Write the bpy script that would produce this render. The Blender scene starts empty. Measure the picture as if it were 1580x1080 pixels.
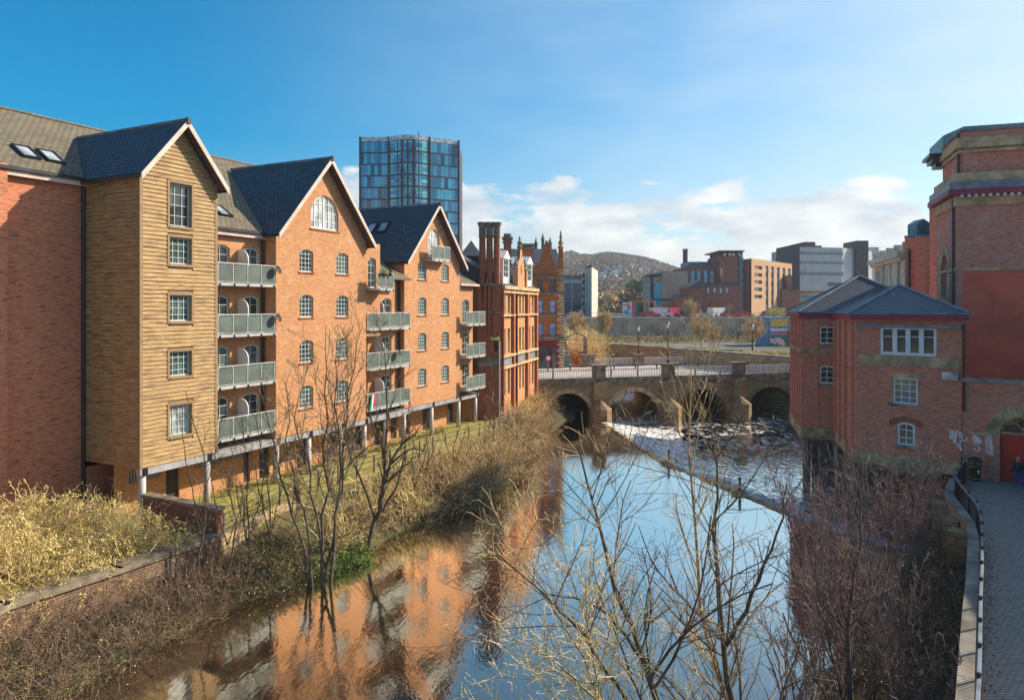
import bpy, math, random
import numpy as np
from mathutils import Vector
from mathutils.geometry import tessellate_polygon
sc = bpy.context.scene
C = sc.collection
random.seed(7)
# ------------------------------------------------------------------ camera
FPX, HX, HY, CAMZ = 1100.0, 790.0, 474.0, 12.3      # focal length and horizon in photo pixels, height over the river
cd = bpy.data.cameras.new('camera'); cam = bpy.data.objects.new('camera', cd); C.objects.link(cam)
cam.location = (0, 0, CAMZ); cam.rotation_euler = (math.radians(90), 0, 0)
cd.sensor_width = 36; cd.lens = 36 * FPX / 1580; cd.shift_y = -(540 - HY) / 1580
cd.clip_start = 0.1; cd.clip_end = 8000
sc.camera = cam
# ------------------------------------------------------------------ light
SUN_EL, SUN_AZ = math.radians(31), math.radians(70)   # azimuth from +Y towards +X
sd = bpy.data.lights.new('sun', 'SUN'); sd.energy = 4.3; sd.angle = math.radians(0.5); sd.color = (1.0, 0.87, 0.68)
sun = bpy.data.objects.new('sun', sd); C.objects.link(sun)
sdir = Vector((math.sin(SUN_AZ) * math.cos(SUN_EL), math.cos(SUN_AZ) * math.cos(SUN_EL), math.sin(SUN_EL)))
sun.rotation_euler = (-sdir).to_track_quat('-Z', 'Y').to_euler(); sun.location = (60, 20, 60)
w = bpy.data.worlds.new('World'); sc.world = w; w.use_nodes = True
nt = w.node_tree; nt.nodes.clear()
def N(t, **k):
    n = nt.nodes.new(t)
    for a, b in k.items(): setattr(n, a, b)
    return n
def L(a, b): nt.links.new(a, b)
sky = N('ShaderNodeTexSky', sky_type='NISHITA', sun_disc=False)
sky.sun_elevation = SUN_EL; sky.sun_rotation = SUN_AZ; sky.air_density = 1.0; sky.dust_density = 1.5; sky.ozone_density = 3.0
hs = N('ShaderNodeHueSaturation'); hs.inputs['Saturation'].default_value = 1.72; hs.inputs['Hue'].default_value = 0.487; hs.inputs['Value'].default_value = 0.68
L(sky.outputs[0], hs.inputs['Color'])
tc = N('ShaderNodeTexCoord')
mp = N('ShaderNodeMapping'); mp.inputs['Scale'].default_value = (3.2, 3.2, 9.5); mp.inputs['Location'].default_value = (0.35, 0.0, 0.4)
L(tc.outputs['Generated'], mp.inputs[0])
no = N('ShaderNodeTexNoise'); no.inputs['Scale'].default_value = 2.1; no.inputs['Detail'].default_value = 8; no.inputs['Roughness'].default_value = 0.55
L(mp.outputs[0], no.inputs['Vector'])
sx = N('ShaderNodeSeparateXYZ'); L(tc.outputs['Generated'], sx.inputs[0])
band = N('ShaderNodeMapRange', interpolation_type='SMOOTHSTEP')       # clouds thin out with height
band.inputs['From Min'].default_value = 0.23; band.inputs['From Max'].default_value = 0.11
band.inputs['To Min'].default_value = -0.22; band.inputs['To Max'].default_value = 0.095
L(sx.outputs['Z'], band.inputs['Value'])
ad = N('ShaderNodeMath', operation='ADD'); L(no.outputs[0], ad.inputs[0]); L(band.outputs[0], ad.inputs[1])
cm = N('ShaderNodeMapRange', interpolation_type='SMOOTHSTEP'); cm.inputs['From Min'].default_value = 0.49; cm.inputs['From Max'].default_value = 0.59
cm.inputs['To Max'].default_value = 0.8
L(ad.outputs[0], cm.inputs['Value'])
no2 = N('ShaderNodeTexNoise'); no2.inputs['Scale'].default_value = 3.5; no2.inputs['Detail'].default_value = 5; L(mp.outputs[0], no2.inputs['Vector'])
cr = N('ShaderNodeMapRange'); cr.inputs['From Min'].default_value = .35; cr.inputs['From Max'].default_value = .7; L(no2.outputs[0], cr.inputs['Value'])
cc = N('ShaderNodeMixRGB'); cc.inputs[1].default_value = (2.6, 2.8, 3.05, 1); cc.inputs[2].default_value = (4.9, 4.65, 4.35, 1); L(cr.outputs[0], cc.inputs[0])
# thin high veil, thicker towards the sun
dt = N('ShaderNodeVectorMath', operation='DOT_PRODUCT'); L(tc.outputs['Generated'], dt.inputs[0]); dt.inputs[1].default_value = (math.sin(SUN_AZ), math.cos(SUN_AZ), 0.15)
n3 = N('ShaderNodeTexNoise'); n3.inputs['Scale'].default_value = 1.4; n3.inputs['Detail'].default_value = 6; L(mp.outputs[0], n3.inputs['Vector'])
v1 = N('ShaderNodeMapRange', interpolation_type='SMOOTHSTEP'); v1.inputs['From Min'].default_value = -.1; v1.inputs['From Max'].default_value = 1.0; v1.inputs['To Max'].default_value = .68; L(dt.outputs['Value'], v1.inputs['Value'])
v2 = N('ShaderNodeMapRange'); v2.inputs['From Min'].default_value = .3; v2.inputs['From Max'].default_value = .7; v2.inputs['To Min'].default_value = .55; v2.inputs['To Max'].default_value = 1.1; L(n3.outputs[0], v2.inputs['Value'])
vm = N('ShaderNodeMath', operation='MULTIPLY'); L(v1.outputs[0], vm.inputs[0]); L(v2.outputs[0], vm.inputs[1])
mv = N('ShaderNodeMixRGB'); L(vm.outputs[0], mv.inputs[0]); L(hs.outputs[0], mv.inputs[1]); mv.inputs[2].default_value = (3.1, 3.6, 3.95, 1)
mx = N('ShaderNodeMixRGB'); L(cm.outputs[0], mx.inputs[0]); L(mv.outputs[0], mx.inputs[1]); L(cc.outputs[0], mx.inputs[2])
bg = N('ShaderNodeBackground'); bg.inputs['Strength'].default_value = 0.15; L(mx.outputs[0], bg.inputs[0])
wo = N('ShaderNodeOutputWorld'); L(bg.outputs[0], wo.inputs[0])
vs = sc.view_settings; vs.view_transform = 'Standard'; vs.look = 'None'; vs.gamma = 1; vs.exposure = 0.74; vs.use_curve_mapping = False
sc.cycles.use_denoising = True; sc.cycles.max_bounces = 7; sc.cycles.transparent_max_bounces = 8
# ------------------------------------------------------------------ materials
MATS = {}
def new_mat(name):
    m = bpy.data.materials.new(name); m.use_nodes = True; MATS[name] = m
    t = m.node_tree; b = t.nodes['Principled BSDF']; return m, t, b
def rgb(c): return (c[0], c[1], c[2], 1)
def node(t, ty, **k):
    n = t.nodes.new(ty)
    for a, b in k.items():
        if a in ('operation', 'blend_type', 'data_type', 'interpolation_type', 'feature', 'wave_type', 'bands_direction', 'offset', 'offset_frequency', 'squash'): setattr(n, a, b)
        else: n.inputs[a].default_value = b
    return n
def coords(t, scale=(1, 1, 1), uv=False, rot=(0, 0, 0)):
    c = t.nodes.new('ShaderNodeTexCoord'); m = t.nodes.new('ShaderNodeMapping')
    m.inputs['Scale'].default_value = scale; m.inputs['Rotation'].default_value = rot
    t.links.new(c.outputs['UV' if uv else 'Object'], m.inputs[0]); return m.outputs[0]
def noise(t, vec, scale, detail=4, rough=.55, lo=.35, hi=.65, a=0., b=1.):
    n = node(t, 'ShaderNodeTexNoise', Scale=scale, Detail=detail, Roughness=rough); t.links.new(vec, n.inputs['Vector'])
    r = node(t, 'ShaderNodeMapRange'); r.inputs['From Min'].default_value = lo; r.inputs['From Max'].default_value = hi
    r.inputs['To Min'].default_value = a; r.inputs['To Max'].default_value = b
    t.links.new(n.outputs[0], r.inputs['Value']); return r.outputs[0]
def mixc(t, f, a, b, mode='MIX'):
    m = node(t, 'ShaderNodeMixRGB', blend_type=mode)
    for i, x in ((0, f), (1, a), (2, b)):
        if hasattr(x, 'is_linked') or hasattr(x, 'links'): t.links.new(x, m.inputs[i])
        elif i == 0: m.inputs[0].default_value = x
        else: m.inputs[i].default_value = rgb(x)
    return m.outputs[0]
def bump(t, b, h, strength=.3, dist=.02):
    n = node(t, 'ShaderNodeBump', Strength=strength, Distance=dist); t.links.new(h, n.inputs['Height']); t.links.new(n.outputs[0], b.inputs['Normal'])
def plain(name, col, rough=.7, metal=0, var=.25, scale=1.5, spec=.3, bmp=0):
    m, t, b = new_mat(name); v = coords(t)
    c = mixc(t, noise(t, v, scale, 6), [x * (1 - var) for x in col], [min(1, x * (1 + var)) for x in col])
    t.links.new(c, b.inputs['Base Color']); b.inputs['Roughness'].default_value = rough; b.inputs['Metallic'].default_value = metal
    b.inputs['Specular IOR Level'].default_value = spec
    if bmp: bump(t, b, noise(t, v, scale * 8, 4, lo=0, hi=1), bmp)
    return m
def bricks(name, c1, c2, mortar, w=.225, h=.075, ms=.011, stain=(.08, .06, .05), stain_amt=.35, streak=None, streak_amt=0, rough=.85, squash=1.0, blotch=.3):
    m, t, b = new_mat(name); uv = coords(t, uv=True)
    bt = t.nodes.new('ShaderNodeTexBrick'); bt.offset = .5
    t.links.new(uv, bt.inputs['Vector'])
    bt.inputs['Color1'].default_value = rgb(c1); bt.inputs['Color2'].default_value = rgb(c2); bt.inputs['Mortar'].default_value = rgb(mortar)
    bt.inputs['Scale'].default_value = 1; bt.inputs['Brick Width'].default_value = w; bt.inputs['Row Height'].default_value = h
    bt.inputs['Mortar Size'].default_value = ms; bt.inputs['Mortar Smooth'].default_value = .2; bt.inputs['Bias'].default_value = -.1
    # soft courses of darker bricks
    vv = coords(t, (1.1, 7, 1), uv=True)
    c = mixc(t, noise(t, vv, 1.6, 5, lo=.56, hi=.66, b=stain_amt), bt.outputs['Color'], stain)
    o = coords(t)
    c = mixc(t, noise(t, o, .35, 5, lo=.3, hi=.7, b=blotch), c, [x * .55 for x in c1])
    if streak: c = mixc(t, noise(t, coords(t, (1, 1.6, 1), uv=True), .55, 7, .65, lo=.56, hi=.72, b=streak_amt), c, streak)
    t.links.new(c, b.inputs['Base Color']); b.inputs['Roughness'].default_value = rough; b.inputs['Specular IOR Level'].default_value = .25
    h1 = node(t, 'ShaderNodeMath', operation='SUBTRACT'); h1.inputs[0].default_value = 1; t.links.new(bt.outputs['Fac'], h1.inputs[1])
    bump(t, b, h1.outputs[0], .5, .008)
    return m
bricks('brick_orange', (.71, .32, .125), (.46, .15, .055), (.52, .40, .26), stain=(.28, .11, .06), stain_amt=.5, blotch=.38, streak=(.66, .46, .30), streak_amt=.5)
bricks('brick_left', (.76, .26, .12), (.54, .16, .08), (.42, .28, .20), stain=(.07, .045, .05), stain_amt=.85, blotch=.25)
bricks('brick_old', (.56, .17, .07), (.32, .085, .045), (.22, .15, .11), stain=(.06, .03, .03), stain_amt=.5, blotch=.4)
bricks('brick_mill', (.84, .25, .115), (.50, .115, .06), (.62, .44, .34), stain=(.15, .06, .05), stain_amt=.7, streak=(.66, .46, .34), streak_amt=.3)
bricks('brick_tower', (.84, .26, .14), (.52, .12, .075), (.60, .44, .38), stain=(.17, .07, .07), stain_amt=.65, streak=(.70, .55, .48), streak_amt=.65)
bricks('brick_garden', (.32, .13, .085), (.22, .09, .07), (.17, .13, .10), stain=(.06, .05, .04), stain_amt=.6, streak=(.20, .18, .09), streak_amt=.5)
bricks('brick_riverwall', (.33, .20, .13), (.22, .12, .08), (.10, .08, .06), w=.3, h=.1, ms=.018, stain=(.05, .05, .04), stain_amt=.7, streak=(.42, .36, .33), streak_amt=.8)
bricks('stone_block', (.46, .32, .18), (.30, .20, .11), (.10, .08, .05), w=.9, h=.38, ms=.02, stain=(.035, .03, .025), stain_amt=.7, streak=(.09, .065, .04), streak_amt=.6, blotch=.5)
bricks('stone_quay', (.56, .43, .24), (.38, .27, .14), (.14, .10, .06), w=.9, h=.4, ms=.03, stain=(.06, .05, .03), stain_amt=.8)
bricks('brick_banded', (.46, .13, .035), (.30, .065, .025), (.58, .30, .12), w=.6, h=.3, ms=.03, stain=(.12, .03, .02), stain_amt=.6, blotch=.4)
bricks('brick_far', (.36, .14, .10), (.29, .11, .08), (.32, .18, .14), w=.45, h=.15, ms=.01, stain=(.20, .09, .07), stain_amt=.3)
bricks('brick_far_sunlit', (.62, .37, .21), (.55, .31, .17), (.50, .34, .22), w=.45, h=.15, ms=.01, stain=(.45, .25, .15), stain_amt=.3)  # lighter copy of the far brick, sunlight on the lit face put into the colour
bricks('slate', (.12, .135, .155), (.07, .082, .10), (.02, .024, .03), w=.34, h=.27, ms=.03, stain=(.15, .165, .18), stain_amt=.6, rough=.55, streak=(.10, .10, .09), streak_amt=.25)  # blue grey includes the shade and sky tint of the gable slopes
bricks('slate_sunlit_lichen', (.25, .21, .15), (.15, .13, .10), (.045, .04, .032), w=.34, h=.27, ms=.03, stain=(.30, .27, .15), stain_amt=.6, rough=.8, streak=(.26, .22, .10), streak_amt=.5)  # same slates browned by sunlight put into the colour, plus yellow lichen
bricks('paving', (.52, .41, .33), (.40, .31, .26), (.17, .14, .12), w=.22, h=.11, ms=.012, stain=(.12, .09, .08), stain_amt=.4, streak=(.27, .24, .21), streak_amt=.35)
def boards(name, c1, c2, c3):
    m, t, b = new_mat(name)
    v = coords(t, (.55, 9, 1), uv=True)
    c = mixc(t, noise(t, v, 2.2, 8, .7, lo=.4, hi=.6), c1, c2)
    c = mixc(t, noise(t, coords(t, (.5, 2.2, 1), uv=True), 1.3, 7, .7, lo=.52, hi=.66, b=.62), c, c3)
    t.links.new(c, b.inputs['Base Color']); b.inputs['Roughness'].default_value = .75
    bump(t, b, noise(t, coords(t, (1, 30, 1), uv=True), 2, 4, lo=0, hi=1), .3)
    return m
boards('timber', (.55, .37, .16), (.25, .14, .06), (.075, .05, .03))
boards('timber_trim', (.36, .24, .12), (.25, .155, .08), (.12, .08, .05))
boards('weathered_rail', (.16, .125, .09), (.10, .08, .06), (.06, .05, .04))
plain('barge_board', (.62, .50, .43), .6, var=.15)
plain('white_paint', (.78, .78, .76), .4, var=.05)
plain('pale_frame', (.50, .58, .56), .4, var=.1)
plain('dark_frame', (.05, .045, .05), .5)
plain('pipe_black', (.015, .016, .02), .35, spec=.5)
plain('gutter', (.04, .04, .045), .4)
plain('lead', (.20, .23, .26), .45, var=.3)
plain('steel_beam', (.42, .42, .45), .45, var=.2, metal=.3)
plain('column_paint', (.55, .50, .48), .5, var=.12)
plain('rail_metal', (.44, .45, .44), .65, metal=0, var=.15)
plain('brick_sill', (.33, .12, .06), .85)
plain('concrete', (.42, .39, .36), .85, var=.2, bmp=.2)
plain('soffit', (.12, .08, .08), .8)
plain('stone_pale', (.54, .37, .20), .85, var=.35, scale=1.2, bmp=.3)
plain('stone_dark', (.22, .18, .13), .9, var=.5, scale=1.5, bmp=.4)
plain('stone_mossy', (.44, .315, .17), .9, var=.5, scale=1.3, bmp=.4)
plain('stone_cap', (.29, .25, .20), .9, var=.45, scale=1.1, bmp=.3)
plain('stone_cream', (.66, .58, .44), .8, var=.2, scale=.8)
plain('maroon', (.30, .035, .075), .5, var=.15)
plain('maroon_shop', (.16, .012, .022), .4, var=.15)
plain('red_paint', (.92, .15, .08), .55, var=.16, scale=.6)
plain('door_red', (.62, .035, .02), .5, var=.12, scale=3)
plain('copper_blue', (.10, .24, .29), .45, var=.3)
plain('concrete_far', (.52, .53, .52), .8, var=.1, scale=.3)
plain('concrete_pale', (.62, .55, .48), .8, var=.12, scale=.3)
plain('cladding_tan', (.46, .33, .26), .8, var=.12, scale=.2)
plain('dark_cladding', (.055, .05, .055), .6)
plain('road_pale', (.56, .50, .42), .9, var=.15, scale=.4)
plain('asphalt', (.06, .06, .06), .9, var=.3, scale=.6)
plain('wall_grey', (.52, .40, .31), .9, var=.35, scale=.35)
plain('baluster', (.82, .72, .66), .6, var=.12)
plain('iron_black', (.02, .02, .024), .4, spec=.5)
plain('blue_panel', (.16, .34, .52), .5)
plain('teal_panel', (.02, .30, .30), .5)
plain('yellow_panel', (.78, .50, .12), .6, var=.3, scale=3)
plain('pink_panel', (.62, .22, .26), .6, var=.4, scale=2)
plain('white_far', (.82, .80, .78), .6, var=.1)
plain('red_far', (.72, .03, .09), .5)
plain('green_far', (.05, .30, .22), .5)
plain('orange_far', (.72, .28, .08), .5)
plain('graffiti_white', (.86, .80, .80), .6, var=.04)
plain('graffiti_red', (.70, .10, .16), .6, var=.1)
plain('coat_dark', (.015, .035, .04), .8, var=.2)
plain('coat_blue', (.03, .05, .30), .8)
plain('jeans', (.03, .10, .30), .8)
plain('skin', (.45, .24, .16), .6)
plain('hair_pale', (.62, .52, .45), .8)
plain('hair_dark', (.03, .02, .015), .8)
plain('bark_sunlit', (.46, .33, .15), .8, var=.3, scale=4)  # sunlit gold of these trunks put into the bark colour
plain('bark_pale', (.33, .27, .20), .85, var=.35, scale=4)
plain('bark_dark', (.13, .095, .065), .9, var=.4, scale=4)
plain('bark_purple', (.25, .17, .155), .85, var=.35, scale=2)
plain('twig_tan', (.58, .42, .23), .85, var=.35, scale=1)
plain('twig_straw', (.80, .60, .28), .85, var=.35, scale=1)
plain('twig_brown', (.22, .15, .10), .85, var=.4, scale=1)
plain('leaf_yellow', (.82, .58, .20), .7, var=.5, scale=1.2)
plain('leaf_olive', (.42, .34, .11), .7, var=.5, scale=1.2)
plain('leaf_green', (.06, .15, .03), .7, var=.4, scale=1.2)
plain('leaf_litter', (.13, .055, .035), .9, var=.5, scale=6)
plain('flag_green', (.02, .25, .08), .8); plain('flag_red', (.6, .03, .03), .8)
def glass(name, col, rough=.06, spec=.6, var=.5, scale=1.2):
    m, t, b = new_mat(name); v = coords(t)
    c = mixc(t, noise(t, v, scale, 3), [x * (1 - var) for x in col], [x * (1 + var) for x in col])
    t.links.new(c, b.inputs['Base Color']); b.inputs['Roughness'].default_value = rough; b.inputs['Specular IOR Level'].default_value = spec
    b.inputs['IOR'].default_value = 1.6
    return m
glass('glass_dark', (.045, .055, .06)); glass('glass_green', (.10, .15, .145)); glass('glass_curtain', (.42, .46, .48), .15)
glass('glass_balcony', (.12, .155, .14), .5, .15, var=.2); glass('glass_sky_blue', (.30, .46, .78), .05, .8, var=.2)  # blue panes carry a sky reflection in their base colour
for i, c in enumerate(((.006, .05, .13), (.012, .18, .36), (.06, .40, .60), (.03, .26, .50))): glass('tower_glass_%d' % i, c, .08, .7, var=.25, scale=.1)  # sky and horizon reflections worked into the pane colours
glass('tower_teal', (.12, .46, .55), .12, .6, var=.4, scale=.3)  # teal reflection of the curved bay worked into the colour
def ground(name, cols, scale=.5, rough=.95, bmp=.6):
    m, t, b = new_mat(name); v = coords(t)
    c = mixc(t, noise(t, v, scale, 8, .6), cols[0], cols[1])
    c = mixc(t, noise(t, v, scale * 3.1, 8, .65, lo=.5, hi=.62), c, cols[2])
    t.links.new(c, b.inputs['Base Color']); b.inputs['Roughness'].default_value = rough; b.inputs['Specular IOR Level'].default_value = .15
    bump(t, b, noise(t, v, scale * 16, 6, lo=0, hi=1), bmp, .06); return m
ground('lawn', ((.30, .28, .07), (.42, .35, .11), (.20, .19, .06)), .5)
ground('bank_earth', ((.17, .13, .06), (.10, .085, .045), (.12, .15, .04)), .5)
ground('bank_mud', ((.10, .075, .055), (.06, .05, .04), (.07, .09, .03)), .7)
ground('river_bed', ((.03, .025, .015), (.02, .018, .01), (.04, .03, .02)), .3)
ground('far_ground', ((.22, .20, .17), (.16, .15, .12), (.12, .13, .06)), .05)
ground('hill_wood', ((.12, .10, .075), (.09, .085, .06), (.07, .08, .045)), .02, bmp=.2)
def water(name, base, bscale, bstr, foam=None):
    m, t, b = new_mat(name)
    v = coords(t, (1, .45, 1), rot=(0, 0, .5))
    v1 = coords(t, (.10, .05, 1))
    patch = noise(t, v1, 1.0, 3, lo=.38, hi=.62, a=.45, b=1.0)
    n1 = node(t, 'ShaderNodeTexNoise', Scale=bscale, Detail=4, Roughness=.5); t.links.new(v, n1.inputs['Vector'])
    bp = node(t, 'ShaderNodeBump', Distance=.05); t.links.new(n1.outputs[0], bp.inputs['Height'])
    ms = node(t, 'ShaderNodeMath', operation='MULTIPLY'); t.links.new(patch, ms.inputs[0]); ms.inputs[1].default_value = bstr; t.links.new(ms.outputs[0], bp.inputs['Strength'])
    t.links.new(bp.outputs[0], b.inputs['Normal'])
    b.inputs['Base Color'].default_value = rgb(base); b.inputs['Roughness'].default_value = .02; b.inputs['IOR'].default_value = 1.33
    out = t.nodes['Material Output']
    gl = node(t, 'ShaderNodeBsdfGlossy', Roughness=.03); gl.inputs['Color'].default_value = (1.0, .93, .81, 1); t.links.new(bp.outputs[0], gl.inputs['Normal'])
    fr0 = node(t, 'ShaderNodeFresnel', IOR=1.5); t.links.new(bp.outputs[0], fr0.inputs['Normal']); fr = node(t, 'ShaderNodeMath', operation='MULTIPLY'); fr.use_clamp = True; fr.inputs[1].default_value = 5.5; t.links.new(fr0.outputs[0], fr.inputs[0]); fp_ = node(t, 'ShaderNodeMath', operation='POWER'); fp_.inputs[1].default_value = 1.5; t.links.new(fr.outputs[0], fp_.inputs[0]); fr = fp_
    mxs = t.nodes.new('ShaderNodeMixShader'); t.links.new(fr.outputs[0], mxs.inputs[0]); t.links.new(b.outputs[0], mxs.inputs[1]); t.links.new(gl.outputs[0], mxs.inputs[2])
    last = mxs.outputs[0]
    if foam:
        fo = node(t, 'ShaderNodeBsdfDiffuse'); fo.inputs['Color'].default_value = (.8, .82, .82, 1)
        f = noise(t, coords(t, (1, .5, 1), rot=(0, 0, .9)), foam[0], 7, .7, lo=foam[1], hi=foam[2])
        m2 = t.nodes.new('ShaderNodeMixShader'); t.links.new(f, m2.inputs[0]); t.links.new(last, m2.inputs[1]); t.links.new(fo.outputs[0], m2.inputs[2]); last = m2.outputs[0]
    t.links.new(last, out.inputs[0]); return m
water('river_water', (.014, .010, .005), 6.0, .15)
water('rough_water', (.02, .02, .018), 2.4, 1.0, (1.7, .50, .64))
water('foam_water', (.03, .03, .03), 2.6, 1.2, (2.4, .34, .56))
# ------------------------------------------------------------------ mesh helpers
def link(o, parent):
    C.objects.link(o)
    if parent is not None: o.parent = parent
def wloc(o):
    v = Vector((0, 0, 0))
    while o is not None: v += o.location; o = o.parent
    return v
def tag(o, label, cat, group=None, kind=None):
    if label: o['label'] = label
    if cat: o['category'] = cat
    if group: o['group'] = group
    if kind: o['kind'] = kind
    return o
def thing(name, label, cat, loc, group=None):
    o = bpy.data.objects.new(name, None); C.objects.link(o); o.location = loc; o.empty_display_size = .3
    return tag(o, label, cat, group)
def auto_uv(me):
    nl = len(me.loops)
    if nl == 0: return
    lt = np.empty(len(me.polygons), np.int32); me.polygons.foreach_get('loop_total', lt)
    nn = np.empty(len(me.polygons) * 3); me.polygons.foreach_get('normal', nn); nn = nn.reshape(-1, 3)
    vi = np.empty(nl, np.int32); me.loops.foreach_get('vertex_index', vi)
    co = np.empty(len(me.vertices) * 3); me.vertices.foreach_get('co', co); co = co.reshape(-1, 3)
    n = np.repeat(nn, lt, 0); p = co[vi]
    h = np.stack([-n[:, 1], n[:, 0], np.zeros(nl)], 1); ln = np.linalg.norm(h, axis=1)
    flat = ln < 1e-3; h[flat] = (1, 0, 0); ln[flat] = 1; h /= ln[:, None]
    v = np.cross(n, h)
    uv = np.stack([(p * h).sum(1), (p * v).sum(1)], 1)
    l = me.uv_layers.new(name='UVMap'); l.data.foreach_set('uv', uv.ravel())
class MB:
    def __init__(s): s.v = []; s.f = []; s.m = []
    def poly(s, pts, m=0, n=None):
        pts = [Vector(p) for p in pts]
        if n is not None:
            c = Vector((0, 0, 0))
            for i in range(len(pts)): c += pts[i].cross(pts[(i + 1) % len(pts)])
            if c.dot(Vector(n)) < 0: pts.reverse()
        k = len(s.v); s.v += pts; s.f.append(tuple(range(k, k + len(pts)))); s.m.append(m)
    def hexa(s, p, m=0):     # p: 4 bottom then 4 top
        k = len(s.v); s.v += [Vector(q) for q in p]
        for f in ((3, 2, 1, 0), (4, 5, 6, 7), (0, 1, 5, 4), (1, 2, 6, 5), (2, 3, 7, 6), (3, 0, 4, 7)):
            s.f.append(tuple(k + i for i in f)); s.m.append(m)
    def box(s, fr, a0, a1, b0, b1, z0, z1, m=0):
        if a1 < a0: a0, a1 = a1, a0
        if b1 < b0: b0, b1 = b1, b0
        q = [(a0, b1), (a1, b1), (a1, b0), (a0, b0)]
        s.hexa([fr(a, b, z0) for a, b in q] + [fr(a, b, z1) for a, b in q], m)
    def prism(s, pts, vec, m=0):    # closed outline extruded along vec
        pts = [Vector(p) for p in pts]; vec = Vector(vec)
        c = Vector((0, 0, 0))
        for i in range(len(pts)): c += pts[i].cross(pts[(i + 1) % len(pts)])
        if c.dot(vec) > 0: pts.reverse()
        k = len(s.v); n = len(pts); s.v += pts + [p + vec for p in pts]
        if n <= 4:
            s.f.append(tuple(range(k, k + n))); s.f.append(tuple(range(k + 2 * n - 1, k + n - 1, -1))); s.m += [m, m]
        else:
            for a, b, d in tessellate_polygon([pts]):
                t = (pts[a] - pts[b]).cross(pts[b] - pts[d])
                if t.dot(vec) > 0: a, d = d, a
                s.f.append((k + a, k + b, k + d)); s.f.append((k + n + d, k + n + b, k + n + a)); s.m += [m, m]
        for i in range(n):
            j = (i + 1) % n; s.f.append((k + j, k + i, k + n + i, k + n + j)); s.m.append(m)
    def tube(s, pts, r, n=6, m=0, cap=True):
        pts = [Vector(p) for p in pts]
        rs = r if isinstance(r, (list, tuple)) else [r] * len(pts)
        k = len(s.v)
        for i, p in enumerate(pts):
            t = (pts[min(i + 1, len(pts) - 1)] - pts[max(i - 1, 0)]).normalized()
            u = t.cross(Vector((0, 0, 1)) if abs(t.z) < .9 else Vector((1, 0, 0))).normalized(); w_ = t.cross(u)
            for j in range(n):
                a = 2 * math.pi * j / n; s.v.append(p + (u * math.cos(a) + w_ * math.sin(a)) * rs[i])
        for i in range(len(pts) - 1):
            for j in range(n):
                a = k + i * n + j; b = k + i * n + (j + 1) % n; s.f.append((a, b, b + n, a + n)); s.m.append(m)
        if cap:
            s.f.append(tuple(range(k + n - 1, k - 1, -1))); s.f.append(tuple(range(k + (len(pts) - 1) * n, k + len(pts) * n))); s.m += [m, m]
    def lathe(s, c, prof, n=10, m=0):    # prof: (radius, z) up the axis
        s.tube([(c[0], c[1], c[2] + z) for r, z in prof], [max(r, .002) for r, z in prof], n, m)
    def wall(s, fr, b, outline, holes=(), depth=.12, m=0, mr=None):
        """flat wall in the frame's a-z plane at offset b, facing +b, with real openings and their reveals"""
        loops = [[Vector((p[0], p[1], 0)) for p in outline]] + [[Vector((p[0], p[1], 0)) for p in h] for h in holes]
        flat = [p for l in loops for p in l]; nrm = fr.n3
        for tri in tessellate_polygon(loops):
            s.poly([fr(flat[i].x, b, flat[i].y) for i in tri], m, nrm)
        for h in holes:
            for i in range(len(h)):
                p, q = h[i], h[(i + 1) % len(h)]
                s.poly([fr(p[0], b, p[1]), fr(q[0], b, q[1]), fr(q[0], b - depth, q[1]), fr(p[0], b - depth, p[1])], m if mr is None else mr)
    def build(s, name, mats, parent=None, smooth=False):
        if isinstance(mats, str): mats = [mats]
        o0 = wloc(parent) if parent is not None else Vector((0, 0, 0))
        me = bpy.data.meshes.new(name); me.from_pydata([tuple(p - o0) for p in s.v], [], s.f)
        for x in mats: me.materials.append(MATS[x])
        if len(mats) > 1: me.polygons.foreach_set('material_index', np.array(s.m, np.int32))
        me.update(); auto_uv(me)
        if smooth: me.polygons.foreach_set('use_smooth', np.ones(len(me.polygons), bool))
        o = bpy.data.objects.new(name, me); link(o, parent); return o
class Fr:
    """upright frame: a runs left to right as seen from outside, b points outwards, z up"""
    def __init__(s, x, y, dx, dy):
        l = math.hypot(dx, dy); s.o = (x, y); s.d = (dx / l, dy / l); s.n = (s.d[1], -s.d[0]); s.n3 = Vector((s.n[0], s.n[1], 0))
    def __call__(s, a, b, z): return Vector((s.o[0] + s.d[0] * a + s.n[0] * b, s.o[1] + s.d[1] * a + s.n[1] * b, z))
    def at(s, u, v, b=0):
        """photo pixel -> (a, z) on the plane at offset b"""
        r = (u - HX) / FPX
        k = (s.o[0] + s.n[0] * b) * s.n[0] + (s.o[1] + s.n[1] * b) * s.n[1]
        Y = k / (s.n[0] * r + s.n[1]); X = r * Y
        return ((X - s.o[0]) * s.d[0] + (Y - s.o[1]) * s.d[1], CAMZ - (v - HY) / FPX * Y)
    def rev(s): return Fr(s.o[0], s.o[1], -s.d[0], -s.d[1])
    def side(s, a, b, k):     # frame of a return wall starting at (a,b); k=+1 faces +a, k=-1 faces -a
        p = s(a, b, 0)
        return Fr(p.x, p.y, -s.n[0], -s.n[1]) if k > 0 else Fr(p.x, p.y, s.n[0], s.n[1])
def gz(u, v, z):    # photo pixel -> ground point at height z
    Y = (CAMZ - z) * FPX / (v - HY); return Vector(((u - HX) / FPX * Y, Y, z))
def px(u, v, Y): return Vector(((u - HX) / FPX * Y, Y, CAMZ - (v - HY) / FPX * Y))
W0 = Fr(0, 0, 1, 0)
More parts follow.
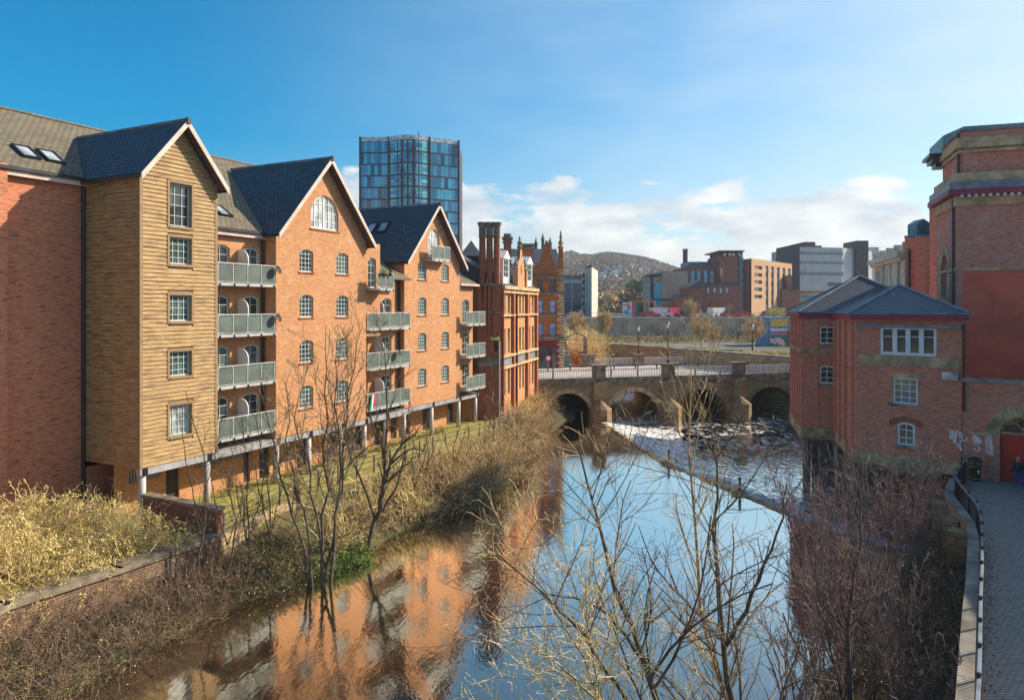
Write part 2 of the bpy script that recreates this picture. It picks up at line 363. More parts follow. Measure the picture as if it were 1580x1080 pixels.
def arch(a0, a1, z0, z1, rise, n=8):
    """opening with a flat foot and an arched head (rise = height of the head)"""
    if rise <= 0: return [(a0, z0), (a1, z0), (a1, z1), (a0, z1)]
    w_ = (a1 - a0) / 2; R = (w_ * w_ + rise * rise) / (2 * rise); cz = z1 - R; c = (a0 + a1) / 2; t0 = math.asin(min(1, w_ / R))
    if rise > w_: t0 = math.pi - t0
    return [(a0, z0), (a1, z0)] + [(c + R * math.sin(t0 - 2 * t0 * i / n), cz + R * math.cos(t0 - 2 * t0 * i / n)) for i in range(n + 1)]
def window(fr, b, a0, a1, z0, z1, parent, rise=0, nx=3, nz=4, frame='white_paint', pane='glass_dark', fw=.07, bw=.03, name='window', sill=None, label=None, mid=False):
    """window set in an opening: frame and glazing bars, with the pane as its child; b = where the frame's face lies"""
    o = MB(); out = arch(a0, a1, z0, z1, rise); cx = (a0 + a1) / 2; cz = (z0 + z1) / 2
    k = len(out)
    inn = [(cx + (p[0] - cx) * (1 - 2 * fw / (a1 - a0)), cz + (p[1] - cz) * (1 - 2 * fw / (z1 - z0))) for p in out]
    o.wall(fr, b, out, [inn], .05)
    def top(a):
        if rise <= 0: return z1 - fw
        w_ = (a1 - a0) / 2; R = (w_ * w_ + rise * rise) / (2 * rise); return z1 - fw * .6 - R + math.sqrt(max(0, R * R - (a - cx) ** 2))
    for i in range(1, nx):
        a = a0 + (a1 - a0) * i / nx; ww = bw * (2.4 if mid and nx % 2 == 0 and i == nx // 2 else 1); o.box(fr, a - ww / 2, a + ww / 2, b - .045, b - .008, z0 + fw * .5, top(a))
    for j in range(1, nz):
        z = z0 + (z1 - z0) * j / nz; ha = (a1 - a0) / 2 - fw * .5
        if rise > 0 and z > z1 - rise: 
            w_ = (a1 - a0) / 2; R = (w_ * w_ + rise * rise) / (2 * rise); ha = min(ha, math.sqrt(max(0, R * R - (z - (z1 - R)) ** 2)) - fw * .5)
        o.box(fr, cx - ha, cx + ha, b - .04, b - .012, z - bw / 2, z + bw / 2)
    if sill: o.box(fr, a0 - .08, a1 + .08, b - .05, b + sill[1], z0 - sill[0], z0 - .003, 1)
    f = o.build(name, [frame] + ([sill[2]] if sill else []), parent)
    if label: f['label'] = label
    p = MB(); 
    pts = [fr(q[0], b - .05, q[1]) for q in out]
    p.poly(pts, 0, fr.n3); p.build('pane', pane, f)
    return f
GL = ['glass_dark', 'glass_green', 'glass_green', 'glass_dark', 'glass_curtain']
# ------------------------------------------------------------------ twig helpers (numpy)
def tubes_np(pls, rads, sides=3):
    """pls (N,k,3), rads (N,k) -> verts, quads"""
    N_, k, _ = pls.shape
    t = np.gradient(pls, axis=1); t /= np.linalg.norm(t, axis=2, keepdims=True) + 1e-9
    ref = np.zeros_like(t); ref[..., 0] = .31; ref[..., 1] = .9; ref[..., 2] = .3
    u = np.cross(t, ref); u /= np.linalg.norm(u, axis=2, keepdims=True) + 1e-9; v = np.cross(t, u)
    ang = np.arange(sides) * 2 * np.pi / sides
    ring = pls[:, :, None, :] + rads[:, :, None, None] * (u[:, :, None, :] * np.cos(ang)[None, None, :, None] + v[:, :, None, :] * np.sin(ang)[None, None, :, None])
    verts = ring.reshape(-1, 3)
    base = (np.arange(N_) * k * sides)[:, None, None] + (np.arange(k - 1) * sides)[None, :, None]
    j = np.arange(sides)[None, None, :]; jn = (np.arange(sides) + 1) % sides
    a = base + j; b = base + jn[None, None, :]
    q = np.stack([a, b, b + sides, a + sides], -1).reshape(-1, 4)
    return verts, q
def np_mesh(name, parts, mats, parent=None, smooth=False):
    """parts: list of (verts, quads, material index)"""
    o0 = np.array(wloc(parent)) if parent is not None else np.zeros(3)
    V = []; Q = []; M = []; k = 0
    for v, q, m in parts:
        if len(v) == 0: continue
        V.append(v - o0); Q.append(q + k); M.append(np.full(len(q), m, np.int32)); k += len(v)
    V = np.concatenate(V).astype(np.float32); Q = np.concatenate(Q).astype(np.int32); M = np.concatenate(M)
    me = bpy.data.meshes.new(name); me.vertices.add(len(V)); me.vertices.foreach_set('co', V.ravel())
    me.loops.add(Q.size); me.loops.foreach_set('vertex_index', Q.ravel())
    me.polygons.add(len(Q)); me.polygons.foreach_set('loop_start', np.arange(0, Q.size, 4, dtype=np.int32))
    me.polygons.foreach_set('loop_total', np.full(len(Q), 4, np.int32)); me.polygons.foreach_set('material_index', M)
    if smooth: me.polygons.foreach_set('use_smooth', np.ones(len(Q), bool))
    for x in (mats if isinstance(mats, (list, tuple)) else [mats]): me.materials.append(MATS[x])
    me.update(calc_edges=True)
    o = bpy.data.objects.new(name, me); link(o, parent); return o
def resample(pts, k):
    pts = np.array([tuple(p) for p in pts], float); d = np.r_[0, np.cumsum(np.linalg.norm(np.diff(pts, axis=0), axis=1))]
    s = np.linspace(0, d[-1], k); return np.stack([np.interp(s, d, pts[:, i]) for i in range(3)], 1)
def spawn(pl, rad, rate, rng, t0=.15, t1=1., ratio=.55, ang=45, up=.25, k=5, wob=.10, rr=.5, minlen=.15, maxlen=9, taper=.55, flat=None):
    """side branches off every polyline: rate per metre of parent"""
    Ls = np.linalg.norm(np.diff(pl, axis=1), axis=2).sum(1); n = np.maximum(1, rng.poisson(Ls * rate)); idx = np.repeat(np.arange(len(pl)), n)
    t = rng.uniform(t0, t1, len(idx)); kk = pl.shape[1]; f = t * (kk - 1); i0 = np.minimum(f.astype(int), kk - 2); fr = (f - i0)[:, None]
    p = pl[idx, i0] * (1 - fr) + pl[idx, i0 + 1] * fr; tg = pl[idx, i0 + 1] - pl[idx, i0]; tg /= np.linalg.norm(tg, axis=1, keepdims=True) + 1e-9
    rp = rad[idx, i0] * (1 - fr[:, 0]) + rad[idx, i0 + 1] * fr[:, 0]
    r_ = rng.normal(size=(len(idx), 3)); perp = np.cross(tg, r_); perp /= np.linalg.norm(perp, axis=1, keepdims=True) + 1e-9
    a = np.radians(ang * rng.uniform(.65, 1.25, len(idx)))[:, None]; d = tg * np.cos(a) + perp * np.sin(a)
    ln = np.clip(Ls[idx] * ratio * (1 - t * .55) * rng.uniform(.55, 1.25, len(idx)), minlen, maxlen)
    out = np.empty((len(idx), k, 3)); out[:, 0] = p; st = (ln / (k - 1))[:, None]
    bend = rng.normal(size=(len(idx), 3)) * wob
    for j in range(1, k):
        d = d + bend + rng.normal(size=d.shape) * wob * .7; d[:, 2] += up * .35; d /= np.linalg.norm(d, axis=1, keepdims=True); out[:, j] = out[:, j - 1] + d * st
    r0 = np.minimum(rp * rr * rng.uniform(.7, 1.1, len(idx)), rp * .9); ro = r0[:, None] * (1 - (1 - (1 - taper)) * np.linspace(0, 1, k)[None] ** 1.0 * 1)
    ro = r0[:, None] * np.linspace(1, 1 - taper, k)[None]
    return out, ro
def leaves_np(pts, size, rng, flat=.0):
    n = len(pts); a = rng.normal(size=(n, 3)); a[:, 2] *= (1 - flat); a /= np.linalg.norm(a, axis=1, keepdims=True) + 1e-9
    b = np.cross(a, rng.normal(size=(n, 3))); b /= np.linalg.norm(b, axis=1, keepdims=True) + 1e-9
    s = (size * rng.uniform(.5, 1.3, n))[:, None]; a = a * s; b = b * s * .55
    v = np.stack([pts - a, pts + b * .9 - a * .1, pts + a, pts - b * .9 + a * .1], 1).reshape(-1, 3)
    return v, np.arange(n * 4).reshape(-1, 4)
# =============================================================== the riverside row (left)
H = CAMZ
d_, n_ = (.4472, .8944), (.8944, -.4472)
ROW = Fr(0, 0, d_[0], d_[1])
def rowpt(s, o, z=0): return ROW(s, o, z)
def sfr(o): return ROW           # offsets are absolute: b = o
WT, WM, WB = -30.5, -31.5, -31.0
def roof_slab(mb, pts, m=0, th=.12):
    pts = [Vector(p) for p in pts]; mb.prism(pts, (0, 0, -th), m)
def gable_roof(parent, s0, s1, of, ob, ze, za, zb=None, over=.35, mat='slate', eo=0, eback=None):
    """two slopes of a gable facing the river: eaves at s0/s1, front at offset of, back at ob"""
    c = (s0 + s1) / 2; sl = (za - ze) / (c - s0)
    r = MB(); t = MB(); sf = MB(); fo = .6
    eb = ob if eback is None else eback
    for k, (se, sgn) in enumerate(((s0, -1), (s1, 1))):
        e = se + sgn * over; zz = ze - sl * over
        P = [rowpt(e, of + over, zz), rowpt(c, of + over, za), rowpt(c, ob, za), rowpt(se, eb, ze), rowpt(e, eb + .0, zz)]
        P = [rowpt(e, of + fo, zz + .2), rowpt(c, of + fo, za + .2), rowpt(c, ob, za + .2), rowpt(e, eb, zz + .2)]
        r.poly(P, 0, (0, 0, 1))
        P2 = [p - Vector((0, 0, .16)) for p in P]; sf.poly(P2, 0, (0, 0, -1))
        # barge board along the verge
        a, b = rowpt(e - sgn * .0, of + fo + .012, zz + .22), rowpt(c, of + fo + .012, za + .22)
        dn = Vector((0, 0, -.34)); bk = rowpt(0, -.05, 0)
        t.hexa([a + dn + bk, b + dn + bk, b + dn, a + dn, a + bk, b + bk, b, a], 0)
        # gutter along the eave
        t.box(ROW, e - .06, e + .06, eb + .1, of + fo - .02, zz + .02, zz + .16, 1)
    t.box(ROW, c - .09, c + .09, of + fo - .04, of + fo + .08, za + .0, za + .31, 1)
    rf = r.build('roof', mat, parent); sf.build('soffit', 'soffit', parent); t.build('barge_board', ['barge_board', 'gutter'], parent)
    rd = MB(); rd.tube([rowpt(c, of + fo, za + .22), rowpt(c, ob, za + .22)], .09, 6); rd.build('ridge_tiles', 'lead', rf)
    return rf
def main_roof(parent, s0, s1, oe, ze, oridge=-40.6, zr=H + 10.3, name='roof'):
    r = MB(); sl = (zr - ze) / (oe - oridge); f = .35
    A = [rowpt(s0, oe + f, ze - sl * f + .1), rowpt(s1, oe + f, ze - sl * f + .1), rowpt(s1, oridge, zr + .1), rowpt(s0, oridge, zr + .1)]
    r.poly(A, 0, (0, 0, 1)); r.poly([p - Vector((0, 0, .15)) for p in A], 0, (0, 0, -1))
    B = [rowpt(s0, oridge, zr + .1), rowpt(s1, oridge, zr + .1), rowpt(s1, oridge * 2 - oe, ze), rowpt(s0, oridge * 2 - oe, ze)]
    r.poly(B, 0, (0, 0, 1))
    rf = r.build(name, 'slate_sunlit_lichen', parent)
    g = MB(); g.box(ROW, s0, s1, oe + f, oe + f + .13, ze - sl * f - .02, ze - sl * f + .13, 1); g.box(ROW, s0, s1, oe + f - .16, oe + f - .01, ze - sl * f - .26, ze - sl * f - .02, 0)
    g.build('gutter', ['barge_board', 'gutter'], rf)
    t = MB(); t.tube([rowpt(s0, oridge, zr + .12), rowpt(s1, oridge, zr + .12)], .1, 6); t.build('ridge_tiles', 'slate_sunlit_lichen', rf)
    return rf
def skylight(parent, P, along, up, w_, h_):
    """P: lower left corner on the roof, along/up: unit vectors in the roof plane"""
    n = along.cross(up); n = n if n.z > 0 else -n
    m = MB(); g = MB(); t = .09
    def q(x, y, z): return P + along * x + up * y + n * z
    for x0, x1, y0, y1 in ((0, w_, 0, t), (0, w_, h_ - t, h_), (0, t, t, h_ - t), (w_ - t, w_, t, h_ - t)):
        m.hexa([q(x0, y0, -.02), q(x1, y0, -.02), q(x1, y1, -.02), q(x0, y1, -.02), q(x0, y0, .12), q(x1, y0, .12), q(x1, y1, .12), q(x0, y1, .12)])
    f = m.build('skylight', 'pipe_black', parent)
    g.poly([q(t, t, .07), q(w_ - t, t, .07), q(w_ - t, h_ - t, .07), q(t, h_ - t, .07)], 0, n); g.build('pane', 'glass_curtain', f)
def back_block(mb, s0, s1, of, ob, z0, z1, m=0, flush=0):
    """side and back walls of a block"""
    for s_, nn in ((s0, -1), (s1, 1)):
        mb.poly([rowpt(s_, of, z0), rowpt(s_, ob, z0), rowpt(s_, ob, z1), rowpt(s_, of, z1)], m, Vector((d_[0] * nn, d_[1] * nn, 0)))
    mb.poly([rowpt(s0, ob, z0), rowpt(s1, ob, z0), rowpt(s1, ob, z1), rowpt(s0, ob, z1)], m, (-n_[0], -n_[1], 0))
def balcony(parent, s0, s1, oback, ofront, zf, panels, deco=None, end=1):
    """slab, metal railing, and obscured glass panels"""
    b = MB(); b.box(ROW, s0, s1, oback - .02, ofront, zf - .16, zf, 0)
    for i in range(panels + 1):
        s_ = s0 + .15 + (s1 - s0 - .3) * i / panels; b.box(ROW, s_ - .05, s_ + .05, ofront + .003, ofront + .03, zf - .22, zf - .04, 1)
    o = b.build('balcony', ['rail_metal', 'pipe_black'], parent)
    r = MB(); of = ofront - .06
    r.box(ROW, s0 + .02, s1 - .02, of - .03, of + .03, zf + 1.02, zf + 1.08); r.box(ROW, s0 + .05, s1 - .05, of - .015, of + .015, zf + .05, zf + .09)
    for i in range(panels + 1):
        s_ = s0 + .06 + (s1 - s0 - .12) * i / panels; r.box(ROW, s_ - .025, s_ + .025, of - .028, of + .028, zf, zf + 1.02)
    if end: r.box(ROW, s1 - .05, s1 - .02, oback, of - .04, zf + 1.02, zf + 1.07)
    r.build('railing', 'rail_metal', o)
    for i in range(panels):
        a = s0 + .06 + (s1 - s0 - .12) * i / panels + .07; c = s0 + .06 + (s1 - s0 - .12) * (i + 1) / panels - .07
        g = MB(); g.box(ROW, a, c, of - .008, of + .008, zf + .12, zf + .97); g.build('glass_panel', 'glass_balcony', o)
    return o
def screen(parent, s_, oback, ofront, zf):
    """white privacy screen between two balconies, rounded at the top"""
    m = MB(); D = ofront - oback - .2; pts = [(0, zf), (D, zf), (D, zf + 1.35)] + [(D - .55 + .55 * math.cos(t * math.pi / 12), zf + 1.35 + .55 * math.sin(t * math.pi / 12)) for t in range(1, 7)] + [(0, zf + 1.9)]
    m.prism([rowpt(s_, oback + p[0], p[1]) for p in pts], Vector((d_[0], d_[1], 0)) * .05); m.build('privacy_screen', 'white_paint', parent)
def pipe(parent, pts, r=.05, name='drainpipe', mat='pipe_black'):
    m = MB(); m.tube(pts, r, 6); return m.build(name, mat, parent)
def glazed(fr, b, a0, a1, z0, z1, parent, **k):
    k.setdefault('pane', random.choice(GL)); return window(fr, b - .13, a0, a1, z0, z1, parent, **k)
ZF = [H - 6.97, H - 4.2, H - 1.45, H + 1.30]      # floors above the undercroft
ZB = H - 7.55                                       # foot of the brick above the beam
GZ = H - 10.2                                       # ground of the garden
# ---------------------------------------------------- timber clad building with the plain brick wing
B1 = thing('apartment_building', 'apartment building with a weathered timber clad gable on stilts beside a plain red wing', 'building', rowpt(22, -34, GZ))
S0, S1, OW = 22.06, 26.4, -34.65
zt, za = H + 6.4, H + 9.0
tw = []   # openings in the timber front
k = 0
for (v0, v1) in ((284, 350), (367, 408), (455.5, 495.5), (542, 580), (624, 671)):
    a0, zz1 = ROW.at(260.5, v0, WT); a1, _ = ROW.at(294.5, v0, WT); zz0 = ROW.at(277, v1, WT)[1]; zz1 = ROW.at(277, v0, WT)[1]
    tw.append((a0, a1, zz0, zz1))
def clad(mb, fr, b, a0, a1, z0, z1, holes=(), gable=None, pitch=.2):
    """overlapping boards, cut round openings and to the gable"""
    z = z0
    while z < z1 - .01:
        zt_ = min(z + pitch, z1); segs = [(a0, a1)]
        if gable and zt_ > gable[0]:
            f = (gable[1] - zt_) / (gable[1] - gable[0]); c = (a0 + a1) / 2; h = max(.02, (a1 - a0) / 2 * f); segs = [(c - h, c + h)]
        for (h0, h1, y0, y1) in holes:
            if y0 < zt_ - .02 and y1 > z + .02:
                segs = [t for (p, q) in segs for t in ((p, min(q, h0)), (max(p, h1), q)) if t[1] - t[0] > .01]
        for (p, q) in segs:
            # butt joints now and then
            cuts = [p]; x = p
            while x < q - 2.2: x += random.uniform(1.4, 3.4); cuts.append(min(x, q))
            if cuts[-1] < q: cuts.append(q)
            for i in range(len(cuts) - 1):
                x0, x1 = cuts[i] + .004, cuts[i + 1] - .004; t = random.uniform(-.004, .006)
                if x1 - x0 < .02: continue
                mb.hexa([fr(x0, b + .065 + t, z), fr(x1, b + .065 + t, z), fr(x1, b, z), fr(x0, b, z), fr(x0, b + .012 + t, zt_ + .01), fr(x1, b + .012 + t, zt_ + .01), fr(x1, b, zt_ + .01), fr(x0, b, zt_ + .01)])
        z += pitch
m = MB(); base = MB()
zg0 = ZB
base.wall(ROW, WT - .01, [(S0, zg0), (S1, zg0), (S1, zt), ((S0 + S1) / 2, za), (S0, zt)], [arch(*t, 0) for t in tw], .14, 0)
back_block(base, S0 + .01, S1 - .01, WT - .02, OW, zg0, zt)
base.poly([rowpt(S0, WT - .02, zg0), rowpt(S1, WT - .02, zg0), rowpt(S1, OW, zg0), rowpt(S0, OW, zg0)], 0, (0, 0, -1))
base.build('timber_frame', 'timber_trim', B1)
clad(m, ROW, WT, S0 + .08, S1 - .08, zg0, za, [(t[0] - .09, t[1] + .09, t[2] - .09, t[3] + .09) for t in tw], (zt, za))
m.build('timber_front', 'timber', B1)
SL = ROW.side(S0, WT, -1)   # a runs away... side facing -d
SL = Fr(*rowpt(S0, OW, 0).xy, n_[0], n_[1])
m = MB(); clad(m, SL, 0.0, .15, OW * -1 + WT - .08, zg0, zt - .02); m.build('timber_side', 'timber', B1, ); 
SR = Fr(*rowpt(S1, WT, 0).xy, -n_[0], -n_[1])
m = MB(); clad(m, SR, 0.0, .08, 3.0, zg0, zt - .02); m.build('timber_side', 'timber', B1)
m = MB()
for s_ in (S0, S1): m.box(ROW, s_ - .06 if s_ == S0 else s_ - .10, s_ + .10 if s_ == S0 else s_ + .06, WT - .10, WT + .065, zg0 - .02, zt)
for t in tw:   # surrounds
    a0, a1, y0, y1 = t
    m.box(ROW, a0 - .12, a0, WT - .005, WT + .075, y0 - .12, y1 + .12); m.box(ROW, a1, a1 + .12, WT - .005, WT + .075, y0 - .12, y1 + .12)
    m.box(ROW, a0 + .001, a1 - .001, WT - .005, WT + .08, y1 + .002, y1 + .13); m.box(ROW, a0 + .001, a1 - .001, WT - .005, WT + .10, y0 - .13, y0 - .002)
m.build('corner_board', 'timber_trim', B1)
for i, t in enumerate(tw):
    glazed(ROW, WT, *t, B1, nx=4 if i else 3, nz=4, frame='pale_frame', pane=('glass_curtain' if i == 4 else 'glass_green' if i else 'glass_dark'), label='window with a pale curtain drawn behind it' if i == 4 else None)
gable_roof(B1, S0, S1, WT, -38.7, zt, za, eback=-34.9)
# plain brick wing
m = MB(); s8 = 18.35
m.poly([rowpt(s8, OW, GZ), rowpt(S0, OW, GZ), rowpt(S0, OW, zt), rowpt(s8, OW, zt)], 0, ROW.n3)
m.poly([rowpt(s8, OW, GZ), rowpt(s8, OW + .35, GZ), rowpt(s8, OW + .35, zt), rowpt(s8, OW, zt)], 0, (d_[0], d_[1], 0))
m.poly([rowpt(s8, OW + .35, GZ), rowpt(10, OW + .35, GZ), rowpt(10, OW + .35, zt), rowpt(s8, OW + .35, zt)], 0, ROW.n3)
back_block(m, 10, 26.6, OW + .35, -46, GZ, zt)
m.build('brick_wall', 'brick_left', B1)
m = MB(); m.box(ROW, S0 - .02, S1 + 0, OW + .02, OW + .25, GZ, zg0 - .3); m.build('undercroft_wall', 'brick_left', B1)
main_roof(B1, 10, 26.4, OW, zt)
pipe(B1, [rowpt(S0 - .12, OW + .12, GZ), rowpt(S0 - .12, OW + .12, zt - .1)], .09)
sl_ = (10.3 - 6.4) / (40.6 - 34.65); up = (rowpt(0, -1, sl_) - rowpt(0, 0, 0)).normalized(); al = Vector((d_[0], d_[1], 0))
for s_ in (19.6, 20.75):
    skylight(B1, rowpt(s_, OW - .75, zt + sl_ * .75 + .12), al, up, .85, 1.25)
def undercroft(parent, s0, s1, of, cols, grille=(), doors=(), zb=ZB):
    """steel beam on columns, wall behind with dark openings"""
    m = MB(); m.box(ROW, s0, s1, of - .3, of + .02, zb - .36, zb - .03, 0); 
    for c in cols: m.box(ROW, c - .13, c + .13, of + .022, of + .05, zb - .38, zb - .01, 1)
    m.build('steel_beam', ['steel_beam', 'pipe_black'], parent)
    for c in cols:
        q = MB(); q.tube([rowpt(c, of - .2, GZ), rowpt(c, of - .2, zb - .37)], .17, 12); q.build('column', 'column_paint', parent, True)
    ob = of - 1.9
    q = MB(); q.wall(ROW, ob, [(s0, GZ), (s1, GZ), (s1, zb - .02), (s0, zb - .02)], [[(a, GZ + .01), (b, GZ + .01), (b, GZ + 2.1), (a, GZ + 2.1)] for a, b in doors] + [[(a, zb - 1.1), (b, zb - 1.1), (b, zb - .5), (a, zb - .5)] for a, b in grille], .2)
    q.poly([rowpt(s0, of - .02, zb - .031), rowpt(s1, of - .02, zb - .031), rowpt(s1, ob, zb - .031), rowpt(s0, ob, zb - .031)], 1, (0, 0, -1))
    q.build('undercroft_wall', ['brick_orange', 'concrete'], parent)
    for a, b in doors:
        q = MB(); q.box(ROW, a, b, ob - .2, ob - .15, GZ, GZ + 2.1); q.build('door', 'dark_frame', parent)
    for a, b in grille:
        q = MB(); q.box(ROW, a, b, ob - .2, ob - .18, zb - 1.1, zb - .5, 1); n = int((b - a) / .14)
        for i in range(n): x = a + (b - a) * (i + .5) / n; q.box(ROW, x - .03, x + .03, ob - .14, ob - .05, zb - 1.1, zb - .5, 0)
        q.build('grille', ['rail_metal', 'pipe_black'], parent)
undercroft(B1, S0, 30.6, WT, (S0 + .25, 26.0), grille=((22.8, 24.6), (26.6, 30.0)), doors=((24.9, 25.7), (30.0, 30.5)))
# ---------------------------------------------------- middle gabled brick block
B2 = thing('apartment_building', 'middle orange brick apartment block with a tall arched attic window in its gable', 'building', rowpt(31, -34, GZ))
A0, A1 = 30.63, 38.86; ze, za = H + 4.4, H + 9.1
win = []
def rows(us, vs, o):
    out = []
    for (u0, u1) in us:
        for j, (v0, v1) in enumerate(vs):
            pass
    return out
def stdwin(parent, walls, s_c, z_top, w_=1.17, h_=1.37, o=WT):
    walls.append((s_c - w_ / 2, s_c + w_ / 2, z_top - h_, z_top, .16))
ops = []
for u in (473, 528.5):
    sc_, _ = ROW.at(u, 474, WT)
    for j in range(4): stdwin(B2, ops, sc_, H + 3.5 - 2.75 * j)
ac, _ = ROW.at(501.5, 474, WT); archw = (ac - 1.27, ac + 1.27, H + 4.85, H + 6.98, 1.24)
m = MB()
m.wall(ROW, WT, [(A0, ZB), (A1, ZB), (A1, ze), ((A0 + A1) / 2, za), (A0, ze)], [arch(*o_) for o_ in ops] + [arch(*archw, n=16)], .13)
back_block(m, A0, A1, WT, -46, ZB, ze)
m.poly([rowpt(A0, WT, ZB), rowpt(A1, WT, ZB), rowpt(A1, WT - 2, ZB), rowpt(A0, WT - 2, ZB)], 0, (0, 0, -1))
m.build('brick_wall', 'brick_orange', B2)
random.seed(11)
for o_ in ops: window(ROW, WT - .10, o_[0], o_[1], o_[2], o_[3], B2, rise=o_[4], nx=4, nz=5, frame='pale_frame', fw=.085, bw=.035, pane=random.choice(['glass_green', 'glass_green', 'glass_curtain', 'glass_dark']), sill=(.09, .17, 'brick_sill'))
window(ROW, WT - .10, archw[0], archw[1], archw[2], archw[3], B2, rise=archw[4], nx=6, nz=4, fw=.09, bw=.04, mid=True, pane='glass_curtain', sill=(.12, .16, 'brick_sill'), label='tall arched attic window')
gable_roof(B2, A0, A1, WT, -38.7, ze, za, eback=-32.0)
def bay(parent, s0, s1, o, z0, z1, floors, doors, mat='brick_orange', ztops=None):
    m = MB(); ops = []
    for zf in floors:
        for (a, b) in doors: ops.append((a, b, zf + .02, zf + 2.1, .15))
    m.wall(ROW, o, [(s0, z0), (s1, z0), (s1, z1), (s0, z1)], [arch(*q) for q in ops], .13)
    m.build('brick_wall', mat, parent)
    for q in ops: window(ROW, o - .10, q[0], q[1], q[2], q[3], parent, rise=q[4], nx=2, nz=4, frame='pale_frame', fw=.1, pane=random.choice(['glass_green', 'glass_dark', 'glass_dark']), name='glazed_door')
bay(B2, S1 + .05, A0, WM, ZB + .2, ze, ZF, ((27.0, 28.2), (29.15, 30.35)))
for i, zf in enumerate(ZF):
    balcony(B2, S1 + .1, A0 - .02, WM, WT + .02, zf, 4, end=0); screen(B2, 28.75, WM, WT, zf)
main_roof(B2, S1, 40.6, WM, ze)
pipe(B2, [rowpt(A0 - .15, WM + .12, ZB), rowpt(A0 - .15, WM + .12, ze - .1)], .08)
sl2 = (10.3 - 4.4) / (40.6 - 31.5); up2 = (rowpt(0, -1, sl2) - rowpt(0, 0, 0)).normalized()
for s_ in (27.3, 28.4): skylight(B2, rowpt(s_, WM - .9, ze + sl2 * .9 + .12), al, up2, .85, 1.25)
# right half of the block: a narrow full-height bay, then a lower one
random.seed(5)
bay(B2, A1, 40.6, WT - .15, H - 2, ze, [ZF[3]], ((39.25, 40.15),)); 
m = MB(); m.poly([rowpt(40.6, WT - .15, H + 2), rowpt(40.6, -40, H + 2), rowpt(40.6, -40, ze + 2), rowpt(40.6, WT - .15, ze)], 0, (d_[0], d_[1], 0)); m.build('side_wall', 'brick_orange', B2)
bay(B2, A1, 44.03, WM, ZB + .2, H + 2.2, ZF[:3], ((39.25, 40.3), (41.9, 43.1)))
m = MB(); P = [rowpt(40.62, WT + .1, H + 2.1), rowpt(44.0, WT + .1, H + 2.1), rowpt(44.0, -35, H + 4.6), rowpt(40.62, -35, H + 4.6)]; m.prism(P, (0, 0, -.14)); 
m.box(ROW, 40.62, 44.0, WT + .1, WT + .23, H + 1.98, H + 2.12); m.build('lower_roof', 'slate_sunlit_lichen', B2)
b_ = balcony(B2, A1 + .03, 40.8, WT - .15, WT + .95, ZF[3], 2)
for i in range(3): balcony(B2, A1 + .03, 44.0, WM, WT + .1, ZF[i], 4, end=0); screen(B2, 41.1, WM, WT, ZF[i])
pipe(B2, [rowpt(43.85, WM + .12, ZB), rowpt(43.85, WM + .12, H + 2.0)], .08)
undercroft(B2, A0, 44.03, WT, (A0 + .2, 33.5, 36.5, 38.9, 41.3), doors=((31.2, 32.0), (34.3, 35.3), (37.1, 38.2), (39.8, 40.8), (42.2, 43.4)))
# flag hung on the lowest right balcony
fl = thing('hanging_flag', 'small green white and red flag hung over the lowest balcony right of the middle gable', 'flag', rowpt(39.2, WT + .16, ZF[0] + .2))
for j, mt in enumerate(('flag_green', 'white_far', 'flag_red')):
    m = MB(); m.prism([rowpt(39.0 + j * .16, WT + .15 + .03 * j, ZF[0] - .15 + j * .12), rowpt(39.15 + j * .16, WT + .17 + .03 * j, ZF[0] - .05 + j * .1), rowpt(39.35 + j * .17, WT + .15, ZF[0] + .98), rowpt(39.2 + j * .16, WT + .16, ZF[0] + 1.0)], ROW.n3 * .02); m.build('stripe', mt, fl)
# flower boxes on the top right balcony
for j, (a, mt) in enumerate(((39.3, 'leaf_green'), (39.75, 'leaf_yellow'), (40.2, 'leaf_green'))):
    t = thing('planter', 'small flower pot on the top balcony right of the middle gable, %s' % ('nearest the gable', 'with yellow flowers', 'at the outer corner')[j], 'planter', rowpt(a, WT + 1.0, ZF[3] + .85))
    m = MB(); m.lathe(rowpt(a, WT + 1.02, ZF[3] + .82), ((.06, 0), (.1, .18), (.11, .2)), 8); m.build('pot', 'pipe_black', t)
    rng = np.random.default_rng(j); pp = np.array(rowpt(a, WT + 1.02, ZF[3] + 1.1)) + rng.normal(size=(60, 3)) * .09; np_mesh('foliage', [(*leaves_np(pp, .06, rng), 0)], mt, t)
# ---------------------------------------------------- third gabled block
B3 = thing('apartment_building', 'farthest orange brick apartment block, with a small balcony across its arched attic window', 'building', rowpt(45, -34, GZ))
A0, A1 = 44.03, 52.1; ze3, za3 = H + 3.55, H + 8.0; ops = []
for u in (651.5, 687):
    sc_, _ = ROW.at(u, 474, WB)
    for j in range(4): stdwin(B3, ops, sc_, H + 3.5 - 2.75 * j - (.0), 1.15, 1.37)
ops = [(a, b, c - .35, d - .35, e) if i % 4 == 9 else (a, b, c, d, e) for i, (a, b, c, d, e) in enumerate(ops)]
ac = (A0 + A1) / 2; archw = (ac - .85, ac + .85, H + 3.9, H + 6.2, .84)
m = MB(); m.wall(ROW, WB, [(A0, ZB), (A1, ZB), (A1, ze3), ((A0 + A1) / 2, za3), (A0, ze3)], [arch(*o_) for o_ in ops] + [arch(*archw, n=14)], .13)
back_block(m, A0, A1, WB, -46, ZB, ze3); m.poly([rowpt(A0, WB, ZB), rowpt(A1, WB, ZB), rowpt(A1, WB - 2, ZB), rowpt(A0, WB - 2, ZB)], 0, (0, 0, -1)); m.build('brick_wall', 'brick_orange', B3)
for o_ in ops: window(ROW, WB - .10, o_[0], o_[1], o_[2], o_[3], B3, rise=o_[4], nx=4, nz=5, frame='pale_frame', fw=.085, bw=.035, pane=random.choice(['glass_green', 'glass_green', 'glass_dark']), sill=(.09, .17, 'brick_sill'))
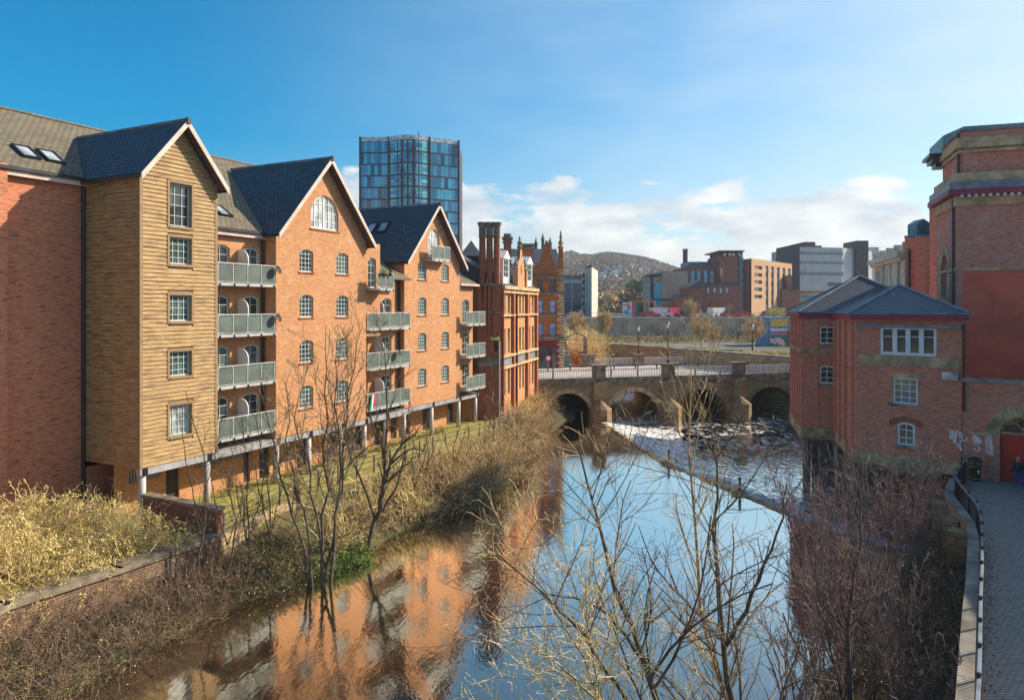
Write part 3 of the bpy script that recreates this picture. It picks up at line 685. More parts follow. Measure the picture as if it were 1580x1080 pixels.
window(ROW, WB - .10, archw[0], archw[1], archw[2], archw[3], B3, rise=archw[4], nx=4, nz=3, fw=.09, bw=.04, mid=True, pane='glass_curtain', label='arched attic window behind a balcony')
balcony(B3, ac - 1.35, ac + 1.35, WB, WB + .75, H + 3.75, 3)
gable_roof(B3, A0, A1, WB, -38.7, ze3, za3)
m = MB(); m.box(ROW, A0, 55.4, -46, -38.5, H + 2, H + 5.6); m.build('rear_block', 'brick_orange', B3)
sg = (8.0 - 3.55) / (ac - A0); upg = Vector((d_[0], d_[1], sg)).normalized(); alg = Vector((n_[0], n_[1], 0))
for o_ in (-36.3, -35.1): skylight(B3, rowpt(ac - 2.1, o_, za3 - sg * 2.1 + .22), alg, upg, .9, 1.2)
# right wing with balconies
WW = -31.6; random.seed(9)
bay(B3, A1, 55.35, WW, ZB + .2, H + 2.1, ZF[:3], ((52.35, 52.95), (53.5, 54.7)))
m = MB(); m.poly([rowpt(55.35, WW, GZ), rowpt(55.35, -42, GZ), rowpt(55.35, -42, H + 2.1), rowpt(55.35, WW, H + 2.1)], 0, (d_[0], d_[1], 0)); m.build('side_wall', 'brick_orange', B3)
m = MB(); P = [rowpt(A1 + .02, WW + .4, H + 2.0), rowpt(55.7, WW + .4, H + 2.0), rowpt(55.7, WW - 3.5, H + 4.4), rowpt(A1 + .02, WW - 3.5, H + 4.4)]; m.prism(P, (0, 0, -.14)); m.build('wing_roof', 'slate_sunlit_lichen', B3)
m = MB(); m.box(ROW, A1 + .36, 55.7, WW + .4, WW + .52, H + 1.85, H + 2.02); m.build('gutter', 'barge_board', B3)
for i in range(3): balcony(B3, A1 + .03, 55.5, WW, WW + 1.25, ZF[i], 3)
undercroft(B3, A0, 55.35, WB, (A0 + .2, 48.0, 52.2, 55.1), doors=((44.9, 45.7), (46.6, 47.5), (49.3, 50.6), (53.2, 54.2)))

# things kept on the balconies
def dish(p, label):
    t = thing('satellite_dish', label, 'satellite dish', p, 'satellite dishes on the balconies'); m = MB(); c = Vector(p); ax_ = (ROW.n3 * .8 + Vector((d_[0], d_[1], 0)) * .3 + Vector((0, 0, .35))).normalized(); u = ax_.cross(Vector((0, 0, 1))).normalized(); v = ax_.cross(u)
    ring = lambda r, o: [c + ax_ * o + (u * math.cos(a) + v * math.sin(a)) * r for a in np.linspace(0, 2 * math.pi, 14, endpoint=False)]
    R0, R1, R2 = ring(.26, .28), ring(.16, .2), ring(.03, .17)
    for A, B in ((R0, R1), (R1, R2)):
        for i in range(14): j = (i + 1) % 14; m.poly([A[i], A[j], B[j], B[i]])
    m.build('reflector', 'dark_frame', t); m = MB(); m.tube([c, c + ax_ * .18], .025, 6); m.tube([c + ax_ * .2 - v * -.22, c + ax_ * .5], .012, 5); m.build('arm', 'rail_metal', t)
dish(rowpt(30.5, WT + .03, ZF[3] + .75), 'dark satellite dish on the top balcony between timber bay and middle gable')
dish(rowpt(30.5, WT + .03, ZF[2] + .75), 'dark satellite dish on the second balcony from the top beside the middle gable')
dish(rowpt(42.2, WT + .13, ZF[1] + .8), 'dark satellite dish on a balcony between the middle and farthest gables')
t = thing('hanging_towel', 'pale blue towel hung inside the top balcony next to the timber bay', 'towel', rowpt(26.9, WT - .12, ZF[3])); m = MB(); m.prism([rowpt(26.62, WT - .12, ZF[3] + .1), rowpt(27.0, WT - .12, ZF[3] + .05), rowpt(27.02, WT - .12, ZF[3] + 1.09), rowpt(26.6, WT - .12, ZF[3] + 1.1)], ROW.n3 * -.02); m.build('cloth', 'blue_panel', t)
for i, (s_, zf, o_, lb) in enumerate(((28.1, ZF[1], WM + .5, 'folding chair on the second lowest balcony beside the timber bay'), (43.2, ZF[2], WM + .45, 'folding chair on the upper balcony between the middle and farthest gables'))):
    t = thing('balcony_chair', lb, 'chair', rowpt(s_, o_, zf)); m = MB(); m.box(ROW, s_ - .22, s_ + .22, o_ - .22, o_ + .22, zf + .42, zf + .46); m.build('seat', 'white_paint', t); m = MB(); m.box(ROW, s_ - .22, s_ - .18, o_ - .22, o_ + .22, zf + .461, zf + .9); m.build('backrest', 'white_paint', t)
    for a in (-.2, .2):
        for b in (-.2, .2): m = MB(); m.tube([rowpt(s_ + a, o_ + b, zf), rowpt(s_ + a, o_ + b, zf + .42)], .015, 5); m.build('leg', 'white_paint', t)
# =============================================================== ornate old brick building by the bridge
F4 = Fr(-1.0, 65.0, .2696, .963)
OB = thing('ornate_building', 'ornate old brick building with clustered chimney shafts and white dormers beside the bridge', 'building', (-2, 70, 2))
L4 = 13.1; ZT4 = H + 1.95; random.seed(3)
def a4(u): return F4.at(u, 474, 0)[0]
bays = [(a4(774.5), a4(788.5), 2), (a4(795), a4(809.5), 3), (a4(814), a4(824.5), 2)]
ops = []
for a, b, n in bays:
    for (zb_, zt_) in ((H - .65, H + 1.25), (H - 4.35, H - 2.0), (H - 8.2, H - 5.75)):
        for i in range(n):
            w_ = (b - a) / n; ops.append((a + w_ * (i + .22), a + w_ * (i + .78), zb_, zt_))
m = MB(); m.wall(F4, 0, [(0, 2), (L4, 2), (L4, ZT4), (0, ZT4)], [arch(*o, 0) for o in ops], .22, 0, 1)
m.poly([F4(L4, 0, 2), F4(L4, -9, 2), F4(L4, -9, ZT4), F4(L4, 0, ZT4)], 0, (F4.d[0], F4.d[1], 0))
m.poly([F4(0, -9, 2), F4(L4, -9, 2), F4(L4, -9, ZT4), F4(0, -9, ZT4)], 0, (-1, 0, 0))
m.poly([F4(0, 0, 2), F4(0, -9, 2), F4(0, -9, ZT4 + 1.2), F4(0, 0, ZT4 + 1.2)], 0, (0, -1, 0))
m.build('brick_wall', ['brick_orange', 'stone_pale'], OB)
for o in ops: window(F4, -.18, *o, OB, nx=1, nz=2, fw=.09, pane=random.choice(['glass_curtain', 'glass_green', 'glass_dark']))
m = MB()
for u0, u1 in ((789, 791.2), (810.6, 813), (825, 826.6), (773, 773.9), (793, 794)):
    m.box(F4, a4(u0), a4(u1), -.02, .28, 2, ZT4 - .3)
m.build('pilaster', 'brick_old', OB)
m = MB(); m.box(F4, -.1, L4 + .2, -.02, .42, ZT4 - .28, ZT4 + .04); m.box(F4, -.1, L4 + .2, -.02, .33, H + 1.32, H + 1.5); m.box(F4, -.1, L4 + .2, -.02, .33, H - .84, H - .68); m.box(F4, -.1, L4 + .1, -.02, .36, H - 4.62, H - 4.4); m.box(F4, -.1, L4 + .1, -.02, .36, H - 5.66, H - 5.44)
for a, b, n in bays: m.box(F4, a + .1, b - .1, -.02, .10, H - 5.4, H - 4.66, 1)
m.build('stone_band', ['stone_pale', 'lead'], OB)
pipe(OB, [F4(a4(792.4), .34, 2), F4(a4(792.4), .34, H + 1.3)], .09)
# roof, dormers, middle gable
m = MB(); m.prism([F4(-.2, .1, ZT4 + .1), F4(-.2, -4.5, ZT4 + 3.2), F4(-.2, -9, ZT4 + .1)], F4(L4 + .3, 0, 0) - F4(0, 0, 0)); m.build('roof', 'slate', OB)
for (u0, u1) in ((776.5, 784.5), (812.5, 820)):
    a, b = a4(u0), a4(u1); f = MB(); fr = F4; zz = ZT4 + .25
    f.box(fr, a - .12, a, -1.9, .05, zz, zz + 2.3); f.box(fr, b, b + .12, -1.9, .05, zz, zz + 2.3); f.prism([fr(a - .3, .15, zz + 2.3), fr((a + b) / 2, .15, zz + 3.1), fr(b + .3, .15, zz + 2.3)], fr(0, -2.4, 0) - fr(0, 0, 0))
    f.box(fr, a, b, -.2, -.02, zz, zz + .5); dm = f.build('dormer', 'white_paint', OB); 
    window(fr, .0, a, b, zz + .5, zz + 2.3, dm, nx=2, nz=3, fw=.12)
ga, gb = a4(795.5), a4(809); gc = (ga + gb) / 2; g = MB(); zz = ZT4 + .05
out = [(ga, zz), (gb, zz), (gb, zz + 1.2), (gb - .45, zz + 1.6), (gb - .55, zz + 2.4), (gc + .45, zz + 2.9), (gc + .35, zz + 3.6), (gc, zz + 3.9), (gc - .35, zz + 3.6), (gc - .45, zz + 2.9), (ga + .55, zz + 2.4), (ga + .45, zz + 1.6), (ga, zz + 1.2)]
hole = [(gc + .2 * math.cos(t), zz + 1.7 + .55 * math.sin(t)) for t in np.linspace(0, 2 * math.pi, 12, endpoint=False)]
g.wall(F4, .12, out, [hole], .25); g.wall(F4, -.2, out, [hole], 0)
for i in range(len(out)):
    p, q = out[i], out[(i + 1) % len(out)]; g.poly([F4(p[0], .12, p[1]), F4(q[0], .12, q[1]), F4(q[0], -.2, q[1]), F4(p[0], -.2, p[1])], 1)
for a in (ga, gb): g.box(F4, a - .22, a + .22, -.24, .3, zz, zz + 1.7, 0); g.lathe(F4(a, .03, zz + 1.7), ((.3, 0), (.3, .15), (.12, .3), (.22, .55), (.05, .95), (.12, 1.05), (0, 1.2)), 8, 1)
g.lathe(F4(gc, -.04, zz + 3.85), ((.2, 0), (.32, .2), (.12, .35), (.26, .6), (.06, .9), (.13, 1.05), (0, 1.25)), 8, 1)
g.build('gable', ['brick_orange', 'stone_dark'], OB)
# corner turret with the three chimney shafts
F4b = Fr(*px(737, 474, 64.6).xy, 1, .03)
t0, t1 = 0, 2.15
tops = [(.95, 1.42, H - .3, H + 1.2, 0), (.3 + 1.1, 1.85, H - 4, H - 2.9, 0)]
m = MB(); sl_ops = [(.35, .55, H - 2.6, H + 2.6, 0), (.75, .95, H - 2.6, H + 2.6, 0), (1.15, 1.35, H - 2.6, H + 2.6, 0), (1.45, 1.85, H - 4.0, H - 3.1, 0)]
m.wall(F4b, 0, [(t0, 2), (t1, 2), (t1, H + 2.0), (t0, H + 2.0)], [arch(*o) for o in sl_ops], .25)
m.box(F4b, t0 - .003, t1, -3, -.26, 2, H + 2.0); m.build('turret', 'brick_old', OB)
for o in sl_ops: q = MB(); q.box(F4b, o[0], o[1], -.25, -.2, o[2], o[3]); q.build('window', 'glass_dark', OB)
for zc, hh in ((H - 5.4, .75), (H - 4.6, .18), (H - .55, .2), (H + 1.95, .2)):
    m = MB(); m.box(F4b, t0 - .06, t1 + .06, -.6, .08, zc, zc + hh); m.build('stone_band', 'stone_dark', OB)
m = MB(); m.prism([F4b(1.1, .0, H - 2.75), F4b(1.2, .5, H - 3.05), F4b(2.0, .5, H - 3.05), F4b(2.0, 0, H - 2.75)], (0, 0, .12)); m.build('canopy', 'leaf_olive', OB)
pipe(OB, [F4b(1.98, .12, 2), F4b(1.98, .12, H - 3)], .06, mat='white_paint')
for i, x in enumerate((.42, 1.08, 1.74)):
    m = MB(); c = F4b(x, -.35, 0); m.lathe((c.x, c.y, H + 1.6), ((.36, 0), (.30, .3), (.29, 4.7), (.34, 4.75), (.34, 4.9)), 8, 0)
    s_ = m.build('chimney', 'brick_old', OB); m = MB(); m.lathe((c.x, c.y, H + 6.5), ((.32, 0), (.32, .75), (.40, .95), (.45, 1.1), (.45, 1.22)), 8); m.build('chimney_cap', 'stone_dark', s_)
def stack(u0, u1, v0, v1, Y, parent, cap=True, depth=1.2, mat='brick_old'):
    a, b = px(u0, v1, Y), px(u1, v0, Y); m = MB(); m.box(W0, a.x, b.x, -Y - depth, -Y, a.z, b.z); s_ = m.build('chimney', mat, parent)
    h = b.z - a.z; m = MB(); m.box(W0, a.x - .15, b.x + .15, -Y - depth - .15, -Y + .15, b.z + .003, b.z + .2); m.box(W0, a.x - .1, b.x + .1, -Y - depth - .1, -Y + .1, b.z - .35, b.z - .2)
    n = 3 if u1 - u0 < 15 else 0
    for i in range(n): m.lathe((a.x + (b.x - a.x) * (i + .5) / n, Y + depth / 2, b.z + .2), ((.14, 0), (.12, .35), (.15, .4)), 7)
    m.build('chimney_cap', 'stone_dark', s_)
W0 = Fr(0, 0, 1, 0)      # a = X, b = -Y
stack(777, 789, 369, 410, 71, OB); stack(801, 823, 379, 412, 77, OB)
# dark side wall and pyramid roof seen over the wing
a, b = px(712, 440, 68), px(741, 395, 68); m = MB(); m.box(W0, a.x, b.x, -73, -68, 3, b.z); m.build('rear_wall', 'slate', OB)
p0, p1, ap = px(709, 395, 67.8), px(744, 395, 67.8), px(727, 371, 70.2); m = MB(); c3, c4 = Vector((p1.x, 73.2, p0.z)), Vector((p0.x, 73.2, p0.z))
for q in ((p0, p1), (p1, c3), (c3, c4), (c4, p0)): m.poly([q[0], q[1], ap], 0, ((q[0] + q[1]) / 2 - Vector((ap.x, ap.y, p0.z)) + Vector((0, 0, 1))))
m.build('pyramid_roof', 'slate', OB)
# =============================================================== tall banded brick building past the bridge
YB5 = 97.0
F5 = Fr(-2.0, YB5, 1, .05); BB = thing('shop_building', 'narrow banded brick building with a Dutch gable over a dark red shopfront', 'building', (4, 97, 3.8))
def p5(u, v): return F5.at(u, v, 0)
xr = p5(869.5, 474)[0]; zt5 = p5(850, 426)[1]; ops = []
zz5 = lambda v: p5(850, v)[1]
for (u0, u1) in ((829, 838), (848, 857.5), (812, 821)):
    for (v0, v1) in ((432, 451), (463, 484), (498, 519)): ops.append((p5(u0, 0)[0], p5(u1, 0)[0], zz5(v1), zz5(v0)))
sh = [(p5(827, 0)[0], p5(849, 0)[0], zz5(569), zz5(536), 0), (p5(852, 0)[0], p5(858.5, 0)[0], zz5(571), zz5(536), 0)]
m = MB(); m.wall(F5, 0, [(0, zz5(527)), (xr, zz5(527)), (xr, zt5 + 1.2), (0, zt5 + 1.2)], [arch(*o, 0) for o in ops], .25)
m.poly([F5(xr, 0, 3), F5(xr, -14, 3), F5(xr, -14, zt5 + 1.2), F5(xr, 0, zt5 + 1.2)], 0, (1, 0, 0)); m.build('brick_wall', 'brick_banded', BB)
for o in ops: window(F5, -.2, *o, BB, nx=1, nz=2, frame='dark_frame', pane='glass_sky_blue' if o[3] < zz5(455) else 'glass_dark', bw=.08, fw=.06)
m = MB(); m.wall(F5, .05, [(0, zz5(573)), (p5(863, 0)[0], zz5(573)), (p5(863, 0)[0], zz5(526)), (0, zz5(526))], [arch(*o) for o in sh], .3); s_ = m.build('shopfront', 'maroon_shop', BB)
q = MB(); q.box(F5, sh[0][0], sh[0][1], -.25, -.2, sh[0][2], sh[0][3]); q.build('shop_window', 'glass_dark', s_)
q = MB(); q.box(F5, sh[1][0], sh[1][1], -.25, -.2, sh[1][2], sh[1][3]); q.build('door', 'glass_green', s_)
m = MB()
for v0, v1, pr in ((426, 431, .25), (451, 454, .2), (486, 488, .1), (519, 524, .3)): m.box(F5, 0, xr + .1, -.05, pr, zz5(v1), zz5(v0))
m.build('stone_band', 'stone_dark', BB)
m = MB()
for i in range(34): m.box(F5, xr - (.9 if i % 2 else .6), xr + .08, -.3, .07, 3.3 + i * .42, 3.3 + i * .42 + .3)
m.build('quoins', 'stone_pale', BB)
c5 = p5(843.5, 0)[0]; g = MB(); z0_ = zt5 + 1.2
hw = (p5(859, 0)[0] - p5(828, 0)[0]) / 2
out = [(c5 - hw, z0_), (c5 + hw, z0_), (c5 + hw * .9, z0_ + .5), (c5 + hw * .55, z0_ + 1.3), (c5 + hw * .38, z0_ + 2.0), (c5 + hw * .36, z0_ + 3.0), (c5 - hw * .36, z0_ + 3.0), (c5 - hw * .38, z0_ + 2.0), (c5 - hw * .55, z0_ + 1.3), (c5 - hw * .9, z0_ + .5)]
g.prism([F5(p[0], .05, p[1]) for p in out], F5.n3 * -.4); g.box(F5, c5 - .2, c5 + .2, -.36, .04, z0_ + 3.0, z0_ + 3.6)
g.build('gable', 'brick_banded', BB)
g = MB(); g.box(F5, c5 - hw * .42, c5 + hw * .42, -.4, .12, z0_ + 3.0, z0_ + 3.15); g.box(F5, c5 - hw - .1, c5 + hw + .1, -.4, .15, z0_ - .12, z0_ + .02); g.build('coping', 'stone_dark', BB)
g = MB(); fx = p5(865.5, 0)[0]; g.box(F5, fx - .28, fx + .28, -.5, .06, z0_ - .5, z0_ + 2.6, 0); g.lathe(F5(fx, -.22, z0_ + 2.6), ((.42, 0), (.42, .2), (.2, .4), (.38, .7), (.12, 1.2), (.22, 1.5), (.08, 2.0), (.14, 2.2), (0, 2.5)), 8, 1); g.build('finial', ['brick_banded', 'stone_dark'], BB)
m = MB(); m.prism([F5(0, -.4, z0_ - .2), F5(0, -5, z0_ + 2.9), F5(0, -12, z0_ - .2)], F5(xr - .4, 0, 0) - F5(0, 0, 0)); m.build('roof', 'slate', BB)
# church-like blue tower top behind
T = thing('church_tower', 'pale blue grey tower top with four pinnacles behind the banded brick gable', 'tower', (8, 180, 5))
a, b = px(827, 474, 190), px(849, 394, 190); m = MB(); m.box(W0, a.x, b.x, -194, -190, 6, b.z + 1.6); m.build('shaft', 'copper_blue', T)
for x, y in ((a.x, 190), (b.x, 190), (a.x, 194), (b.x, 194), ((a.x + b.x) / 2, 192)):
    hh = 1.4 if x not in (a.x, b.x) else 0; m = MB(); m.lathe((x, y, b.z + .6), ((.45, 0), (.45, 2.2 + hh), (.6, 2.4 + hh), (.25, 3.2 + hh), (0, 4.4 + hh)), 6); m.build('pinnacle', 'dark_cladding', T)
# =============================================================== glass tower
YT = 190.0; 
TW = thing('glass_tower', 'tall blue glass office tower with a curved middle bay behind the brick apartment roofs', 'tower', px(631, 474, YT) * 1)
TW.location.z = 3
tl, tm0, tm1, tr = [px(u, 474, YT).x for u in (555.5, 599.5, 663, 706)]; ztop = CAMZ + (474 - 218) / FPX * YT; fl_h = 17.9 / FPX * YT
def tplan(x):      # front outline: flat wings, bowed middle, right wing turns away a little
    if x < tm0: return YT + (tm0 - x) * .02
    if x < tm1: f = (x - tm0) / (tm1 - tm0); return YT - 2.6 * math.sin(math.pi * f) + .2 * f
    return YT + .2 + (x - tm1) * .55
def tdrop(x): return 0
m = MB(); fr = MB(); fl_n = 17; mats = ['tower_glass_0', 'tower_glass_1', 'tower_glass_2', 'tower_glass_3', 'tower_teal']
panels = MB(); random.seed(21)
def seg(x0, x1, z0, z1, mi, off=0): 
    panels.poly([(x0, tplan(x0) + off, z0), (x1, tplan(x1) + off, z0), (x1, tplan(x1) + off, z1), (x0, tplan(x0) + off, z1)], mi, (0, -1, 0))
for k in range(fl_n):
    z1 = ztop - fl_h * k - .2; z0 = ztop - fl_h * (k + 1) + .2
    for (xa, xb, n) in ((tl, tm0, 8), (tm1, tr, 8)):
        for i in range(n):
            x0 = xa + (xb - xa) * i / n + .03; x1 = xa + (xb - xa) * (i + 1) / n - .03; seg(x0, x1, z0, z1, random.choice([0, 1, 1, 2, 2, 3]), -.02)
    for i in range(7):
        for j in range(3):
            x0 = tm0 + .5 + (tm1 - tm0 - 1) * i / 7 + .05; x1 = tm0 + .5 + (tm1 - tm0 - 1) * (i + 1) / 7 - .05; h = (z1 - z0) / 3; seg(x0, x1, z0 + h * j + .05, z0 + h * (j + 1) - .05, random.choice([4, 4, 1, 3]) if j != 2 else random.choice([4, 1, 2]), -.02)
panels.build('glass_panels', mats, TW)
xs = [tl, tm0] + [tm0 + (tm1 - tm0) * i / 12 for i in range(1, 13)] + [tr]
body = [(x, tplan(x), 3) for x in xs] + [(tr, tplan(tr) + 14, 3), (tl, YT + 22, 3)]
m.prism(body, (0, 0, ztop - 3 - .05)); m.build('frame', 'dark_frame', TW)
m = MB()
for x in (tl, tm0, tm1, tr): m.box(W0, x - .25, x + .25, -tplan(x) - .3, -tplan(x) + .25, 3, ztop + 1.15)
m.build('corner_fin', 'dark_frame', TW)
m = MB()
for i in range(26):
    x0 = tl + (tr - tl) * i / 26 + .02; x1 = tl + (tr - tl) * (i + 1) / 26 - .02; m.hexa([(x0, tplan(x0), ztop - .02), (x1, tplan(x1), ztop - .02), (x1, tplan(x1) + .1, ztop - .02), (x0, tplan(x0) + .1, ztop - .02), (x0, tplan(x0), ztop + 1.1), (x1, tplan(x1), ztop + 1.1), (x1, tplan(x1) + .1, ztop + 1.1), (x0, tplan(x0) + .1, ztop + 1.1)])
m.build('parapet_glass', 'glass_curtain', TW)
m = MB(); m.tube([(px(643, 0, YT).x, YT + 4, ztop), (px(643, 0, YT).x, YT + 4, ztop + 3.4)], .12, 5); m.build('mast', 'dark_frame', TW)
# =============================================================== the bridge
BX, BY = 2.7, 78.2
FB = Fr(BX, BY, .969, .246)           # near face, b outwards = towards the camera
BW = 19.0; ZD = 3.85                  # width and deck height
LB = 33.2
def ab(u, b=0): return FB.at(u, 474, b)[0]
BR = thing('stone_bridge', 'low stone road bridge with four round arches over the river and pale railings', 'bridge', (18, 88, 0))
arches = [(ab(842), ab(911)), (ab(936), ab(1018)), (ab(1043), ab(1121)), (ab(1152), ab(1227))]
ZL = -.9
SK = 5.3      # the barrels run skew to the roadway, along the river
def bridge_face(mb, b, k):
    sh_ = SK if b < -1 else 0
    out = [(-1.5, ZD + .05), (-1.5, -2.5)]
    for (x0, x1) in arches:
        x0 += sh_; x1 += sh_; r = (x1 - x0) / 2; c = (x0 + x1) / 2; zc = 2.75 - min(r, 3.1); out += [(x0, -2.5), (x0, zc)] + [(c - r * math.cos(t), zc + min(r, 3.1) * math.sin(t)) for t in np.linspace(0, math.pi, 15)[1:-1]] + [(x1, zc), (x1, -2.5)]
    out += [(LB + 12, -2.5), (LB + 12, ZD + .05)]
    fr = FB
    pts = [Vector((p[0], p[1], 0)) for p in out]
    for t in tessellate_polygon([pts]): mb.poly([fr(pts[i].x, b, pts[i].y) for i in t], 0, fr.n3 * k)
m = MB(); bridge_face(m, 0, 1); bridge_face(m, -BW, -1)
for (x0, x1) in arches:
    r = (x1 - x0) / 2; c = (x0 + x1) / 2; h = min(r, 3.1); zc = 2.75 - h
    cv = [(x0, -2.5), (x0, zc)] + [(c - r * math.cos(t), zc + h * math.sin(t)) for t in np.linspace(0, math.pi, 15)[1:-1]] + [(x1, zc), (x1, -2.5)]
    for i in range(len(cv) - 1):
        p, q = cv[i], cv[i + 1]; m.poly([FB(p[0], 0, p[1]), FB(q[0], 0, q[1]), FB(q[0] + SK, -BW, q[1]), FB(p[0] + SK, -BW, p[1])], 0)
m.build('arch_wall', 'stone_block', BR)
for (x0, x1) in arches:      # ring of voussoirs, a little proud
    r = (x1 - x0) / 2; c = (x0 + x1) / 2; h = min(r, 3.1); zc = 2.75 - h; m = MB()
    n = 17
    for i in range(n):
        t0_, t1_ = math.pi * (i + .06) / n, math.pi * (i + .94) / n
        P = [(c - (r + e) * math.cos(t), zc + (h + e) * math.sin(t)) for t, e in ((t0_, .02), (t0_, .5), (t1_, .5), (t1_, .02))]
        m.prism([FB(p[0], .06, p[1]) for p in P], FB.n3 * -.1)
    m.build('arch_ring', 'stone_pale' if x0 < 10 else 'stone_block', BR)
m = MB(); m.box(FB, -1.5, LB + 6, -.4, .25, ZD + .05, ZD + .55, 0); m.box(FB, -1.5, LB + 6, -.3, .14, ZD - .25, ZD + .049, 0); m.box(FB, -1.5, LB + 6, -BW - .2, -BW + .4, ZD + .05, ZD + .25, 0); m.build('parapet', 'stone_dark', BR)
pil = [ab(924), ab(1030.5), ab(1139)]
for i, c in enumerate(pil):
    m = MB(); m.box(FB, c - .62, c + .62, -.55, .55, ZD + .56, ZD + 1.75, 0); m.box(FB, c - .9, c + .9, -.7, .7, ZD + 1.752, ZD + 2.0, 0); m.box(FB, c - .8, c + .8, 0.01, .6, -1, ZD + .045, 1)
    m.build('pilaster', ['stone_dark', 'stone_block'], BR)
for i, c in enumerate([ab(923.5), ab(1030.5), ab(1136.5)]):     # rounded cutwaters
    m = MB(); pts = [FB(c - 1.1, .02, -2), FB(c - 1.1, 1.2, -2), FB(c - .6, 2.2, -2), FB(c, 2.6, -2), FB(c + .6, 2.2, -2), FB(c + 1.1, 1.2, -2), FB(c + 1.1, .02, -2)]
    m.prism(pts, (0, 0, 3.1)); top = [p + Vector((0, 0, 3.1)) for p in pts]; ap = FB(c, .62, 2.0)
    for j in range(len(top) - 1): m.poly([top[j], top[j + 1], ap], 0, FB.n3 + Vector((0, 0, 1)))
    m.build('cutwater', 'stone_block', BR)
def rail_run(fr, b, a0, a1, z, parent, h=1.05, step=.2, mat='baluster', hollow=True):
    m = MB(); m.box(fr, a0, a1, b - .04, b + .04, z + h - .07, z + h); m.box(fr, a0, a1, b - .025, b + .025, z + .08, z + .13)
    n = max(1, int((a1 - a0) / step))
    for i in range(n + 1): x = a0 + (a1 - a0) * i / n; m.box(fr, x - .03, x + .03, b - .03, b + .03, z + (.0 if i % 10 == 0 else .13), z + h - .07)
    return m.build('railing', mat, parent)
ends = [-1.2] + pil + [LB + 4]
for i in range(4): rail_run(FB, -.1, ends[i] + (.8 if i else 0), ends[i + 1] - .8, ZD + .55, BR)
fb = -BW + .1; fp = [FB.at(u, 474, fb)[0] for u in (907, 985.5, 1073.5, 1161)]
for c in fp:
    m = MB(); m.box(FB, c - .8, c + .8, fb - .5, fb + .5, ZD + .26, ZD + 1.6); m.box(FB, c - .95, c + .95, fb - .65, fb + .65, ZD + 1.603, ZD + 1.85); m.build('pilaster', 'stone_dark', BR)
e2 = fp + [LB + 6]
for i in range(4): rail_run(FB, fb, e2[i] + .85, e2[i + 1] - .85, ZD + .25, BR)
m = MB(); m.box(FB, -30, LB + 30, -14, -4.5, ZD - .6, ZD + .0); tag(m.build('road', 'road_pale'), 'road', None, kind='structure')
for nm, b0, b1 in (('near', -4.48, -.42), ('far', -BW + .42, -14.02)):
    m = MB(); m.box(FB, -30, LB + 30, b0, b1, ZD - .6, ZD + .13); tag(m.build('pavement', 'concrete_pale'), None, None, kind='structure')
m = MB()
for i in range(16): m.box(FB, i * 2.4, i * 2.4 + 1.4, -9.3, -9.2, ZD + .003, ZD + .007)
tag(m.build('road_marking', 'white_paint'), None, None, kind='structure')
def lamp(p, label, hh=4.2, mat='iron_black', group='lamps on the bridge'):
    t = thing('street_lamp', label, 'street lamp', p, group); x, y, z = p
    m = MB(); m.lathe((x, y, z), ((.16, 0), (.14, .5), (.07, .7), (.05, hh - .4), (.09, hh - .35), (.05, hh - .2)), 8); m.build('post', mat, t)
    m = MB(); m.lathe((x, y, z + hh - .2), ((.10, 0), (.22, .5), (.22, .52)), 6); m.build('lantern', 'white_far', t)
    m = MB(); m.lathe((x, y, z + hh + .32), ((.26, 0), (.12, .2), (.05, .3), (.03, .45)), 6); m.build('lamp_cap', mat, t)
lamp(FB(pil[1], 0, ZD + 2.0), 'black lamp post on the near stone pier in the middle of the bridge')
lamp(FB(fp[1], fb, ZD + 1.85), 'black lamp post on the far side pier of the bridge, left one of two', 3.4)
lamp(FB(fp[3], fb, ZD + 1.85), 'black lamp post on the far side pier of the bridge, right one of two', 3.4)
# bollards along the road
bol = None
for i in range(11):
    a = 2.5 + i * 3.1; p = FB(a, -13.2 - .9, ZD + .13)
    t = thing('bollard', 'dark bollard on the far kerb of the bridge', 'bollard', p, 'bollards along the bridge kerb')
    m = MB(); m.lathe(p, ((.13, 0), (.11, .1), (.10, .9), (.12, .95), (.05, 1.02)), 8); m.build('post', 'iron_black', t)
    m = MB(); m.lathe((p.x, p.y, p.z + .72), ((.115, 0), (.115, .1)), 8); m.build('band', 'white_paint', t)
for i in range(6):
    a = (3.2, 10.4, 13.9, 21.5, 24.9, 31.0)[i]; p = FB(a, -4.2, ZD + .13)
    t = thing('bollard', 'dark bollard on the near kerb of the bridge', 'bollard', p, 'bollards along the near bridge kerb')
    m = MB(); m.lathe(p, ((.13, 0), (.11, .1), (.10, 1.2), (.12, 1.25), (.05, 1.32)), 8); m.build('post', 'iron_black', t)
    m = MB(); m.lathe((p.x, p.y, p.z + .95), ((.115, 0), (.115, .1)), 8); m.build('band', 'white_paint', t)
# litter bin, sign, brick gate piers and street portal left of the bridge
p = px(874.5, 568, 99); t = thing('litter_bin', 'grey street cabinet beside the banded brick building', 'cabinet', (p.x, p.y, ZD)); m = MB(); m.box(Fr(p.x, p.y, 1, 0), -.4, .4, -.4, .4, ZD + .02, ZD + 1.7); m.build('cabinet_body', 'copper_blue', t); m = MB(); m.box(Fr(p.x, p.y, 1, 0), -.46, .46, -.46, .46, ZD + 1.703, ZD + 1.85); m.build('lid', 'lead', t)
p = px(846, 573, 93); t = thing('road_sign', 'round red and white road sign in front of the dark red shopfront', 'sign', (p.x, p.y, ZD)); m = MB(); m.tube([(p.x, p.y, ZD), (p.x, p.y, ZD + 1.9)], .05, 6); m.build('post', 'lead', t)
m = MB(); m.prism([(p.x + .38 * math.cos(a), p.y - .06, ZD + 1.8 + .38 * math.sin(a)) for a in np.linspace(0, 2 * math.pi, 16, endpoint=False)], (0, .03, 0)); m.build('sign_ring', 'red_far', t)
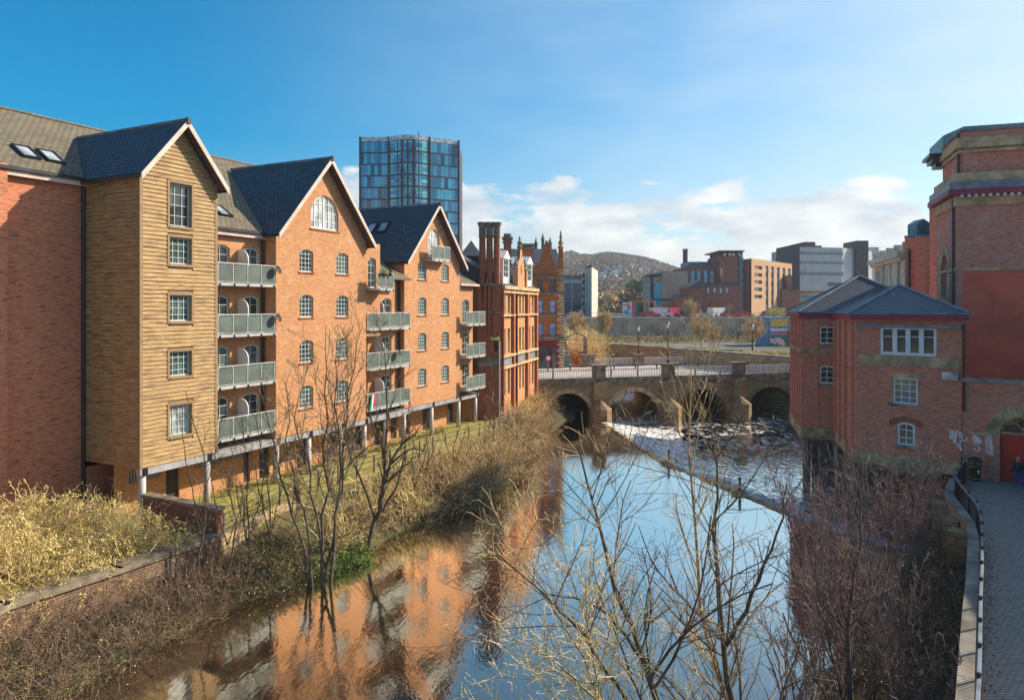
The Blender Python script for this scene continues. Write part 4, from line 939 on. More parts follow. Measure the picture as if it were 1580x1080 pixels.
m = MB(); m.prism([(p.x + .25 * math.cos(a), p.y - .075, ZD + 1.8 + .25 * math.sin(a)) for a in np.linspace(0, 2 * math.pi, 16, endpoint=False)], (0, .01, 0)); m.build('sign_face', 'white_paint', t)
for i, (u, v, Y) in enumerate(((883, 553, 112), (891, 558, 107), (898, 563, 103))):
    p = px(u, v, Y); t = thing('gate_pier', 'orange brick pier along the side street, %s of three' % ('farthest', 'middle', 'nearest')[i], 'pier', (p.x, p.y, ZD), 'brick piers of the side street')
    m = MB(); m.box(Fr(p.x, p.y, 1, 0), -.35, .35, -.4, .4, ZD - .2, ZD + 1.9); m.build('shaft', 'brick_orange', t); m = MB(); m.box(Fr(p.x, p.y, 1, 0), -.45, .45, -.5, .5, ZD + 1.903, ZD + 2.1); m.build('cap', 'stone_dark', t)
    if i < 2:
        q = px(*((891, 558, 107), (898, 563, 103))[i]); w1 = thing('low_wall', 'low orange brick wall between the side street piers, %s length' % ('farther', 'nearer')[i], 'wall', ((p.x + q.x) / 2, (p.y + q.y) / 2, ZD)); f_ = Fr(p.x, p.y, q.x - p.x, q.y - p.y); l = math.hypot(q.x - p.x, q.y - p.y); m = MB(); m.box(f_, .5, l - .5, -.12, .12, ZD - .1, ZD + 1.2); m.build('brickwork', 'brick_orange', w1); m = MB(); m.box(f_, .5, l - .5, -.18, .18, ZD + 1.203, ZD + 1.3); m.build('coping', 'stone_dark', w1)
p = px(903, 562, 101); t = thing('iron_post', 'tall dark iron post with a curved bracket across the side street', 'post', (p.x, p.y, ZD)); m = MB(); m.box(Fr(p.x, p.y, 1, 0), -.25, .25, -.25, .25, ZD, ZD + 4.2); m.build('post', 'stone_dark', t)
m = MB(); q = px(873, 522, 101); r_ = px(888, 513, 101); m.tube([(p.x, p.y, ZD + 4.2), (p.x - .2, p.y, ZD + 4.4), (r_.x, r_.y, r_.z), (q.x, q.y, q.z)], .06, 6); m.tube([(q.x, q.y, ZD), (q.x, q.y, q.z)], .06, 6); m.tube([(p.x, p.y, q.z - .2), (q.x, q.y, q.z - .2)], .04, 5); m.build('bracket', 'iron_black', t)
# =============================================================== red brick mill on the right
MILL = thing('brick_mill', 'red brick riverside mill with hipped slate roofs and maroon eaves, on stilts over water', 'building', (24, 48, 2.7))
P1 = Vector((21.4, 44.5, 0)); 
FN = Fr(21.4, 44.5, .725, -.689)         # front of the near block (also the line of the wall with the red door)
rd = (.27, .963)
FR_ = Fr(*(P1 + Vector((rd[0], rd[1], 0)) * 7.4).xy, -rd[0], -rd[1])    # river face of the near block, runs far -> near
ZE = H - .62; ZBM = 3.45
def an(u, v=474, b=0): return FN.at(u, v, b)
LN = an(1484)[0]
w3 = []
a0, _ = an(1361); a1, _ = an(1443); zc = an(1402, 507)[1]; zd = an(1402, 546.5)[1]; w1_ = (a0, a1, zd, zc)
a0, _ = an(1378); a1, _ = an(1416); w2_ = (a0, a1, an(1397, 623.5)[1], an(1397, 583)[1])
a0, _ = an(1384.5); a1, _ = an(1411.5); w3_ = (a0, a1, an(1398, 687)[1], an(1398, 652)[1], .14)
m = MB(); m.wall(FN, 0, [(0, ZBM), (LN, ZBM), (LN, ZE), (0, ZE)], [arch(*w1_, 0), arch(*w2_, 0), arch(*w3_)], .16)
l2 = Vector((rd[0], rd[1], 0)); Pn = FN(LN, 0, 0)
c = [P1, Pn, Pn + l2 * 8.6, P1 + l2 * 7.4]
for i in (1, 2):
    p, q = c[i], c[i + 1]; m.poly([(p.x, p.y, 2), (q.x, q.y, 2), (q.x, q.y, ZE), (p.x, p.y, ZE)], 0)
m.build('brick_wall', 'brick_mill', MILL)
m = MB(); m.wall(FR_, 0, [(0, ZBM), (7.4, ZBM), (7.4, ZE), (0, ZE)], [arch(5.6, 6.0, zz, zz + 1.6, 0) for zz in (4.4, 7.2)] + [arch(3.0, 3.4, zz, zz + 1.6, 0) for zz in (4.4, 7.2)], .2)
for x in (.4, 2.2, 4.4, 6.75): m.box(FR_, x - .28, x + .28, -.02, .16, ZBM, ZE - .3)
m.build('river_wall', 'brick_mill', MILL)
m = MB(); m.poly([(p.x, p.y, ZBM - .9) for p in c], 0, (0, 0, -1)); m.build('floor_slab', 'stone_dark', MILL)
m = MB(); m.box(FN, -.1, LN + .2, -.3, .10, ZBM - .75, ZBM, 0); m.box(FN, -.2, LN - 1.0, -.5, .16, ZBM - 1.0, ZBM - .752, 1); m.box(FR_, -.1, 7.3, -.3, .10, ZBM - .75, ZBM - .01, 0); m.build('stone_plinth', ['stone_mossy', 'stone_dark'], MILL)
zb1, zb0 = an(1322, 546)[1], an(1322, 564)[1]
m = MB(); m.box(FN, .25, LN - .12, -.01, .06, zb0 + .1, zb1); m.build('stone_band', 'stone_mossy', MILL)
m = MB(); m.box(FN, w2_[0] - .25, w2_[1] + .25, -.05, .05, w2_[3] + .003, w2_[3] + .27); m.build('lintel', 'stone_pale', MILL)
m = MB(); m.box(FN, w2_[0] - .3, w2_[1] + .3, -.05, .14, w2_[2] - .16, w2_[2] - .003); m.box(FN, w3_[0] - .2, w3_[1] + .12, -.05, .12, w3_[2] - .16, w3_[2] - .003); m.build('sill', 'stone_cap', MILL)
m = MB(); o_ = [(w3_[0] - .28, w3_[3] - .25), (w3_[0] - .02, w3_[3] - .12)]
n = 11; cx = (w3_[0] + w3_[1]) / 2; R = 1.1
for i in range(n):
    t0_, t1_ = math.radians(-42 + 84 * (i + .06) / n), math.radians(-42 + 84 * (i + .94) / n); P = [(cx + (R + e) * math.sin(t), w3_[3] - R + (R + e) * math.cos(t)) for t, e in ((t0_, .03), (t0_, .36), (t1_, .36), (t1_, .03))]
    m.prism([FN(p[0], .02, p[1]) for p in P], FN.n3 * -.05)
m.build('brick_arch', 'brick_sill', MILL)
# four-light window
ww = (w1_[1] - w1_[0]) / 4
fw = MB(); z0_, z1_ = w1_[2], w1_[3]; b = -.04
fw.box(FN, w1_[0] - .06, w1_[1] + .06, b - .08, .05, z0_ - .08, z0_ + .1); fw.box(FN, w1_[0] - .06, w1_[1] + .06, b - .08, .04, z1_ - .07, z1_ + .05)
for i in range(5):
    x = w1_[0] + ww * i; hw_ = .13 if 0 < i < 4 else .07; fw.box(FN, x - hw_, x + hw_, b - .06, .03, z0_ + .09, z1_ - .065)
for i in range(4):
    x = w1_[0] + ww * i; fw.box(FN, x + .12, x + ww - .12, b - .05, b, z1_ - .52, z1_ - .47)
f_ = fw.build('window', 'white_paint', MILL); f_['label'] = 'wide white four-light window under the eaves'
g = MB(); g.poly([FN(w1_[0], -.1, z0_), FN(w1_[1], -.1, z0_), FN(w1_[1], -.1, z1_), FN(w1_[0], -.1, z1_)], 0, FN.n3); g.build('pane', 'glass_dark', f_)
window(FN, -.06, *w2_, MILL, nx=3, nz=4, fw=.1, bw=.05, pane='glass_green', label='white window of twelve panes below a stone lintel')
window(FN, -.06, *w3_[:4], MILL, rise=.14, nx=2, nz=3, fw=.12, bw=.05, label='lowest white window with a brick arch head')
# left block
Q1 = Vector((21.5, 52.6, 0)); FQ = Fr(21.5, 52.6, .963, -.27); FQl = Fr(*(Q1 + l2 * 8).xy, -rd[0], -rd[1])
def aq(u, v=474): return FQ.at(u, v, 0)
qa0, qa1 = aq(1264.5)[0], aq(1288)[0]
qw = [(qa0, qa1, aq(1276, 531)[1], aq(1276, 503)[1], .1), (qa0, qa1, aq(1276, 592)[1], aq(1276, 564)[1], .1)]
m = MB(); m.wall(FQ, 0, [(0, ZBM), (9, ZBM), (9, ZE + .1), (0, ZE + .1)], [arch(*q) for q in qw], .16)
for x0, x1 in ((0, 1.02), (2.15, 2.9)): m.box(FQ, x0 - .02, x1, .003, .10, ZBM, ZE - .25)
m.poly([FQ(9, 0, 2), FQ(9, -8, 2), FQ(9, -8, ZE + .1), FQ(9, 0, ZE + .1)], 0); m.poly([FQ(0, -8, 2), FQ(9, -8, 2), FQ(9, -8, ZE + .1), FQ(0, -8, ZE + .1)], 0)
m.build('brick_wall', 'brick_mill', MILL)
m = MB(); m.wall(FQl, 0, [(0, ZBM), (8, ZBM), (8, ZE + .1), (0, ZE + .1)], [], .1)
for x in (.4, 1.6, 2.8, 4.0, 5.2, 6.4, 7.6): m.box(FQl, x - .2, x + .2, .003, .17, ZBM, ZE - .2)
m.build('river_wall', 'brick_mill', MILL)
m = MB(); m.box(FQ, -.1, 3.1, -.4, .14, ZBM - .8, ZBM); m.box(FQl, -.1, 8.1, -.3, .19, ZBM - .8, ZBM - .01); m.build('stone_plinth', 'stone_mossy', MILL); m = MB(); zq = aq(1276, 542)[1]; m.box(FQ, -.06, 3.0, -.02, .15, zq - .14, zq + .14); m.box(FQl, 0, 8.1, -.02, .21, zq - .14, zq + .13); m.build('stone_band', 'stone_mossy', MILL)
m = MB(); m.box(FQ, 0, 9, -8, 0, ZBM - .95, ZBM - .801); m.build('floor_slab', 'stone_dark', MILL)
for i, q in enumerate(qw): window(FQ, -.06, *q[:4], MILL, rise=.1, nx=2, nz=3, fw=.12, bw=.05, sill=(.14, .14, 'stone_cap'))
pipe(MILL, [FQ(2.98, .14, ZBM), FQ(2.98, .14, ZE - .2)], .06)
# roofs
def hip(cs, ap, name, parent, ridge=None, over=.35):
    ctr = sum(cs, Vector((0, 0, 0))) / len(cs); m = MB(); R = []
    for p in cs: q = Vector((p.x, p.y, 0)); dd = (q - Vector((ctr.x, ctr.y, 0))).normalized(); R.append(Vector((q.x + dd.x * over * 1.4, q.y + dd.y * over * 1.4, ZE + .28)))
    for i in range(len(R)):
        p, q = R[i], R[(i + 1) % len(R)]; m.poly([p, q, ap], 0, Vector(((p + q) / 2 - ctr).xy.to_3d()).normalized() + Vector((0, 0, .5)))
    r = m.build(name, 'slate', parent)
    t = MB()
    for p in R: t.tube([p + Vector((0, 0, .03)), ap + Vector((0, 0, .03))], .08, 5)
    t.build('lead_hip', 'lead', r)
    f = MB(); g = MB(); k = len(R)
    for i in range(k):
        p, q = R[i], R[(i + 1) % k]; fr = Fr(p.x, p.y, q.x - p.x, q.y - p.y); l = (q - p).length; 
        f.box(fr, .02, l - .02, -.06, 0, ZE - .16, ZE + .19); g.box(fr, 0, l, .0, .12, ZE + .2, ZE + .3)
    f.build('fascia', 'maroon', r); g.build('gutter', 'copper_blue', r)
hip([FQ(0, 0, 0), FQ(0, -8, 0), FQ(9, -8, 0), FQ(9, 0, 0)][::-1], Vector((26.95, 55.3, H + 2.4)), 'roof', MILL)
cn = [P1, P1 + l2 * 7.4, Pn + l2 * 8.6, Pn][::-1]
hip(cn, Vector((25.6, 47.2, H + 1.45)), 'roof', MILL)
m = MB(); m.box(FN, .2, LN + .05, .003, .30, ZE - .62, ZE - .42); m.build('canopy', 'lead', MILL)
m = MB()
shade_wall_pts = [(22.5, 53.6), (27.0, 52.4), (27.6, 47.0), (27.0, 41.5)]
for i in range(3): p, q = shade_wall_pts[i], shade_wall_pts[i + 1]; m = MB(); m.prism([(p[0], p[1], -3), (q[0], q[1], -3), (q[0] + .4, q[1] + .4, -3), (p[0] + .4, p[1] + .4, -3)], (0, 0, 3 + ZBM - .97)); m.build('undercroft_wall', 'stone_dark', MILL)  # added dark walls closing the view under the mill, standing in for deep shade
for x, y in ((22.2, 46.2), (22.9, 50.0), (21.9, 53.0)):
    m = MB(); m.box(Fr(x, y, 1, .2), -.2, .2, -.2, .2, -3, ZBM - .96); m.build('stilt', 'stone_dark', MILL)
for (x, y) in ((21.65, 52.3),): m = MB(); m.tube([(x, y, -2), (x + .0, y, ZBM - .8)], .2, 8); m.build('timber_pile', 'weathered_rail', MILL)
pipe(MILL, [FN(LN + .12, .1, ZE - .3), FN(LN + .12, .1, 6.4)], .07)
m = MB(); p = an(1485, 584); m.box(FN, LN - .9, LN - .1, .06, .45, p[1] - .1, p[1] + .35); m.build('wall_box', 'glass_curtain', MILL)
# ---------------------------------------------------- wall with the arched red doorway
YW = LN + .02
DW = thing('gate_wall', 'weathered red brick wall with a stone rose arch over a red door', 'wall', FN(YW + 2, 0, 2.7))
zcop = FN.at(1500, 589, 0)[1]; aL = FN.at(1529, 474, 0)[0]; aC = FN.at(1579, 474, 0)[0]; aD = FN.at(1543, 474, 0)[0]
ra = aC - aD; ZP = 2.75
zs = FN.at(1543, 669, 0)[1]
hw2 = ra; dopen = arch(aC - hw2, aC + hw2, ZP, zs + hw2 * .98, hw2 * .98, 16)
m = MB(); END = aC + 6
m.wall(FN, -.05, [(YW, ZP - .3), (aL, ZP - .3), (aL, zcop), (YW, zcop)], [], .2)
m.wall(FN, .12, [(aL, ZP - .3), (aC - hw2, ZP - .3)] + dopen[2:][::-1] + [(aC + hw2, ZP - .3), (END, ZP - .3), (END, zcop), (aL, zcop)], [], .2)
m.poly([FN(aL, -.05, ZP - .3), FN(aL, .12, ZP - .3), FN(aL, .12, zcop), FN(aL, -.05, zcop)], 0)
m.box(FN, YW, END, -.8, -.5, ZP - .3, zcop)
for i in range(len(dopen)):
    p, q = dopen[i], dopen[(i + 1) % len(dopen)]
    if i: m.poly([FN(p[0], .12, p[1]), FN(q[0], .12, q[1]), FN(q[0], -.5, q[1]), FN(p[0], -.5, p[1])], 0)
m.build('brickwork', 'brick_mill', DW)
m = MB(); m.box(FN, YW, END, -.85, .2, zcop + .003, zcop + .17); m.build('coping', 'stone_cap', DW)
m = MB(); n = 18
for i in range(n):
    t0_, t1_ = math.pi * (i + .03) / n, math.pi * (i + .97) / n; r0_, r1_ = hw2 - .02, hw2 + .62
    P = [(aC - r * math.cos(t), zs + r * .98 * math.sin(t)) for t, r in ((t0_, r0_), (t0_, r1_), (t1_, r1_), (t1_, r0_))]; m.prism([FN(p[0], .22, p[1]) for p in P], FN.n3 * -.5)
m.build('stone_arch', 'stone_mossy', DW)
m = MB(); m.box(FN, aL - .9, aC - hw2 + .05, .12, .24, zs - .16, zs - .003); m.build('stone_band', 'stone_pale', DW)
# inner tympanum: stone with round openings
m = MB(); ty = [(aC - hw2, zs)] + [(aC - hw2 * math.cos(t), zs + hw2 * .98 * math.sin(t)) for t in np.linspace(0, math.pi, 17)[1:-1]] + [(aC + hw2, zs)]
circ = lambda cx, cz, r: [(cx + r * math.cos(t), cz + r * math.sin(t)) for t in np.linspace(0, 2 * math.pi, 16, endpoint=False)]
lob = [(aC - hw2 * .82 + .0, zs + .12)] + [(aC - hw2 * .45 - hw2 * .40 * math.cos(t), zs + .12 + hw2 * .42 * math.sin(t)) for t in np.linspace(0.05, math.pi - .05, 10)]
lob = [p for p in lob[1:]]
lob2 = [(2 * aC - p[0], p[1]) for p in lob]
m.wall(FN, -.08, ty, [lob, lob2, circ(aC, zs + hw2 * .62, hw2 * .2)], .2); m.build('tracery', 'stone_mossy', DW)
m = MB(); m.box(FN, aC - hw2, aC + hw2, -.45, -.4, zs, zs + hw2); m.build('dark_glazing', 'glass_dark', DW)
m = MB(); m.box(FN, aC - hw2, aC + hw2, -.22, -.12, ZP, zs - .003); d = m.build('door', 'door_red', DW)
m = MB(); m.box(FN, aC - .03, aC + .03, -.119, -.10, ZP + .02, zs - .02); m.build('door_batten', 'maroon', d)
# sprayed tags, drawn as raised strokes of paint
def stroke(mb, fr, b, pts, w_=.035, m=0):
    for i in range(len(pts) - 1):
        p, q = Vector((*pts[i], 0)), Vector((*pts[i + 1], 0)); t = (q - p)
        if t.length < 1e-4: continue
        t.normalize(); nn = Vector((-t.y, t.x, 0)) * w_; e = t * w_ * .5
        c = [p - nn - e, q - nn + e, q + nn + e, p + nn - e]; bb = b + .0006 * (i % 3)
        mb.poly([fr(x.x, bb, x.y) for x in c], m, fr.n3)
def tagpx(lines, b, fr=FN, w_=.03, mat='graffiti_white'):
    m = MB()
    for l in lines: stroke(m, fr, b, [fr.at(1455 + x / 9.0, 650 + y / 9.0, b) for x, y in l], w_)
    m.build('graffiti', mat, MILL if b < .0 and False else DW)
tg1 = [[(80, 110), (105, 130)], [(130, 125), (100, 165), (92, 215), (112, 240), (130, 190), (150, 125), (140, 190), (150, 260), (175, 200), (190, 135), (185, 210), (165, 290), (150, 295), (148, 262), (178, 262)], [(190, 135), (225, 150), (235, 175), (222, 210), (240, 228), (262, 215), (268, 185), (250, 160), (232, 170)], [(165, 265), (205, 340), (272, 425)], [(335, 225), (320, 268), (270, 258), (238, 285), (232, 330), (250, 380), (272, 425)], [(100, 160), (160, 150)], [(105, 200), (180, 180)], [(110, 230), (170, 230)]]
m = MB()
for l in tg1: stroke(m, FN, .012, [FN.at(1455 + x / 9.0, 650 + y / 9.0, .012) for x, y in l], .03)
m.build('graffiti', 'graffiti_white', MILL)
tg2 = [[(445, 155), (460, 180), (420, 215), (470, 200), (415, 245), (490, 215), (420, 285), (505, 230), (440, 300), (520, 245), (470, 300), (535, 262), (500, 300), (540, 300)], [(410, 165), (430, 190), (410, 240)], [(450, 320), (480, 330), (505, 360), (500, 405), (530, 375)], [(420, 375), (450, 400), (500, 408)]]
tagpx(tg2, -.038, w_=.026)
tg3 = [[(590, 215), (600, 330), (605, 430), (690, 475), (690, 350), (655, 230), (590, 215)], [(600, 250), (680, 270)], [(600, 300), (685, 310)], [(605, 350), (688, 350)], [(605, 390), (688, 400)], [(605, 425), (688, 445)], [(620, 190), (640, 215), (670, 200), (680, 240)], [(625, 225), (640, 300), (650, 380), (655, 450)], [(655, 230), (670, 330), (675, 455)]]
tagpx(tg3, .135, w_=.022)
# =============================================================== big red brick building behind
TB = thing('tower_building', 'massive red brick brewery-like building with stone cornices and a red painted lower wall', 'building', (33, 53, 2.7))
CX, CY = px(1475, 474, 50).xy
FT = Fr(CX, CY, .942, -.336); FL = Fr(CX - .336 * -13 * -1 * -1, CY, -.336, -.942)
lf = 6.2; ax = Vector((CX + .336 * lf, CY + .942 * lf, 0)); FL = Fr(ax.x, ax.y, -.336, -.942)
def zt(v, u=1475): return FT.at(u, v, 0)[1]
Z1 = zt(417); Z2 = zt(319); Z3 = zt(300); Z4 = zt(276); Z5 = zt(236); Z6 = zt(203)
WR = 42  # unseen length of the front, extended to shade the promenade
m = MB(); m.wall(FT, 0, [(0, 2), (WR, 2), (WR, Z1), (0, Z1)], [], 0); m.build('painted_wall', 'red_paint', TB)
m = MB(); m.wall(FT, 0, [(0, Z1 + .001), (WR, Z1 + .001), (WR, Z3), (0, Z3)], [], 0); m.box(FT, 0, .38, .003, .03, 8, Z2); m.build('brick_wall', 'brick_tower', TB)
# left face with the lancet window
def al_(u, v=474): return FL.at(u, v, 0)
x0, x1 = al_(1453.5)[0], al_(1464)[0]; zlo, zhi = al_(1460, 458)[1], al_(1460, 393)[1]
lan = arch(x0, x1, zlo, zhi, (x1 - x0) * .62, 10)
m = MB(); m.wall(FL, 0, [(0, 2), (lf, 2), (lf, Z3), (0, Z3)], [lan], .35); m.build('side_wall', 'brick_tower', TB)
window(FL, -.3, x0, x1, zlo, zhi, TB, rise=(x1 - x0) * .62, nx=2, nz=6, fw=.12, bw=.06)
m = MB(); n = 16; cx = (x0 + x1) / 2; rr = (x1 - x0) / 2; zs_ = zhi - rr * 1.1
for i in range(n):
    t0_, t1_ = math.pi * (i + .05) / n, math.pi * (i + .95) / n; P = [(cx - r * math.cos(t), zs_ + r * 1.1 * math.sin(t)) for t, r in ((t0_, rr), (t0_, rr + .55), (t1_, rr + .55), (t1_, rr))]; m.prism([FL(p[0], .08, p[1]) for p in P], FL.n3 * -.1)
for s_ in (x0 - .5, x1): m.box(FL, s_, s_ + .5, .003, .08, zlo, zs_)
m.build('stone_surround', 'stone_pale', TB)
m = MB()
for z0_, z1_, pr, mi in ((Z1 - .06, Z1 + .14, .12, 0), (Z2, Z3 - .15, .14, 0), (Z3 + .85, Z4 + .35, .16, 0)):
    m.box(FT, 0, WR, .0, pr, z0_, z1_); m.box(FL, 0, lf + pr, .0, pr, z0_, z1_ - .004)
m.build('stone_band', 'stone_pale', TB)
m = MB(); m.box(FT, -.5, WR, .0, .55, Z3 - .1, Z3 + .28); m.box(FL, -.2, lf + .5, .0, .56, Z3 - .101, Z3 + .279); m.build('eaves', 'maroon', TB)
m = MB(); m.box(FT, -.4, WR, -.2, .45, Z3 + .282, Z3 + .8); m.box(FL, -.1, lf + .4, -.2, .46, Z3 + .282, Z3 + .79); m.build('lead_flashing', 'lead', TB)
m = MB()
for i in range(96): m.box(FT, .2 + i * .42, .36 + i * .42, .15, .5, Z3 - .28, Z3 - .11)
m.build('dentils', 'white_paint', TB)
# upper storey, set back
sb = .45
m = MB(); m.wall(FT, -sb, [(sb, Z3 + .3), (WR, Z3 + .3), (WR, Z6 + 0), (sb, Z6 + 0)], []); m.wall(FL, -sb, [(0, Z3 + .3), (lf - sb, Z3 + .3), (lf - sb, Z6), (0, Z6)], [])
m.box(FT, WR - .1, WR, -12, -sb, 2, Z6); m.poly([FL(0, -.45, 2), FL(0, -12, 2), FL(0, -12, Z6), FL(0, -.45, Z6)], 0)
for x in (.5, 4.3, 8.2): m.box(FT, x, x + .9, -sb + .003, -sb + .12, Z4 + .36, Z5)
m.build('upper_wall', 'brick_tower', TB)
m = MB()
for z0_, z1_, pr in ((Z5 + .001, Z5 + .22, .25), (Z5 + .32, Z5 + .72, .4), (Z6 - .75, Z6 - .45, .3)):
    m.box(FT, sb - .02, WR, -sb, -sb + pr, z0_, z1_); m.box(FL, 0, lf - sb + pr, -sb, -sb + pr, z0_, z1_ - .003)
m.build('cornice', 'stone_pale', TB)
m = MB(); m.box(FT, sb, WR, -sb, -sb + .32, Z5 + .225, Z5 + .31); m.box(FT, sb, WR, -sb - .5, -sb + .1, Z6 + .002, Z6 + .12); m.box(FL, 0, lf - sb, -sb - .5, -sb + .1, Z6 + .002, Z6 + .118); m.build('coping', 'stone_dark', TB)
m = MB(); m.box(FL, -1.5, 1.2, -.5, .7, Z5 + .75, Z5 + 1.0); m.box(FL, -1.1, 1.0, -.5, .45, Z5 + .4, Z5 + .749); m.box(FL, -.6, .8, -.5, .2, Z5 + .0, Z5 + .399); m.build('side_cornice', 'pipe_black', TB)
pipe(TB, [FL(lf - .25, .12, Z3 - .1), FL(lf - .25, .12, 8)], .09); pipe(TB, [FL(lf - .7, -.3, Z6), FL(lf - .7, -.3, Z3 + .8)], .09)
# copper box on the roof
p = px(1453, 200, 56); m = MB(); FC = Fr(p.x, p.y, .942, -.336); zc_ = CAMZ + (474 - 193) / FPX * 55
m.prism([FC(.1, 0, Z6 - .2), FC(.1, 0, zc_ - .6), FC(1.5, 0, zc_), FC(14, 0, zc_ - .1), FC(14, 0, Z6 - .2)], FC.n3 * -5)
for i in range(14): m.box(FC, 1 + i, 1.06 + i, .002, .05, Z6 - .2, zc_ - .75)
m.build('roof_house', 'copper_blue', TB)
# lower brick wing on the left
FG = Fr(*px(1396, 474, 62).xy, 1, .0); a_, b_ = px(1396, 367, 62), px(1448, 367, 62)
def slabp(mb, ua, Ya, ub, Yb, z0, z1, back=8, grow=0):
    p, q = px(ua, 474, Ya), px(ub, 474, Yb); mb.prism([(p.x - grow, p.y - grow, z0), (q.x, q.y - grow, z0), (q.x + back * .7, q.y + back, z0), (p.x + back * .62, p.y + back, z0)], (0, 0, z1 - z0))
p2 = px(1434, 325, 61); m = MB(); slabp(m, 1396, 62, 1448, 60, 3, a_.z); slabp(m, 1434, 59.9, 1452, 59, 3, p2.z); m.build('wing_wall', 'brick_mill', TB)
m = MB(); slabp(m, 1396, 62, 1448, 60, a_.z + .003, a_.z + .15, 8, .12); slabp(m, 1434, 59.9, 1452, 59, p2.z + .003, p2.z + .2, 8, .12); m.build('coping', 'copper_blue', TB)
pipe(TB, [(px(1403, 0, 61.5).x, 61.5, a_.z - 1.0), (px(1403, 0, 61.5).x, 61.5, 4)], .12)
m = MB(); q = px(1425, 353, 64); m.prism([(q.x - .6, 64, a_.z), (q.x - .6, 64, q.z + .5), (q.x, 64, q.z + .9), (q.x + .6, 64, q.z + .5), (q.x + .6, 64, a_.z)], (0, 1.5, 0)); m.build('roof_vent', 'copper_blue', TB)
# cream classical building
CB = thing('classical_building', 'cream stone classical facade with a balustrade, between the far grey block and the brick wing', 'building', (40, 74, 3))
c0, c1 = px(1351, 474, 80), px(1398, 474, 66)
FCm = Fr(c0.x, c0.y, c1.x - c0.x, c1.y - c0.y); lc = math.hypot(c1.x - c0.x, c1.y - c0.y); zc1 = CAMZ + (474 - 407) / FPX * 74; zc2 = CAMZ + (474 - 386) / FPX * 72
def zc_at(v, u=1392): return FCm.at(u, v, 0)[1]
zt_, zb_ = zc_at(398), zc_at(374)
xs_ = [lc * (.12 + .3 * i) for i in range(3)]
m = MB(); m.wall(FCm, 0, [(0, 4), (lc, 4), (lc, zt_), (0, zt_)], [arch(x, x + lc * .13, zc_at(440), zc_at(408), 0) for x in xs_], .3); m.box(FCm, 0, lc, -5, -.4, 4, zt_ + .5); m.build('stone_wall', 'stone_cream', CB)
for x in xs_: window(FCm, -.25, x, x + lc * .13, zc_at(440), zc_at(408), CB, nx=2, nz=3, fw=.1, pane='glass_curtain')
m = MB(); m.box(FCm, -.4, lc + .3, -.2, .8, zt_ + .01, zt_ + .5); m.box(FCm, -.2, lc + .1, -.2, .5, zt_ - .3, zt_ + .009); m.box(FCm, -.1, lc, -.3, .2, zt_ + .51, zb_ - .3)
for i in range(5): m.box(FCm, lc * i / 4 - .3, lc * i / 4 + .3, -.35, .28, zt_ + .51, zb_ - .1)
m.build('balustrade', 'stone_cream', CB)
m = MB()
for i in range(5): x = lc * (.06 + .3 * (i // 1) * .8); m.box(FCm, x, x + lc * .04, .003, .25, 4, zt_ - .301)
m.build('pilasters', 'stone_cream', CB)

# added building out of view beside the promenade, placed to shade the paving
PB = thing('shade_block', 'added brick block out of view right of the promenade, shading the paving', 'building', (30, 18, 2.7))
FP = Fr(36.2, 38.4, -11, -27); LP_ = 35.0; ops = [(x, x + 1.3, z, z + 1.7, 0) for x in np.arange(1.5, 33, 3.4) for z in (4.2, 7.6, 11.0)]
m = MB(); m.wall(FP, 0, [(0, 2), (LP_, 2), (LP_, 14.5), (0, 14.5)], [arch(*o) for o in ops], .18)
for a_ in (0, LP_): m.poly([FP(a_, 0, 2), FP(a_, -10, 2), FP(a_, -10, 14.5), FP(a_, 0, 14.5)], 0)
m.poly([FP(0, -10, 2), FP(LP_, -10, 2), FP(LP_, -10, 14.5), FP(0, -10, 14.5)], 0); m.poly([FP(0, 0, 14.4), FP(LP_, 0, 14.4), FP(LP_, -10, 14.4), FP(0, -10, 14.4)], 0, (0, 0, 1)); m.build('brick_wall', 'brick_mill', PB)
for o in ops: window(FP, -.08, *o[:4], PB, nx=2, nz=3, fw=.1)
m = MB(); m.box(FP, -.1, LP_ + .1, -.3, .15, 14.503, 14.8); m.build('coping', 'stone_cap', PB)
# =============================================================== city beyond
def blk(mb, u0, u1, vt, Y, depth, zb=3, m=0, Y1=None):
    a, b = px(u0, vt, Y), px(u1, vt, Y); mb.box(W0, a.x, b.x, -Y - depth, -Y, zb, a.z, m); return a, b
def far(name, label, cat, u, Y): 
    p = px(u, 474, Y); return thing(name, label, cat, (p.x, Y, 6))
# grey wall of the car park
GW = far('retaining_wall', 'long grey ribbed retaining wall topped by a railing below the car park', 'wall', 1030, 150)
YG = 150; a, b = px(868, 491, YG), px(1228, 491, YG); m = MB(); FGW = Fr(a.x, YG, 1, 0); lg = b.x - a.x
m.box(FGW, 0, lg, -1, 0, 0, a.z)
for i in range(int(lg / 1.1)): m.box(FGW, .3 + i * 1.1, .5 + i * 1.1, .001, .2, 0, a.z - .4)
m.build('concrete_wall', 'wall_grey', GW); m = MB(); m.box(FGW, 0, lg, -.3, .35, a.z + .002, a.z + .25); m.build('coping', 'concrete_pale', GW)
m = MB(); m.box(FGW, 0, lg, -.02, .02, a.z + 1.1, a.z + 1.16); m.box(FGW, 0, lg, -.02, .02, a.z + .6, a.z + .64)
for i in range(int(lg / 1.8)): m.box(FGW, i * 1.8, i * 1.8 + .07, -.04, .04, a.z + .25, a.z + 1.1)
m.build('railing', 'lead', GW)
ZC = a.z
